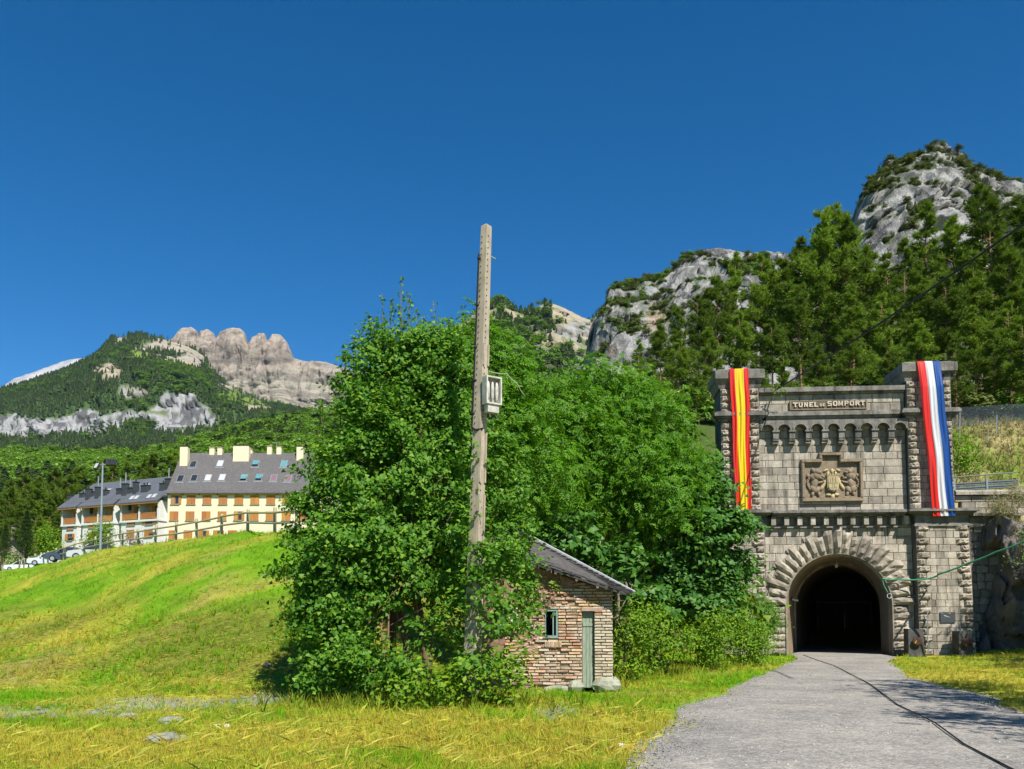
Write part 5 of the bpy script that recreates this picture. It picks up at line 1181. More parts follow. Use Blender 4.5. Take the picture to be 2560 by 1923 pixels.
# open white fuse cabinet on the pole
bx = onface(.617, 0, 1, .02); cab = empty('fuse_cabinet', pole.location + bx + Vector((.10, -.03, -.03)), R(34), 'open white fuse cabinet fixed halfway up the concrete pole', 'fuse box')
M_cab = simple('weathered_white_panel', (.50, .48, .42), .8, .3, 5)
m = MB(); w, d, h = .36, .17, .56
m.box(-w / 2, w / 2, -.02, 0.0, 0, h); m.box(-w / 2, -w / 2 + .03, -d, -.02, 0, h); m.box(w / 2 - .03, w / 2, -d, -.02, 0, h); m.box(-w / 2 + .03, w / 2 - .03, -d, -.02, h - .03, h); m.box(-w / 2 + .03, w / 2 - .03, -d, -.02, 0, .03); m.build('case', M_cab, cab)
for i in range(3): m = MB(); m.blob((-.10 + i * .10, -.10, .28), (.04, .03, .20), seg=8, rings=8); m.build('fuse_blade', M_cab, cab, True)
m = MB(); m.box(-w / 2 + .05, w / 2 - .05, -d + .03, 0, -.16, -.002); m.build('terminal_box', M_cab, cab)
m = MB(); m.tube([(-.06, -.08, -.2), (-.05, -.1, -.27)], .03, 8); m.tube([(.08, -.08, -.2), (.10, -.1, -.26)], .03, 8); m.build('gland', M_black, cab)
M_cord = simple('grey_cord', (.40, .38, .34), .6)
cable('drop_wire', [pole.location + onface(.69, .9, 1, .02), P(1268, 935, 17.3), P(1292, 958, 17.4), P(1312, 990, 17.6)], .008, M_cord, 'thin grey wire drooping from the concrete pole into the trees', 'wire', 5, .02, 6)
# ================================================================== APARTMENT HOUSES
class Facade:
    def __init__(s, root): s.M = root.matrix_basis.copy() if False else Matrix.Translation(root.location) @ Matrix.Rotation(root.rotation_euler.z, 4, 'Z'); s.I = s.M.inverted()
    def at(s, x, y, v=0.0):
        a = s.I @ Vector((0, 0, EYE)); c = s.I @ P(x, y, 100.0); t = (v - a.y) / (c.y - a.y); return a + (c - a) * t
M_cream = simple('cream_render', (.70, .60, .43), .9, .07, 1.2, bump=.1); M_white = simple('white_render', (.66, .65, .62), .9, .08, 1.0, bump=.1)
def wood_mat():
    k = NT('shutter_wood'); v = k.mapping(k.coord('Generated'), (9, 9, .7)); n = k.noise(v, 2.5, 4); n2 = k.noise(k.coord('Generated'), 2.0, 3)
    c = k.ramp(k.rnd(), [(0, (.40, .17, .045)), (.35, (.46, .20, .04)), (.6, (.38, .13, .05)), (.8, (.40, .25, .13)), (1, (.52, .24, .04))]); c = k.mix(1.0, c, k.ramp(n, [(.3, .7), (.7, 1.15)]), 'MULTIPLY')
    c = k.mix(k.ramp(n2, [(.5, 0.0), (.75, .55)]), c, (.36, .25, .15)); k.principled(c, .75, spec=.2); return k.m
M_wood = wood_mat(); M_glass = simple('dark_window_glass', (.025, .03, .035), .12, .1, 2, spec=.6, bump=0); M_beam = simple('brown_timber', (.30, .13, .045), .7, .2, 4)
M_sill = simple('stone_sill', (.35, .27, .19), .8)
def roof_mat(name, a, b, sc=1.0):
    k = NT(name); v = k.coord(); br = k.n('ShaderNodeTexBrick'); k.l(k.mapping(v, (sc, sc, sc)), br.inputs['Vector']); n = k.noise(v, .5, 4); n2 = k.noise(v, 6, 3, .7)
    c = k.ramp(n2, [(.3, a), (.7, b)]); c = k.mix(.35, c, k.mix(1.0, c, k.ramp(n, [(.3, .8), (.7, 1.15)]), 'MULTIPLY')); k.principled(c, .75, k.bump(n2, .4, .02), spec=.25); return k.m
M_roofb = roof_mat('brown_grey_slate', (.062, .058, .057), (.150, .141, .137)); M_roofg = roof_mat('blue_grey_slate', (.075, .082, .095), (.12, .128, .145)); M_clad = simple('slate_cladding', (.05, .056, .066), .7, .2, 3)
M_cap = simple('dark_flue_cap', (.035, .03, .03), .7)
def shutters(F_, root, x0, x1, y0, y1, state='closed', name='window'):
    a, c = F_.at(x0, y1), F_.at(x1, y0); m = MB(); u0, u1, z0, z1 = a.x, c.x, a.z, c.z
    m.box(u0 - .05, u1 + .05, -.03, .04, z0 - .03, z1 + .03); w = m.build(name, M_glass if state != 'closed' else M_beam, root)
    m = MB(); m.box(u0 - .12, u1 + .12, -.14, .0, z0 - .12, z0 - .035); m.build('sill', M_sill, w); mid = (u0 + u1) / 2
    if state == 'closed': spans = ((u0, mid - .012), (mid + .012, u1))
    elif state == 'half': spans = ((u0, mid - .03), (u1 + .0, u1 + (u1 - u0) * .30))
    else: spans = ((u0 - (mid - u0) * .95, u0 - .02), (u1 + .02, u1 + (mid - u0) * .95))
    for s0, s1 in spans:
        m = MB(); m.box(s0, s1, -.09, -.032, z0, z1); sh = m.build('shutter', M_wood, w)
    if state != 'closed':
        m = MB(); k = .06; lo = mid if state == 'half' else u0
        m.box(lo, u1, -.06, -.031, z0, z0 + k); m.box(lo, u1, -.06, -.031, z1 - k, z1); m.box(lo, lo + k, -.061, -.031, z0 + k, z1 - k); m.box(u1 - k, u1, -.061, -.031, z0 + k, z1 - k)
        if state == 'open': m.box(mid - k / 2, mid + k / 2, -.061, -.031, z0 + k, z1 - k)
        m.build('frame', M_wood, w)
    return w
def roof_slope(F_, root, u0, u1, ze, zr, depth, mat, over=.5, bell=True, th=.14):
    """front slope from the eave up to the ridge, curved out at the eave, and the rear slope"""
    prof = [(-over, ze - .0), (.25, ze + .42 if bell else ze + .6), (1.1, ze + 1.35 if bell else ze + 1.5), (depth, zr), (depth * 2 + over, ze)]
    m = MB(); V = []
    for u in (u0, u1): V += [(u, v, z) for v, z in prof] + [(u, v, z - th) for v, z in prof]
    n = len(prof); Fc = [(i, 2 * n + i, 2 * n + i + 1, i + 1) for i in range(n - 1)] + [(n + i, n + i + 1, 3 * n + i + 1, 3 * n + i) for i in range(n - 1)]
    Fc += [(i, i + 1, n + i + 1, n + i) for i in range(n - 1)] + [(2 * n + i + 1, 2 * n + i, 3 * n + i, 3 * n + i + 1) for i in range(n - 1)] + [(0, n, 3 * n, 2 * n)]
    m.add(V, Fc); return m.build('roof', mat, root), prof
def on_roof(F_, prof, x, y):
    """point where the sight line meets the front slope"""
    a = F_.I @ Vector((0, 0, EYE)); c = F_.I @ P(x, y, 100.0); d = c - a; best = None
    for (v0, z0), (v1, z1) in zip(prof[:3], prof[1:4]):
        nx, nz = z1 - z0, -(v1 - v0); den = d.y * nx + d.z * nz
        if abs(den) < 1e-9: continue
        t = ((v0 - a.y) * nx + (z0 - a.z) * nz) / den; p = a + d * t
        if v0 - .01 <= p.y <= v1 + .01: return p, math.atan2(z1 - z0, v1 - v0)
    return F_.at(x, y, prof[2][0]), math.atan2(1, 1)
# ---- cream house
Q = lambda zx, zy: (380 + zx * .1808, 1080 + zy * .1808)
r0 = P(Q(195, 0)[0], 1400, 125.0); gz = 11.0
cream = empty('cream_apartment_house', (r0.x, 125.0, gz), 0, 'cream rendered apartment house with a broad brown-grey slate roof', 'apartment house'); Fc_ = Facade(cream)
Lc = Fc_.at(820, 1300).x; ze = Fc_.at(*Q(1000, 845)).z; zrd = Fc_.at(*Q(500, 290), 5.6).z
m = MB(); m.box(0, Lc, 0, 11.2, -3, ze - .1)
m.prism([(0, 0), (.25, 0), (.25, .3), (0, .3)], 0, .1) if False else None
m.build('wall', M_cream, cream)
m = MB(); m.add([(.02, .02, ze - .1), (.02, 11.18, ze - .1), (.02, 5.6, zrd - .2)], [(0, 2, 1)]); m.build('gable', M_cream, cream)
m = MB(); m.box(-.02, Lc, -.10, .0, ze - .35, ze - .12); m.build('eave_band', simple('ochre_band', (.55, .36, .14), .9), cream)
rf, prof = roof_slope(Fc_, cream, -.3, Lc, ze, zrd, 5.6, M_roofb)
for i in range(9):
    for rw_, (y0, y1) in enumerate(((880, 998), (1102, 1220), (1364, 1482))):
        zx = (263, 248, 235)[rw_] + (220.5, 221.5, 205)[rw_] * i
        if rw_ == 2 and i > 5: continue
        st = 'half' if (rw_, i) in ((0, 0), (1, 4), (2, 2), (2, 3)) else 'closed'
        shutters(Fc_, cream, *[Q(zx, 0)[0], Q(zx + 113, 0)[0]], Q(0, y0)[1], Q(0, y1)[1], st)
for i, zx in enumerate((215, 415, 645, 900, 1170, 1440, 1720)):
    p = Fc_.at(*Q(zx, 850), -.3); m = MB(); m.box(p.x - .07, p.x + .07, -.45, .0, p.z - .16, p.z); m.build('rafter_end', M_cap, cream)
def chimney(root, F_, prof, x0, x1, ytop, ybot, mat, capmat, dep=None, flue=0, up=0):
    p, _ = on_roof(F_, prof, (x0 + x1) / 2, ybot); a, c = F_.at(x0, ytop, p.y), F_.at(x1, ytop, p.y); a.z += up; c.z += up; w = c.x - a.x; d = dep or min(w, 1.0)
    m = MB(); m.box(a.x, c.x, p.y, p.y + d, p.z - 1.2 * d - .4, a.z - .12); ch_ = m.build('chimney', mat, root)
    m = MB(); m.box(a.x - .06, c.x + .06, p.y - .06, p.y + d + .06, a.z - .12, a.z); m.build('chimney_cap', capmat, ch_)
    if flue:
        m = MB(); m.tube([(a.x + w / 2, p.y + d / 2, a.z), (a.x + w / 2, p.y + d / 2, a.z + flue)], .10, 8); m.tube([(a.x + w / 2, p.y + d / 2, a.z + flue), (a.x + w / 2, p.y + d / 2, a.z + flue + .12)], [.16, .05], 8); m.build('flue', M_steel if flue > .6 else M_cap, ch_)
M_chb = simple('cream_chimney_render', (.72, .61, .43), .9, .08, 2)
for zx0, zx1, yt, yb, kk in ((388, 495, 190, 470, 0), (795, 862, 210, 318, 1), (905, 970, 208, 318, 1), (1122, 1340, 178, 408, 0), (1338, 1386, 232, 300, 1), (1592, 1655, 192, 310, 1), (1722, 1788, 195, 310, 1), (2000, 2090, 190, 395, 0)):
    chimney(rf, Fc_, prof, Q(zx0, 0)[0], Q(zx1, 0)[0], Q(0, yt)[1], Q(0, yb)[1], M_chb, M_cap if kk == 0 else M_sill, .9 if kk == 0 else .55)
M_blind = simple('grey_blind', (.42, .42, .44), .6, .08); M_teal = simple('teal_glass', (.10, .27, .29), .15, .2, spec=.6); M_purp = simple('mauve_blind', (.20, .12, .14), .3, .1, spec=.5)
def skylight(root, F_, prof, x, y, w, h, gm, opened=False, fm=None):
    p, an = on_roof(F_, prof, x, y); M4 = Matrix.Translation(p) @ Matrix.Rotation(an, 4, 'X')
    m = MB(); t = .07
    for bx_ in ((-w / 2, w / 2, -h / 2, -h / 2 + t), (-w / 2, w / 2, h / 2 - t, h / 2), (-w / 2, -w / 2 + t, -h / 2 + t, h / 2 - t), (w / 2 - t, w / 2, -h / 2 + t, h / 2 - t)): m.box(*bx_, -.02, .12, M=M4)
    m.box(-w / 2 - .15, w / 2 + .15, -h / 2 - .2, -h / 2 - .001, -.02, .03, M=M4); o = m.build('skylight', fm or M_steel, root)
    M5 = M4 @ Matrix.Translation((0, h / 2 - t, .09)) @ Matrix.Rotation(R(-14) if opened else 0, 4, 'X'); m = MB(); m.box(-w / 2 + t, w / 2 - t, -h + 2 * t, 0, -.03, .01, M=M5); m.build('pane', gm, o)
    if opened: m = MB(); m.box(-w / 2 + t, w / 2 - t, -h / 2 + t, h / 2 - t, -.02, .0, M=M4); m.build('opening', M_cap, o)
for zx, zy, gm, op in ((570, 452, M_glass, 0), (945, 440, M_blind, 0), (1437, 440, M_teal, 1), (1828, 445, M_teal, 0), (395, 648, M_glass, 0), (585, 642, M_glass, 0), (778, 637, M_blind, 0), (972, 632, M_blind, 0), (1273, 637, M_teal, 1), (1483, 632, M_teal, 1), (1685, 640, M_purp, 0), (1887, 645, M_purp, 0)):
    skylight(rf, Fc_, prof, *Q(zx, zy), .95, 1.4, gm, bool(op))
p = Fc_.at(*Q(1722, 200), 5.6); m = MB(); m.tube([(p.x, 5.6, zrd - .2), (p.x, 5.6, p.z + .6)], .03, 5); m.tube([(p.x - .65, 5.6, p.z + .5), (p.x + .55, 5.6, p.z + .65)], .025, 5)
for k in range(5): m.tube([(p.x - .5 + k * .22, 5.4, p.z + .52 + k * .03), (p.x - .5 + k * .22, 5.8, p.z + .52 + k * .03)], .015, 4)
m.build('aerial', M_steel, rf)
# ---- white terrace with loggias
WQ = lambda zx, zy: (140 + zx * .1356, 1180 + zy * .1356)
pr, pl = P(414, 1400, 131.0), P(154, 1400, 140.5); yawW = math.atan2(pr.y - pl.y, pr.x - pl.x)
white = empty('white_apartment_terrace', (pl.x, pl.y, gz + .8), yawW, 'long white apartment terrace with orange shutters and wooden loggias', 'apartment house'); Fw = Facade(white)
ux = lambda zx, v=0: Fw.at(WQ(zx, 0)[0], 1300, v).x
zy_ = lambda zx, zy, v=0: Fw.at(*WQ(zx, zy), v).z
EZ = zy_(1300, 575); RZ = zy_(1250, 165, 5.5); LW = ux(2010)
m = MB(); m.box(.6, LW, 1.6, 10.5, -4, EZ + .6); m.build('rear_wall', M_white, white)
rfw, profw = roof_slope(Fw, white, .1, LW + .3, EZ + .15, RZ, 5.5, M_roofg, -.9, False)
for mi, (a, c, bays) in enumerate(((120, 395, ((150, 370),)), (495, 1080, ((530, 775), (795, 1060))), (1205, 1890, ((1232, 1520), (1565, 1862))))):
    u0, u1 = ux(a), ux(c); zf = EZ - 2.75; wing = MB(); wing.box(u0, u1, 0, 1.6, -4, zf - .3); wob = wing.build('wing_wall', M_white, white)
    m = MB(); m.box(u0 - .15, u1 + .15, -.25, 1.6, zf - .3, zf); m.build('balcony_slab', M_white, white)
    m = MB(); m.box(u0 - .1, u0 + .18, -.18, 1.6, zf, EZ + .1); m.build('side_wall', M_white, white); m = MB(); m.box(u1 - .18, u1 + .1, -.18, 1.6, zf, EZ + .1); m.build('side_wall', M_white, white)
    m = MB(); m.box(u0 + .18, u1 - .18, 1.35, 1.6, zf, EZ); m.build('loggia_wall', simple('loggia_timber', (.50, .36, .24), .8, .2, 3), white)
    rm = MB(); pz = [(-.75, EZ - .05), (2.6, EZ + 2.55), (2.6, EZ + 2.3), (-.75, EZ - .2)]; rm.xprism(pz, u0 - .45, u1 + .35); wr_ = rm.build('wing_roof', M_roofg, white)
    m = MB(); m.box(u0 - .4, u1 + .3, -.72, -.55, EZ - .42, EZ - .21); m.build('fascia', M_beam, wr_)
    for k in range(len(bays) + 1):
        ub = u0 + (u1 - u0) * k / len(bays); m = MB(); m.tube([(ub, -.1, EZ - 1.1), (ub, -.62, EZ - .4)], .07, 5); m.build('strut', M_beam, wr_)
    for (x0, x1) in bays:
        b0_, b1_ = ux(x0), ux(x1); rl = MB(); rl.box(b0_, b1_, -.2, -.12, zf + .95, zf + 1.03); rl.box(b0_, b1_, -.2, -.12, zf + .12, zf + .2); ro_ = rl.build('balustrade', M_wood, white)
        nbal = int((b1_ - b0_) / .16)
        m = MB()
        for k in range(nbal): m.box(b0_ + k * .16 + .03, b0_ + k * .16 + .115, -.185, -.135, zf + .2, zf + .95)
        m.build('balusters', M_wood, ro_)
        dm = (b0_ + b1_) / 2; m = MB(); m.box(dm - .1, b1_ - .4, 1.28, 1.36, zf + .05, EZ - .5); dd = m.build('glazed_door', M_glass, white)
        m = MB(); m.box(dm - .75, dm - .12, 1.24, 1.34, zf + .05, EZ - .5); m.build('shutter', M_wood, dd)
    if len(bays) == 2: um = (ux(bays[0][1]) + ux(bays[1][0])) / 2; m = MB(); m.box(um - .16, um + .16, -.17, 1.35, zf, EZ - .05); m.build('pier', M_white, white)
for (x0, x1, y0, y1, st) in ((210, 325, 932, 1062, 'closed'), (212, 305, 1140, 1262, 'open'), (607, 730, 895, 1035, 'closed'), (885, 985, 885, 1005, 'open'), (600, 720, 1110, 1235, 'closed'), (890, 985, 1090, 1210, 'closed'), (1312, 1456, 840, 985, 'closed'), (1655, 1792, 822, 968, 'open'), (1302, 1440, 1066, 1212, 'closed'), (1632, 1780, 1055, 1200, 'closed')):
    shutters(Fw, white, WQ(x0, 0)[0], WQ(x1, 0)[0], WQ(0, y0)[1], WQ(0, y1)[1], st)
for zx in (455, 1150, 1945):
    u = ux(zx, 1.6)
    for dz in (2.9, 5.7): m = MB(); m.xprism([(-.2, EZ - 1.9 - dz), (1.6, EZ - 1.0 - dz), (1.6, EZ - 1.2 - dz), (-.2, EZ - 2.1 - dz)], u - .55, u + .6); m.build('porch_canopy', M_roofg, white)
    m = MB(); m.box(u - .3, u + .35, 1.52, 1.61, EZ - 4.2, EZ - 3.0); w = m.build('window', M_glass, white); m = MB(); m.box(u - .38, u - .31, 1.5, 1.6, EZ - 4.25, EZ - 2.95); m.build('frame', M_wood, w)
    m = MB(); m.prism([(u - .75, EZ - .05), (u + .75, EZ - .05), (u + .75, EZ + 1.15)], .6, 1.59); m.build('gable_cheek', simple('pale_yellow_board', (.52, .47, .29), .9), white)
for zx, yt, yb, fl in ((230, 495, 672, 0), (465, 470, 652, .25), (565, 385, 522, .25), (630, 440, 632, .25), (740, 355, 497, 1.6), (878, 410, 592, .3), (1148, 385, 572, 1.6), (1248, 295, 442, 1.6), (1332, 370, 562, 1.3), (1440, 262, 412, .3), (1590, 328, 520, .3), (1650, 322, 522, .3), (1945, 290, 502, .3), (2045, 205, 332, 1.5)):
    w = 58 if zx in (1590, 1650, 230, 565, 740, 1440) else 84
    chimney(rfw, Fw, profw, WQ(zx - w / 2, 0)[0], WQ(zx + w / 2, 0)[0], WQ(0, yt)[1], WQ(0, yb)[1], M_clad, M_cap, .7, fl, up=.7)
for zx, zy in ((300, 612), (370, 605), (690, 570), (765, 558), (620, 380), (810, 350), (975, 338), (960, 535), (1045, 528), (1405, 482), (1490, 475), (1500, 265), (1685, 250), (1725, 455), (1820, 445)):
    skylight(rfw, Fw, profw, *WQ(zx, zy), .85, 1.0, M_blind if zx not in (960, 1045) else M_glass)

# ================================================================== TIMBER FENCE ON THE BANK
M_post = simple('weathered_pine_post', (.42, .37, .23), .85, .25, 5, bump=.4, bdist=.01, stretch=(3, 3, .4))
fence = empty('timber_fence', FENCE[1], 0, 'weathered round-timber post and rail fence along the grassy bank crest', 'fence'); fo = FENCE[1]
m = MB(); m.tube([(0, 0, -.35), (0, 0, 1.10), (0, 0, 1.14)], [.085, .085, .06], 9); ME_post = m.mesh('post', M_post)
m = MB(); m.tube([(0, 0, 0), (0, 0, 1)], .055, 8); ME_rail = m.mesh('rail', M_post)
fz = lambda p: float(H(np.array([p.x]), np.array([p.y]))[0])
FP = [Vector((p.x, p.y, fz(p))) for p in FENCE]
for i, p in enumerate(FP):
    place('post', ME_post, fence, p - fo, (R(random.uniform(-2.5, 2.5)), R(random.uniform(-2.5, 2.5)), random.random()), (1, 1, random.uniform(.95, 1.06)))
    if i + 1 < len(FP):
        for h in (.40, .90):
            a, c = p + Vector((0, -.10, h)), FP[i + 1] + Vector((0, -.10, h + random.uniform(-.03, .03))); d = c - a; a = a - d.normalized() * .12
            o = place('rail', ME_rail, fence, a - fo); o.rotation_euler = d.to_track_quat('Z', 'Y').to_euler(); o.scale = (1, 1, d.length + .24)
# ================================================================== FLOODLIGHT MAST AND SECOND LAMP
def mast(x, ybase, ytop, Y, label, heads):
    b_, t_ = P(x, ybase, Y), P(x + (6 if heads == 2 else 0), ytop, Y); b_.z = float(H(np.array([b_.x]), np.array([Y * 1.0]))[0]); o = empty('floodlight_mast', (b_.x, Y, b_.z), 0, label, 'street lamp'); h = t_.z - b_.z; k = t_.x - b_.x
    m = MB(); m.tube([(0, 0, -.5), (k * .5, 0, h * .5), (k, 0, h)], [.10, .085, .065], 10); m.build('pole', M_steel, o)
    if heads == 2:
        m = MB(); m.tube([(k - .45, 0, h - .15), (k + .75, .1, h - .05)], .04, 6); m.build('crossbar', M_steel, o)
        for dx, an in ((-.42, -25), (.45, 35), (.8, 40)):
            Mx = Matrix.Translation((k + dx, 0, h - .25 if dx < 0 else h + .05)) @ Matrix.Rotation(R(an), 4, 'Z') @ Matrix.Rotation(R(-30), 4, 'X'); m = MB(); m.box(-.19, .19, -.10, .10, -.27, .27, M=Mx); hd = m.build('floodlight', M_cap, o)
            m = MB(); m.box(-.15, .15, -.112, -.101, -.22, .22, M=Mx); m.build('lens', M_glass if dx > 0 else M_blind, hd)
    else:
        m = MB(); m.prism([(-.15, -.05), (.45, -.3), (.5, -.1), (.35, .12), (-.1, .15)], -.16, .16, M=Matrix.Translation((k, 0, h))); hd = m.build('lantern', simple('grey_lantern', (.2, .2, .2), .6), o)
        m = MB(); m.box(.0, .4, -.13, .13, -.33, -.24, M=Matrix.Translation((k, 0, h)) @ Matrix.Rotation(R(20), 4, 'Y')); m.build('lens', M_blind, hd)
mast(251, 1376, 1158, 66, 'tall grey steel floodlight mast by the bank fence', 2)
mast(1441, 1150, 918, 48, 'grey street lamp rising above the leafy trees behind the shack', 1)

# ================================================================== PARKED CARS BEHIND THE FENCE
def paint(name, col):
    k = NT(name); p = k.principled(col, .35, None, .1, .5); p.inputs['Coat Weight'].default_value = .6; return k.m
M_tyre = simple('tyre_rubber', (.02, .02, .02), .8)
def car(x, y, Y, yaw, mat, label, est=False):
    p = P(x, y, Y); o = empty('parked_car', p, yaw, label, 'car', 'cars parked behind the fence')
    low = [(-2.1, .30), (-2.12, .62), (-2.0, .80), (-1.1, .92), (2.0 if est else 1.3, .95), (2.08, .78), (2.1, .35), (1.7, .25), (-1.7, .25)]
    V = []; 
    m = MB(); m.prism([(a, c) for a, c in low[::-1]][::-1], -.84, .84); bd = m.build('body', mat, o)
    top = [(-1.05, .92), (-.35, 1.42), (.3, 1.48), (1.25 if est else .95, 1.44), (1.95 if est else 1.65, .95)]
    g = MB(); Vt = [(a, -.80 + .16 * (c - .92) / .56, c) for a, c in top] + [(a, .80 - .16 * (c - .92) / .56, c) for a, c in top]; n = 5
    g.add(Vt, [tuple(range(4, -1, -1)), tuple(range(5, 10))] + [(i, i + 1, n + i + 1, n + i) for i in range(4)]); g.build('glasshouse', M_glass, bd)
    r_ = MB(); r_.add([(-.36, -.63, 1.435), (.3, -.62, 1.495), (1.2 if est else .95, -.62, 1.46), (1.2 if est else .95, .62, 1.46), (.3, .62, 1.495), (-.36, .63, 1.435)], [(0, 1, 4, 5), (1, 2, 3, 4)]); r_.build('roof', mat, bd)
    for s in (-1, 1):
        m = MB()
        for a, c in ((.22, .30), ): m.tube([(.25, s * .79, .93), (.27, s * .66, 1.46)], .045, 5); m.tube([(-1.05, s * .80, .92), (-.35, s * .64, 1.44)], .04, 5)
        m.build('pillar', mat, bd)
        m = MB(); m.blob((-1.98, s * .62, .70), (.12, .16, .08), seg=8, rings=5); m.build('headlight', simple('headlamp_glass', (.7, .7, .7), .2), bd)
        m = MB(); m.blob((-.75, s * .93, .98), (.09, .10, .07), seg=7, rings=5); m.build('mirror', mat, bd)
        for wx in (-1.32, 1.30):
            m = MB(); m.tube([(wx, s * .66, .31), (wx, s * .87, .31)], .31, 14); wh = m.build('wheel', M_tyre, o); m = MB(); m.tube([(wx, s * .865, .31), (wx, s * .88, .31)], .19, 10); m.build('rim', M_steel, wh)
    for s in (-1,):
        m = MB(); m.box(-.85, .2, s * .845 - .004, s * .845 + .004, .40, .90); m.build('door', mat, bd)
car(236, 1402, 78, R(12), paint('silver_paint', (.48, .50, .52)), 'silver car parked beside the floodlight mast', True)
car(170, 1406, 88, R(20), paint('dark_blue_paint', (.035, .05, .08)), 'dark blue car parked behind the fence next to the silver car')
car(52, 1428, 132, R(14), paint('white_paint', (.75, .75, .74)), 'white car parked low by the end of the fence', True)
car(122, 1416, 98, R(22), paint('pale_grey_paint', (.55, .57, .60)), 'pale grey car mostly hidden behind fence posts in the row')
# ---- small slate-roofed cottage at the picture's left edge
ct = empty('stone_cottage', P(30, 1440, 150), R(20), 'small stone cottage with dark slate roof below the pines', 'cottage')
M_ctw = stone_mat('cottage_stone', (.25, .22, .18), (.38, .34, .28), (.1, .09, .08), .3, 0)
m = MB(); m.box(-6, 1.8, 0, 6, -3, 3.8); m.prism([(-6, 3.8), (1.8, 3.8), (-2.1, 7.5)], .02, 5.98); m.build('wall', M_ctw, ct)
m = MB(); m.add([(-2.1, -.4, 7.7), (2.4, -.4, 3.3), (2.4, 6.4, 3.3), (-2.1, 6.4, 7.7), (-6.6, -.4, 3.3), (-6.6, 6.4, 3.3)], [(0, 1, 2, 3), (4, 0, 3, 5)]); rt = m.build('roof', M_roofg, ct)
m = MB(); m.box(-.6, .3, 1.2, 2.2, 5.5, 8.6); cc = m.build('chimney', M_ctw, rt); m = MB(); m.box(-.7, .4, 1.1, 2.3, 8.6, 8.75); m.build('chimney_cap', M_cap, cc)
m = MB(); m.box(-3, -2, -.03, .05, 1, 2.4); m.build('window', M_glass, ct)
sg = empty('notice_board', P(13, 1425, 150), R(0), 'brown wooden board between two posts at the picture edge', 'notice board')
m = MB(); m.box(-.5, .5, -.05, .05, .8, 3.0); m.build('board', M_beam, sg)
for s in (-.8, .8): m = MB(); m.tube([(s, 0, -1), (s, 0, 3.6)], .12, 6); m.build('post', M_post, sg)
# ================================================================== TREES AND BUSHES
M_maple = leaf_mat('field_maple_leaves', [(0, (.052, .160, .012)), (.4, (.085, .220, .016)), (.8, (.130, .280, .020)), (1, (.22, .36, .028))], .40, .55, .012)
M_ashl = leaf_mat('ash_leaves', [(0, (.056, .185, .008)), (.5, (.100, .255, .010)), (1, (.165, .33, .014))], .43, .55, .012)
M_shrub = leaf_mat('bramble_leaves', [(0, (.085, .205, .010)), (.5, (.15, .29, .014)), (1, (.26, .38, .024))], .42, .55, .01)
M_pine = leaf_mat('pine_needles', [(0, (.115, .215, .022)), (.5, (.195, .320, .036)), (1, (.29, .41, .055))], .38, .6, .01, .5)
M_syc = leaf_mat('sycamore_leaves', [(0, (.040, .130, .020)), (.5, (.070, .190, .028)), (1, (.120, .26, .034))], .36, .5, .015)
M_haz = leaf_mat('hazel_leaves', [(0, (.060, .150, .012)), (.5, (.11, .21, .016)), (1, (.19, .28, .026))], .38, .55, .01)
M_pbark = simple('orange_pine_bark', (.27, .16, .10), .9, .35, 9, bump=.7, bdist=.03, stretch=(1, 1, .25)); M_stem = simple('pale_stem_bark', (.25, .21, .14), .9, .25, 8, stretch=(1, 1, .3)); M_brown = simple('brown_twig_bark', (.19, .12, .07), .9, .25, 8)
M8 = [(0, 0, 0.03)] + [(r * math.sin(R(a)), r * math.cos(R(a)), -.10 * r) for a, r in ((180, .22), (108, .66), (62, .50), (0, .85), (-62, .50), (-108, .66))]
MAPLE_V, MAPLE_F = M8, [(0, i, i % 6 + 1) for i in range(1, 7)]
def lobe(x, y, rx, ry, Y, depth=None):
    c = P(x, y, Y); k = Y / F; return (np.array(c), np.array([rx * k, (depth or min(rx, ry) * 1.05 * k), ry * k]))
def crown_pts(lobes, dens, nl, crad, size, up=.5, shell=(.55, 1.02), flat=.55):
    """leaf positions, normals and sizes: clusters of leaves spread over lobes"""
    PS, NS, SS = [], [], []
    for c, r in lobes:
        area = (r[0] * r[2] + r[0] * r[1] + r[1] * r[2]) * 4.2; n = max(3, int(dens * area))
        d = rng.normal(size=(n, 3)); d[:, 1] -= .35; d /= np.linalg.norm(d, axis=1, keepdims=True)
        rad = shell[0] + (shell[1] - shell[0]) * rng.random((n, 1)) ** .6; cc = c + d * r * rad
        cc = cc + .10 * rng.normal(size=cc.shape)
        m = nl; o = rng.normal(size=(n, m, 3)) * crad * np.array([1, 1, flat]) * (0.6 + .8 * rng.random((n, 1, 1)))
        o[..., 2] -= .25 * crad * (o[..., 0] ** 2 + o[..., 1] ** 2) / crad ** 2 * .4
        p = cc[:, None] + o; nn = d[:, None] * .55 + np.array([0, -.18, up]) + .45 * rng.normal(size=(n, m, 3)); s = size * (.65 + .6 * rng.random((n, m)))
        PS.append(p.reshape(-1, 3)); NS.append(nn.reshape(-1, 3)); SS.append(s.ravel())
    return np.concatenate(PS), np.concatenate(NS), np.concatenate(SS)
def limb(m, a, c, r0, r1, wob=.12, n=6, seg=6):
    a, c = Vector(a), Vector(c); L_ = (c - a).length; pts = []
    for i in range(seg + 1):
        t = i / seg; p = a.lerp(c, t); w = wob * L_ * .3 * math.sin(math.pi * t)
        pts.append(p + Vector((random.uniform(-1, 1), random.uniform(-1, 1), random.uniform(-.3, .3))) * w * .5)
    m.tube(pts, [r0 + (r1 - r0) * i / seg for i in range(seg + 1)], n)
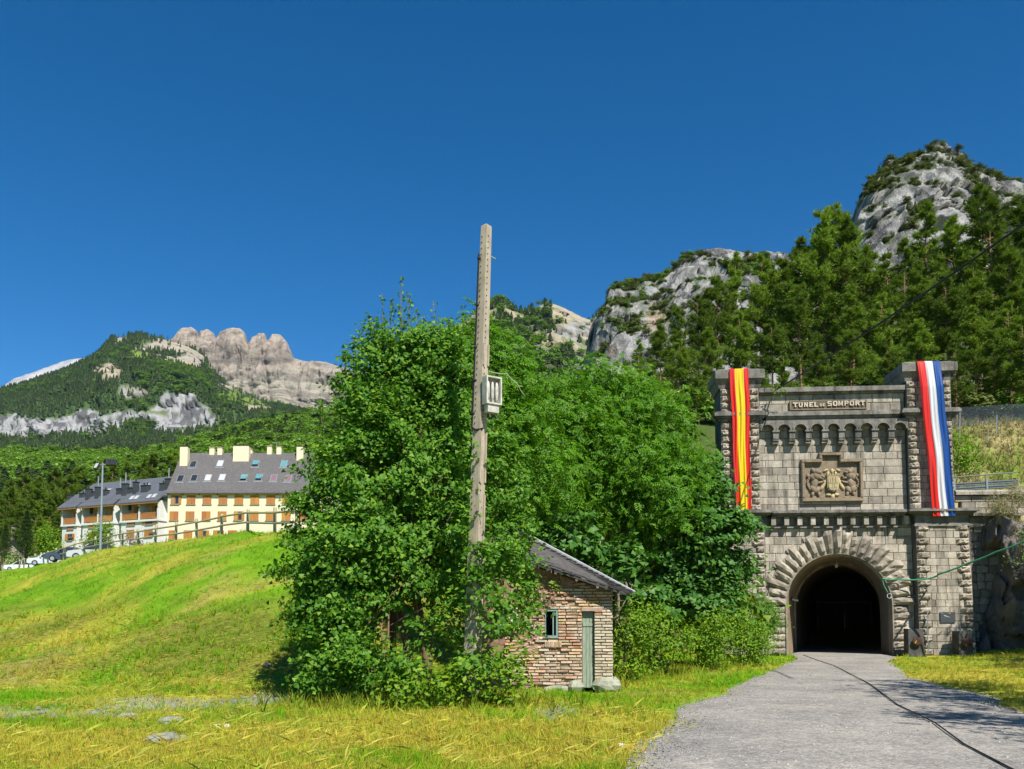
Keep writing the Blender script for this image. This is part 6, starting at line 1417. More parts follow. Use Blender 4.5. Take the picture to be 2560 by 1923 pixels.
def leafy(name, label, cat, base, lobes, TV, TF, mat, dens, nl, crad, size, stems, bark, up=.5, group=None, shoots=(), shell=(.55, 1.02), flat=.55, r0=.09, zfloor=0.06):
    base = Vector(base); root = empty(name, base, 0, label, cat, group); b = np.array(base)
    p, n, s = crown_pts(lobes, dens, nl, crad, size, up, shell, flat)
    for (sx_, sy0, sy1, Y_) in shoots:
        k = 64; t = rng.random(k) ** 1.2; top, bot = np.array(P(sx_, sy0, Y_)), np.array(P(sx_ + 8, sy1, Y_)); q = bot + (top - bot) * t[:, None] + rng.normal(size=(k, 3)) * (.13 * (1.2 - t))[:, None]
        p = np.concatenate([p, q]); n = np.concatenate([n, rng.normal(size=(k, 3)) + [0, -.3, .5]]); s = np.concatenate([s, size * (.55 + .5 * rng.random(k))])
    keep = p[:, 2] > zfloor; p, n, s = p[keep], n[keep], s[keep]
    V, T = scatter(TV, TF, p - b, frames(n), s); np_obj('crown', V, T, mat, root)
    m = MB()
    for i in range(stems):
        c, r = lobes[i % len(lobes)]; tip = Vector(c) + Vector((random.uniform(-.6, .6) * r[0], random.uniform(-.3, .3) * r[1], random.uniform(.2, .8) * r[2])); off = Vector((random.uniform(-.4, .4), random.uniform(-.3, .3), 0)) * (.25 + .10 * stems)
        limb(m, off, tip - base, r0 * random.uniform(.6, 1.1), .012, .25)
        for k in range(3):
            t = random.uniform(.45, .9); st = off.lerp(tip - base, t); c2, r2 = lobes[random.randrange(len(lobes))]; limb(m, st, st.lerp(Vector(c2) - base + Vector((random.uniform(-.7, .7) * r2[0], random.uniform(-.7, .3) * r2[1], random.uniform(-.3, .7) * r2[2])), .6), r0 * .25, .006, .3, 5, 4)
    for (sx_, sy0, sy1, Y_) in shoots: limb(m, P(sx_ + 8, sy1 + 40, Y_) - base, P(sx_, sy0, Y_) - base, .016, .004, .1, 5, 4)
    m.build('trunk', bark, root, True); return root

# ---- big field maple in front of the pole
ML = [lobe(*a) for a in ((985, 1010, 95, 150, 19.6), (905, 1120, 95, 150, 19.4), (1070, 1010, 110, 180, 19.8), (850, 1260, 95, 170, 19.2), (960, 1230, 150, 220, 19.0), (1090, 1230, 130, 220, 19.5), (1150, 1060, 90, 170, 20.0),
    (800, 1380, 75, 140, 19.0), (870, 1430, 140, 170, 18.3), (1000, 1400, 140, 110, 18.4), (1110, 1390, 90, 110, 18.9), (820, 1540, 80, 120, 18.3), (790, 1480, 50, 90, 18.8), (850, 1640, 100, 75, 17.6), (960, 1660, 90, 50, 17.2), (800, 1690, 70, 55, 17.6), (985, 890, 70, 100, 19.6), (1060, 890, 65, 100, 19.7), (920, 960, 60, 90, 19.4), (1115, 930, 65, 100, 19.8), (1090, 1575, 60, 35, 17.5), (900, 1540, 60, 50, 17.9))]
ML += [lobe(1225, 1450, 60, 45, 17.0), lobe(1262, 1400, 50, 60, 18.2), lobe(1245, 1545, 50, 50, 17.1), lobe(1155, 1330, 40, 60, 17.6), lobe(1285, 1330, 60, 90, 19.6), lobe(1250, 1210, 70, 120, 19.8), lobe(1160, 1180, 30, 50, 17.6), lobe(1290, 1490, 40, 36, 18.3), lobe(1140, 1520, 40, 40, 17.5), lobe(1200, 1385, 24, 22, 16.9), lobe(1302, 1420, 40, 60, 19.6), lobe(1180, 1650, 40, 40, 16.9), lobe(1308, 1500, 26, 26, 20.2)]
for k_ in range(46):
    c_, r_ = ML[rng.integers(0, 20)]; d_ = rng.normal(size=3); d_[1] -= .5; d_ /= np.linalg.norm(d_); ML.append((c_ + d_ * r_ * .97, np.array([.30, .30, .27]) * rng.uniform(.5, 1.2)))
SH = [(1003, 690, 900, 19.6), (955, 732, 900, 19.5), (1083, 750, 920, 19.7), (1040, 770, 900, 19.6), (885, 850, 990, 19.4), (862, 872, 980, 19.4), (925, 790, 930, 19.5), (905, 850, 960, 19.4), (1000, 760, 900, 19.6), (1120, 800, 930, 19.8), (800, 1000, 1080, 19.2), (770, 1110, 1200, 19.2), (978, 745, 900, 19.5), (1020, 730, 880, 19.6), (1060, 790, 920, 19.7), (940, 800, 950, 19.4), (845, 930, 1040, 19.3), (1105, 830, 960, 19.8), (965, 800, 940, 19.2), (1010, 800, 930, 19.2), (1145, 850, 960, 19.8), (745, 1230, 1300, 19.2)]
leafy('field_maple', 'large dense dark-green field maple in front of the concrete pole', 'tree', (P(990, 1700, 19.4).x, 19.4, 0), ML, MAPLE_V, MAPLE_F, M_maple, 3.6, 74, .165, .076, 18, M_brown, .45, None, SH, (.40, 1.06), .6, .10)
# ---- ash and sycamore thicket behind the shack
AT = [('ash_tree', 'bright green ash rising just behind the top of the concrete pole', 1200, 25.5, [(1180, 900, 100, 100), (1245, 930, 90, 110), (1150, 1000, 100, 130), (1260, 1060, 110, 130), (1320, 1180, 100, 140), (1200, 1180, 100, 140)]),
      ('ash_tree', 'ash with the street lamp rising over its rounded top', 1400, 29, [(1390, 1010, 100, 80), (1330, 1070, 100, 110), (1450, 1110, 110, 110), (1380, 1230, 120, 120), (1310, 1260, 80, 110)]),
      ('ash_tree', 'tallest feathery ash in the middle of the thicket', 1530, 31, [(1490, 970, 90, 75), (1560, 1020, 100, 90), (1510, 1130, 120, 110), (1600, 1170, 90, 110), (1480, 1240, 100, 100)]),
      ('ash_tree', 'ash leaning towards the portal beside the leafy thicket edge', 1640, 32, [(1640, 1080, 90, 100), (1690, 1180, 85, 100), (1640, 1260, 100, 100), (1580, 1320, 90, 90)])]
for nm, lb, bx_, Y_, lobs in AT:
    leafy(nm, lb, 'tree', (P(bx_, 1600, Y_).x, Y_, 0), [lobe(*l, Y_ + random.uniform(-.8, .8)) for l in lobs], ASH_V, ASH_F, M_ashl, 3.6, 13, .34, .30, 9, M_stem, .5, 'ash trees behind the shack', (), (.35, 1.03), .6, .065)
leafy('sycamore', 'layered sycamore overhanging the left tower of the portal', 'tree', (P(1770, 1600, 33).x, 33, 0), [lobe(*l, 33 + random.uniform(-.9, .5)) for l in ((1755, 1220, 65, 80), (1775, 1310, 85, 75), (1730, 1330, 90, 80), (1830, 1310, 40, 36), (1830, 1400, 40, 35), (1770, 1410, 100, 65), (1690, 1430, 80, 70), (1740, 1500, 90, 50), (1640, 1400, 80, 80), (1800, 1470, 45, 40), (1878, 1325, 20, 14))], MAPLE_V, MAPLE_F, M_syc, 3.8, 44, .26, .15, 8, M_brown, .75, None, [], (.4, 1.03), .35, .07)
leafy('sycamore', 'sycamore sapling in shade close behind the shack roof', 'tree', (P(1500, 1600, 27).x, 27, 0), [lobe(*l, 27) for l in ((1400, 1330, 80, 70), (1560, 1420, 70, 60), (1600, 1490, 70, 60), (1470, 1380, 60, 50))], MAPLE_V, MAPLE_F, M_syc, 2.2, 30, .24, .17, 7, M_stem, .7, None, [], (.3, 1.0), .4, .05)
# dense dark-stemmed thicket closing the view below the crowns
leafy('hazel_thicket', 'shaded hazel thicket filling the back of the grove behind the shack', 'bush', (P(1500, 1600, 35.5).x, 35.5, 0), [lobe(*l, 36) for l in ((1330, 1350, 120, 170), (1450, 1400, 120, 160), (1580, 1430, 120, 140), (1690, 1470, 110, 110), (1790, 1500, 90, 90), (1270, 1250, 100, 150), (1400, 1200, 130, 130), (1560, 1280, 120, 120))], MAPLE_V, MAPLE_F, M_haz, 1.7, 22, .45, .24, 16, M_stem, .5, None, [], (.2, 1.0), .6, .06)
# ---- low bright shrubs along the road edge
for lb, bx_, Y_, lobs, mt in (('bramble bush hugging the right corner of the shack', 1560, 24.5, [(1560, 1640, 50, 70), (1600, 1560, 60, 70), (1555, 1560, 35, 60)], M_shrub), ('tall pale green bramble between the shack and the grass verge', 1640, 27, [(1650, 1580, 50, 70), (1620, 1640, 45, 60), (1690, 1600, 40, 45)], M_shrub),
        ('low bramble in the middle of the verge hedge', 1770, 30, [(1750, 1600, 45, 45), (1790, 1570, 45, 50), (1770, 1640, 50, 35)], M_shrub), ('rounded dark bramble nearest the portal at the road edge', 1860, 32.5, [(1850, 1600, 50, 55), (1880, 1640, 40, 40), (1830, 1560, 45, 50), (1890, 1590, 30, 40)], M_shrub),
        ('dogwood bush growing against the left foot of the portal', 1900, 38.5, [(1900, 1530, 40, 45), (1880, 1580, 40, 40), (1925, 1555, 24, 34)], M_ashl)):
    leafy('bramble_bush' if 'bramble' in lb else 'dogwood_bush', lb, 'bush', (P(bx_, 1700, Y_).x, Y_, 0), [lobe(*l, Y_) for l in lobs], OVAL_V, OVAL_F, mt, 8, 26, .17, .115, 5, M_brown, .6, 'bushes along the verge', (), (.3, 1.03), .8, .02)
leafy('weed_clump', 'tall yellow-green weeds at the foot of the concrete pole', 'weeds', (P(1180, 1740, 18).x, 18, 0), [lobe(*l, 16.7) for l in ((1090, 1720, 60, 40), (1170, 1700, 60, 60), (1250, 1680, 50, 70), (1130, 1760, 60, 30), (1030, 1700, 50, 50), (1290, 1640, 30, 60))], OVAL_V, OVAL_F, M_shrub, 8, 22, .16, .13, 5, M_brown, .9, None, (), (.2, 1.05), 1.1, .012)
leafy('fern_tuft', 'small fern growing out of the shack gable above the window', 'fern', (s0.x + sx(750), SY - .05, sz(540)), [lobe(1382, 1463, 14, 12, SY - .1)], OVAL_V, OVAL_F, M_shrub, 40, 10, .06, .07, 2, M_brown, .6, None, (), (.1, 1), .8, .005)
leafy('parapet_weed', 'green weed sprouting on the portal parapet beside the left cap', 'weeds', PM @ Vector((U(375), -.1, Z(225))), [lobe(1941, 973, 11, 15, 42)], OVAL_V, OVAL_F, M_shrub, 9, 12, .10, .14, 3, M_brown, .9, None, (), (.1, 1), 1, .006)
leafy('terrace_bush', 'bright green bush on the terrace slope right of the French banner', 'bush', P(2395, 1165, 52), [lobe(*l, 52) for l in ((2395, 1130, 30, 45), (2415, 1160, 35, 25), (2385, 1090, 14, 18))], OVAL_V, OVAL_F, M_shrub, 4, 22, .25, .18, 4, M_brown, .7, None, (), (.2, 1), .8, .02)
leafy('terrace_weeds', 'dry grassy weeds drooping over the coping next to the rock', 'weeds', P(2510, 1270, 41), [lobe(*l, 41) for l in ((2500, 1265, 40, 30), (2545, 1235, 30, 35), (2530, 1300, 30, 22))], [(-.03, 0, 0), (.03, 0, 0), (0, 1.5, -.3)], [(0, 1, 2)], leaf_mat('dry_grass_leaves', [(0, (.14, .17, .03)), (.5, (.24, .22, .06)), (1, (.36, .29, .12))], .3), 9, 24, .16, .26, 3, M_brown, .4, None, (), (.1, 1), .8, .012)
leafy('rock_shrub', 'thin green sapling growing out of the dark rock', 'bush', P(2548, 1420, 38), [lobe(*l, 37.6) for l in ((2545, 1340, 16, 20), (2560, 1380, 22, 18), (2530, 1400, 10, 12))], OVAL_V, OVAL_F, M_shrub, 5, 10, .16, .11, 4, M_brown, .6, None, (), (.1, 1), .8, .012)
# trees standing outside the frame to the right, whose shade falls on the rock, the tower foot and the road
leafy('lime_tree', 'leafy tree beyond the right picture edge shading the road', 'tree', (13.5, 11.0, .4), [(np.array([11.4, 10.6, 6.2]), np.array([2.2, 1.9, .8])), (np.array([12.8, 14.2, 7.0]), np.array([2.0, 2.0, .9])), (np.array([13.5, 17.6, 7.2]), np.array([1.8, 1.8, .8])), (np.array([10.6, 8.6, 5.4]), np.array([1.6, 1.4, .6]))], ASH_V, ASH_F, M_ashl, 2.0, 10, .38, .36, 6, M_stem, .5)
leafy('lime_tree', 'leafy tree beyond the right picture edge shading the rock', 'tree', (27.6, 33.5, 3.6), [(np.array([26.8, 35.3, 9.2]), np.array([2.6, 2.6, 2.6])), (np.array([29.5, 32.5, 10.5]), np.array([3.2, 3.0, 3.2])), (np.array([28, 36, 6.5]), np.array([2.3, 2.3, 2.0])), (np.array([24.9, 36.3, 7.0]), np.array([1.5, 1.6, 1.5])), (np.array([24.4, 34.0, 5.2]), np.array([1.3, 1.4, 1.0])), (np.array([22.6, 24.5, 8.2]), np.array([2.6, 2.8, 1.4])), (np.array([24.0, 28.5, 8.8]), np.array([2.4, 2.6, 1.5]))], ASH_V, ASH_F, M_ashl, 1.9, 10, .38, .36, 6, M_stem, .5)

# ---- Scots pines: unit trees one metre tall
def pine_unit(seed, bare=.34, wide=.21, cone=.9):
    r = random.Random(seed); tr = MB(); bend = [(0, 0)]
    bx1, by1 = r.uniform(-.04, .04), r.uniform(-.03, .03); axis_ = lambda h: Vector((bx1 * math.sin(h * 2.4), by1 * math.sin(h * 2.1), h))
    tr.tube([axis_(i / 12) for i in range(13)], [.0135 * (1 - i / 12) ** 1.1 + .0006 for i in range(13)], 7)
    pos, nor, siz = [], [], []
    nb_ = 62
    for k in range(nb_):
        t = (k + r.random()) / nb_; h = bare + (1 - bare) * t; L_ = wide * ((1 - t) ** cone * .92 + .10) * r.uniform(.55, 1.2) * (.55 + .45 * min(1, t * 5))
        a = r.random() * 6.283 if k > 3 else k * 1.6; st = axis_(h); rise = r.uniform(.05, .55) * (1 if t > .25 else .3); d = Vector((math.cos(a), math.sin(a), rise))
        pts = [st + d * L_ * q + Vector((0, 0, .25 * L_ * q * q)) for q in (0, .35, .7, 1.0)]; tr.tube(pts, [.0042 * (1 - t * .5), .003, .002, .001], 4, caps=False)
        nt_ = 15 + int(230 * L_)
        for i in range(nt_):
            q = .30 + .70 * r.random() ** .7; p = st + d * L_ * q + Vector((0, 0, .25 * L_ * q * q)) + Vector((r.gauss(0, 1), r.gauss(0, 1), r.gauss(0, .55) + .25)) * L_ * .15
            pos.append(p); nor.append((d + Vector((r.gauss(0, .5), r.gauss(0, .5), .9 + r.gauss(0, .3))))); siz.append(.021 + .013 * r.random())
    for k in range(5):      # dead lower twigs
        h = bare * r.uniform(.45, 1); a = r.random() * 6.283; st = axis_(h); d = Vector((math.cos(a), math.sin(a), r.uniform(-.2, .2))); tr.tube([st, st + d * .05, st + d * .09 + Vector((0, 0, -.01))], [.002, .0013, .0006], 4, caps=False)
    V, T = scatter(PT_V, PT_F, np.array([tuple(p) for p in pos]), frames(np.array([tuple(n) for n in nor])), np.array(siz))
    return tr.mesh('trunk', M_pbark, True), np_mesh('crown', V, T, M_pine)
PINES = [pine_unit(600, .36, .20), pine_unit(601, .44, .18), pine_unit(602, .30, .19, 1.1), pine_unit(603, .48, .17, .8), pine_unit(604, .26, .17, 1.2)]
def spruce_unit(seed):
    r = random.Random(seed); tr = MB(); tr.tube([(0, 0, 0), (0, 0, 1)], [.013, .001], 6); pos, nor, siz = [], [], []
    for k in range(1500):
        t = r.random() ** .75; h = .05 + .93 * t; L_ = .17 * (1 - t) ** .9 + .008; lay = .5 + .5 * abs(math.sin(h * 46)); q = r.random() ** .5 * lay; a = r.random() * 6.283
        pos.append((math.cos(a) * L_ * q, math.sin(a) * L_ * q, h - .10 * L_ * q)); nor.append((math.cos(a), math.sin(a), .1 + r.gauss(0, .25))); siz.append(.024 + .012 * r.random())
    V, T = scatter(PT_V, PT_F, np.array(pos), frames(np.array(nor)), np.array(siz)); return tr.mesh('trunk', M_bark, True), np_mesh('crown', V, T, M_fir)
SPRUCE = [spruce_unit(620)]
ORD = ['first', 'second', 'third', 'fourth', 'fifth', 'sixth', 'seventh', 'eighth', 'ninth', 'tenth', 'eleventh', 'twelfth', 'thirteenth', 'fourteenth', 'fifteenth', 'sixteenth', 'seventeenth', 'eighteenth', 'nineteenth', 'twentieth', 'twenty-first', 'twenty-second', 'twenty-third', 'twenty-fourth', 'twenty-fifth', 'twenty-sixth', 'twenty-seventh', 'twenty-eighth', 'twenty-ninth', 'thirtieth']
def pine_row(spots, zf, what, grp, kinds=PINES, wid=1.0, nm='scots_pine'):
    rp_ = random.Random(len(spots) * 7)
    for i, (x, yt, Y_) in enumerate(sorted(spots)):
        top = P(x, yt, Y_); zb = zf(top.x, Y_) - .3; h = top.z - zb; k = rp_.randrange(len(kinds)); tm, cm = kinds[k]; w = wid * rp_.uniform(.9, 1.15)
        o = empty(nm, (top.x, Y_, zb), rp_.random() * 6.28, ORD[i] + ' ' + what, 'pine tree', grp); o.scale = (h * w, h * w, h)
        place('trunk', tm, o); place('crown', cm, o)
hz = lambda X, Y: float(HILL(np.array([X]), np.array([Y]))[0])
pine_row([(1600, 850, 92), (1645, 815, 95), (1690, 770, 90), (1735, 745, 96), (1785, 700, 98), (1845, 640, 100), (1893, 650, 98), (1945, 655, 102), (2000, 600, 94), (2045, 545, 92), (2085, 525, 94), (2128, 555, 90), (2165, 630, 92), (2215, 640, 90), (2262, 600, 92), (2325, 508, 92), (2378, 560, 90), (2445, 470, 92), (2475, 485, 86), (2530, 505, 88), (2590, 470, 90)], hz, 'pine from the left along the skyline row above the portal', 'pines on the skyline above the portal')
pine_row([(1560, 905, 80), (1625, 900, 76), (1700, 850, 78), (1775, 820, 76), (1850, 780, 80), (1930, 800, 74), (2000, 720, 78), (2120, 720, 74), (2205, 740, 76), (2290, 660, 78), (2365, 690, 74), (2440, 640, 76), (2520, 620, 76)], hz, 'pine from the left in the middle row behind the portal', 'pines in the middle row behind the portal')
pine_row([(1670, 960, 68), (1745, 930, 66), (1800, 900, 67), (1960, 880, 66), (2130, 830, 66), (2300, 800, 68), (2430, 770, 67), (2520, 760, 66), (2385, 850, 63), (2480, 830, 64), (2556, 800, 62), (2590, 820, 60.5), (2050, 865, 64), (2215, 850, 63), (1885, 900, 65)], hz, 'pine from the left in the front row just behind the portal', 'pines in the front row behind the portal', PINES[:3])
gz_ = lambda X, Y: 11.5
pine_row([(-20, 1225, 158), (22, 1205, 165), (60, 1188, 170), (98, 1195, 160), (135, 1172, 172), (172, 1190, 165), (208, 1172, 176), (246, 1186, 168), (285, 1168, 180), (322, 1160, 175), (358, 1150, 182), (395, 1140, 178), (432, 1128, 184)], gz_, 'tall pine from the left behind the white terrace', 'pines behind the white terrace', PINES, 1.1)
pine_row([(8, 1268, 148), (52, 1262, 152), (92, 1258, 150), (128, 1248, 152), (150, 1290, 148)], gz_, 'lower pine from the left between the cottage and the white terrace', 'pines beside the cottage', PINES, 1.2)
pine_row([(68, 1275, 140)], gz_, 'dark pointed spruce behind the white car near the cottage', 'spruces beside the cottage', SPRUCE, 1.3, 'spruce')
pine_row([(15, 1310, 142)], gz_, 'dark spruce at the picture edge above the cottage', None, SPRUCE, 1.3, 'spruce') 
for lb, x, yb, Y_, lobs in (('bright green young tree left of the white terrace', 125, 1400, 138, [(120, 1340, 22, 30), (138, 1370, 18, 22), (105, 1375, 16, 22)]), ('bright green shrub against the white terrace wall', 245, 1390, 118, [(240, 1345, 16, 28), (262, 1330, 18, 32), (225, 1360, 14, 20), (270, 1365, 14, 20)]),
        ('small green shrub beside the white car', 35, 1420, 140, [(35, 1400, 12, 14), (26, 1412, 8, 8)]), ('reddish shrub in front of the white terrace', 335, 1366, 116, [(333, 1350, 9, 12), (340, 1358, 8, 8)])):
    leafy('garden_shrub' if 'shrub' in lb else 'young_tree', lb, 'bush', (P(x, yb, Y_).x, Y_, P(x, yb + 8, Y_).z), [lobe(*l, Y_) for l in lobs], OVAL_V, OVAL_F, M_shrub if 'red' not in lb else leaf_mat('purple_leaves', [(0, (.08, .03, .03)), (1, (.16, .07, .06))]), 2.2, 20, .5, .34, 3, M_brown, .6, None, (), (.2, 1), .8, .05)
# undergrowth on the wooded slope
n = 620; ux_, uy_ = rng.uniform(6, 60, n), rng.uniform(63, 105, n); k = ux_ / uy_ > .10; ux_, uy_ = ux_[k], uy_[k]; n = len(ux_)
forest('slope_undergrowth', np.stack([ux_, uy_, HILL(ux_, uy_) - .2], -1), np.where(rng.random(n) < .6, 3, 6) + rng.integers(0, 2, n), sizes(n, .8, 3.0, 1.5), 'green undergrowth below the pines behind the portal', 'undergrowth')
n = 260; ux_, uy_ = rng.uniform(-2, 7.5, n), rng.uniform(44, 60, n); forest('slope_scrub', np.stack([ux_, uy_, np.maximum(HILL(ux_, uy_), H(ux_, uy_)) - .2], -1), 3 + rng.integers(0, 3, n), sizes(n, 2.0, 5.5, 1.4), 'green scrub on the slope left of the portal', 'undergrowth')
# ================================================================== GRASS, STRAW AND STONES
def grass_mat():
    k = NT('grass_blades'); c = k.attr('Col'); d = k.n('ShaderNodeBsdfDiffuse'); t = k.n('ShaderNodeBsdfTranslucent'); k.l(c, d.inputs[0]); k.l(c, t.inputs[0])
    m = k.n('ShaderNodeMixShader'); m.inputs[0].default_value = .3; k.l(d.outputs[0], m.inputs[1]); k.l(t.outputs[0], m.inputs[2]); k.l(m.outputs[0], k.out.inputs[0]); return k.m
M_grass = grass_mat()
def turf_pts(n, y0, y1, xl=-.62, xr=.62, seed=0):
    u = rng.random(n); Y = 1 / (1 / y0 + (1 / y1 - 1 / y0) * u); X = (xl + (xr - xl) * rng.random(n)) * Y; return X, Y
def grass(name, n, y0, y1, hmin, hmax, label, lying=False, xl=-.62, xr=.62, cond=None):
    X, Y = turf_pts(n, y0, y1, xl, xr); a, c = roadl(Y), roadr(Y); e = rng.normal(-.05, .2, n)
    ok = (X < a + e) | (X > c + e); ok &= ~((X > s0.x - 1.2) & (X < s0.x + 2.35) & (Y > SY - .05) & (Y < SY + 2.6)); ok &= Y < np.where(X > 8, 41.2, 400)
    if cond is not None: ok &= cond(X, Y)
    X, Y = X[ok], Y[ok]; n = len(X); col, stone, d = gcol(X, Y); keep = rng.random(n) > stone * .8; X, Y, col, d = X[keep], Y[keep], col[keep], d[keep]; n = len(X)
    Z_ = H(X, Y); q = np.stack([X, Y, Z_], -1); j = rng.normal(0, .16, (n, 1)) + rng.normal(0, .10, (n, 3))
    fresh = rng.random(n) < .30 * (1 - d) + .05; straw = rng.random(n) < (.20 + .75 * d)
    base = np.where(straw[:, None], np.array([.40, .37, .045]), np.where(fresh[:, None], np.array([.085, .27, .006]), np.array([.18, .34, .010]))); base = base * .72 + col * .42
    base = np.clip(base * (1 + j), .01, .8); far_ = np.clip(Y / 25, .8, 3.2)
    if lying:
        ang = fbm(q * .4, 2, 95) * 4 + rng.normal(.8, 1.5, n); t = np.stack([np.cos(ang), np.sin(ang), rng.normal(0, .22, n)], -1); up = np.array([0, 0, 1.0]) + rng.normal(0, .3, (n, 3)); b_ = np.cross(up, t); b_ /= np.linalg.norm(b_, axis=1, keepdims=True); nn = np.cross(t, b_)
        fr = np.stack([b_, t, nn], 2); V, T = scatter([(-.008, 0, 0), (.008, 0, 0), (.003, .55, .05), (0, 1, -.02)], [(0, 1, 2), (0, 2, 3)], q + [0, 0, .02], fr, (hmin + (hmax - hmin) * rng.random(n)) * far_ ** .5); kk = 4; base = base * .55 + np.array([.50, .44, .11]) * .45 * (1 + j * .6)
    else:
        nn = np.array([0, 0, 1.0]) + rng.normal(0, .22, (n, 3)); V, T = scatter(GR_V, GR_F, q - [0, 0, .01], frames(nn), (hmin + (hmax - hmin) * rng.random(n) ** 1.5) * far_ ** .6); kk = len(GR_V)
    o = np_obj(name, V, T, M_grass, None, np.repeat(np.clip(base, .01, .75), kk, 0)); return tag(o, label, 'grass', kind='stuff')
grass('meadow_grass', 120000, 7.5, 150, .06, .20, 'short mown grass over the bank and verge', cond=lambda X, Y: (Y < 42) | (X < 2))
grass('tall_grass', 7000, 12, 40, .10, .28, 'longer grass tufts along the foot of the bank', cond=lambda X, Y: ((fbm(np.stack([X * .5, Y * .5, X * 0], -1), 3, 97) > .12) & (X < 4)) | ((X > 1.5) & (X < roadl(Y) + .2) & (Y > 23)))
grass('cut_straw', 30000, 7.5, 60, .12, .42, 'cut yellow straw lying over the verge', True, cond=lambda X, Y: dryness(X, Y) + rng.normal(0, .15, len(X)) > .42)
grass('bank_hay', 18000, 18, 40, .14, .36, 'dry rough hay over the lower bank', True, -.62, .0, cond=lambda X, Y: (lambda z: (z > .08) & (z < 1.9) & (X < -1))(H(X, Y, False)))
grass('bank_tufts', 9000, 18, 40, .12, .34, 'rough dry tufts on the lower bank', False, -.62, .0, cond=lambda X, Y: (lambda z: (z > .08) & (z < 2.1) & (X < -1))(H(X, Y, False)) & (fbm(np.stack([X * .8, Y * .8, X * 0], -1), 3, 99) > -.1))
# weeds round the foot of the maple and the hedge
X = np.concatenate([rng.normal(P(1060, 1, 17.6).x, 1.3, 1500), rng.uniform(2.6, 9, 1500)]); Y = np.concatenate([rng.normal(17.2, .5, 1500), np.zeros(1500)]); Y[1500:] = 24.2 + (X[1500:] - 2.6) * 1.55 + rng.normal(0, .7, 1500)
q = np.stack([X, Y, H(X, Y)], -1); V, T = scatter(GR_V, GR_F, q, frames(np.array([0, 0, 1.0]) + rng.normal(0, .18, q.shape)), .10 + .34 * rng.random(len(q)) ** 2.5); cw = np.clip(np.array([.15, .25, .02]) * (1 + rng.normal(0, .3, (len(q), 1))) + np.array([.14, .06, .01]) * rng.random((len(q), 1)), .01, .6)
tag(np_obj('verge_weeds', V, T, M_grass, None, np.repeat(cw, len(GR_V), 0)), 'tall weeds at the foot of the trees', 'weeds', kind='stuff')
# grass on the terrace slope beyond the right tower
n = 6000; X, Y = rng.uniform(21, 38, n), rng.uniform(46.5, 61, n); q = np.stack([X, Y, HILL(X, Y)], -1); V, T = scatter(GR_V, GR_F, q, frames(np.array([0, 0, 1.0]) + rng.normal(0, .25, q.shape)), .3 + .4 * rng.random(n)); dr = sstep(-.3, .3, fbm(q * .3, 3, 98) + rng.normal(0, .2, n))[:, None]
cw = np.clip((np.array([.16, .24, .03]) * (1 - dr) + np.array([.36, .30, .13]) * dr) * (1 + rng.normal(0, .2, (n, 1))), .01, .7); tag(np_obj('slope_grass', V, T, M_grass, None, np.repeat(cw, len(GR_V), 0)), 'sunlit grass on the slope right of the portal', 'grass', kind='stuff')
# stones
M_stone = simple('pale_field_stone', (.29, .295, .235), .9, .3, 6, bump=.6, bdist=.01, rnd=.35)
def stone_me(seed):
    r = random.Random(seed); m = MB(); m.blob((0, 0, .25), (.6, .45, .38), seg=7, rings=5, rough=.45, seed=seed); return m.mesh('stone', M_stone)
STN = [stone_me(700 + i) for i in range(5)]
def gpt(x, y): Y_ = depth_at(y); p = P(x, y, Y_); return Vector((p.x, Y_, float(H(np.array([p.x]), np.array([Y_]))[0])))
for x, y, s_, lb in ((413, 1857, .42, 'largest flat grey-blue stone in the rubble patch'), (452, 1848, .17, 'pale round stone just right of the largest flat stone'), (318, 1793, .30, 'pale clod at the upper left of the rubble patch'), (430, 1812, .34, 'grey clod behind the largest flat stone'), (505, 1773, .12, 'small pale stone at the upper edge of the rubble'), (668, 1718, .28, 'pale stone high in the rubble near the maple'), (432, 1607, .16, 'white stone lying alone on the grassy bank'), (658, 1668, .2, 'round tan stone in the grass left of the maple')):
    p = gpt(x, y); o = place('field_stone', random.choice(STN), None, p - Vector((0, 0, .06 * s_)), (0, 0, random.random() * 6), (s_, s_ * .9, s_ * .62)); tag(o, lb, 'stone')
tag(place('litter_scrap', MB().prism([(-.12, 0), (.13, .01), (.11, .045), (-.11, .05)], -.05, .05).mesh('litter_scrap', simple('white_scrap', (.75, .75, .73), .6)), None, gpt(553, 1822), (0, 0, .3)), 'white scrap lying on the straw right of the rubble', 'litter')
tag(place('litter_scrap', MB().prism([(-.05, 0), (.05, 0), (.045, .05), (-.04, .055)], -.04, .04).mesh('litter_scrap', simple('white_scrap', (.75, .75, .73), .6)), None, gpt(1553, 1872), (0, 0, .3)), 'small white scrap in the grass at the road edge', 'litter')
V_, T_ = [], []
n = 1500; X = np.concatenate([rng.normal(-7.4, 2.2, 850), rng.normal(-4.9, .9, 500), rng.normal(.6, .5, 150)]); Y = np.concatenate([rng.normal(15.8, 1.9, 850), rng.normal(18.6, .8, 500), rng.normal(15.6, .8, 150)])
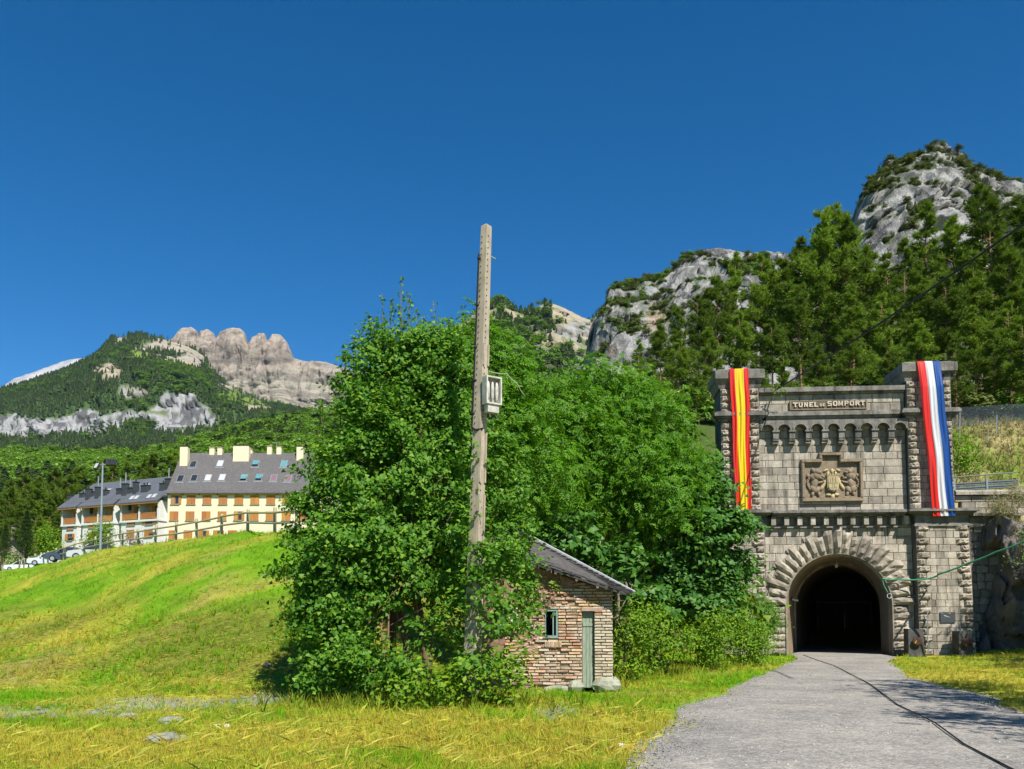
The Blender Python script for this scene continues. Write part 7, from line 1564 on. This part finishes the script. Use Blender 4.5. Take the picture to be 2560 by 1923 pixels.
ok = gcol(X, Y)[1] > .1; X, Y = X[ok], Y[ok]; n = len(X); q = np.stack([X, Y, H(X, Y)], -1); tv = [(-.5, -.4, 0), (.5, -.45, 0), (.55, .4, 0), (-.45, .5, 0), (-.25, -.2, .5), (.3, -.25, .6), (.25, .25, .55), (-.2, .3, .45)]; tf = [(4, 5, 6, 7), (0, 1, 5, 4), (1, 2, 6, 5), (2, 3, 7, 6), (3, 0, 4, 7)]
V, T = scatter(tv, tf, q, frames(np.array([0, 0, 1.0]) + rng.normal(0, .3, q.shape)), .02 + .10 * rng.random(n) ** 3); tag(np_obj('rubble', V, T, M_stone), 'pale broken stone scattered at the foot of the bank', 'rubble', kind='stuff')
# loose grit along the road edges
n = 4000; Y = 1 / (1 / 8.5 + (1 / 41 - 1 / 8.5) * rng.random(n)); sd = rng.random(n) < .6; X = np.where(sd, roadl(Y) + np.abs(rng.normal(0, .5, n)), roadr(Y) - np.abs(rng.normal(0, .6, n))); q = np.stack([X, Y, X * 0 + .03], -1)
V, T = scatter(tv, tf, q, frames(np.array([0, 0, 1.0]) + rng.normal(0, .3, q.shape)), .008 + .022 * rng.random(n) ** 2); tag(np_obj('road_grit', V, T, simple('road_grit_stone', (.24, .23, .21), .9, .3, 8, bump=0)), 'loose grit along the road edges', 'gravel', kind='stuff')

n = 2600; Y = 1 / (1 / 8.5 + (1 / 40 - 1 / 8.5) * rng.random(n)); a, c = roadl(Y), roadr(Y); X = a + (c - a) * rng.random(n); q = np.stack([X, Y, X * 0 + .024], -1)
V, T = scatter(tv, tf, q, frames(np.array([0, 0, 1.0]) + rng.normal(0, .3, q.shape)), .008 + .035 * rng.random(n) ** 4); tag(np_obj('road_pebbles', V, T, simple('road_pebble_stone', (.33, .31, .27), .9, .4, 30, bump=0)), 'small pebbles strewn over the road', 'gravel', kind='stuff')

# ================================================================== HAZE
hm_ = NT('thin_mountain_air'); pv = hm_.n('ShaderNodeVolumePrincipled'); pv.inputs['Color'].default_value = (.50, .70, 1.0, 1); pv.inputs['Density'].default_value = 1.4e-5; pv.inputs['Anisotropy'].default_value = .0
hm_.l(pv.outputs[0], hm_.out.inputs['Volume'])
b = MB(); b.box(-6100, 6100, -3100, 7100, -60, 1600); hz_o = b.build('haze', hm_.m); tag(hz_o, 'thin blue mountain air over the valley', 'haze', kind='stuff')
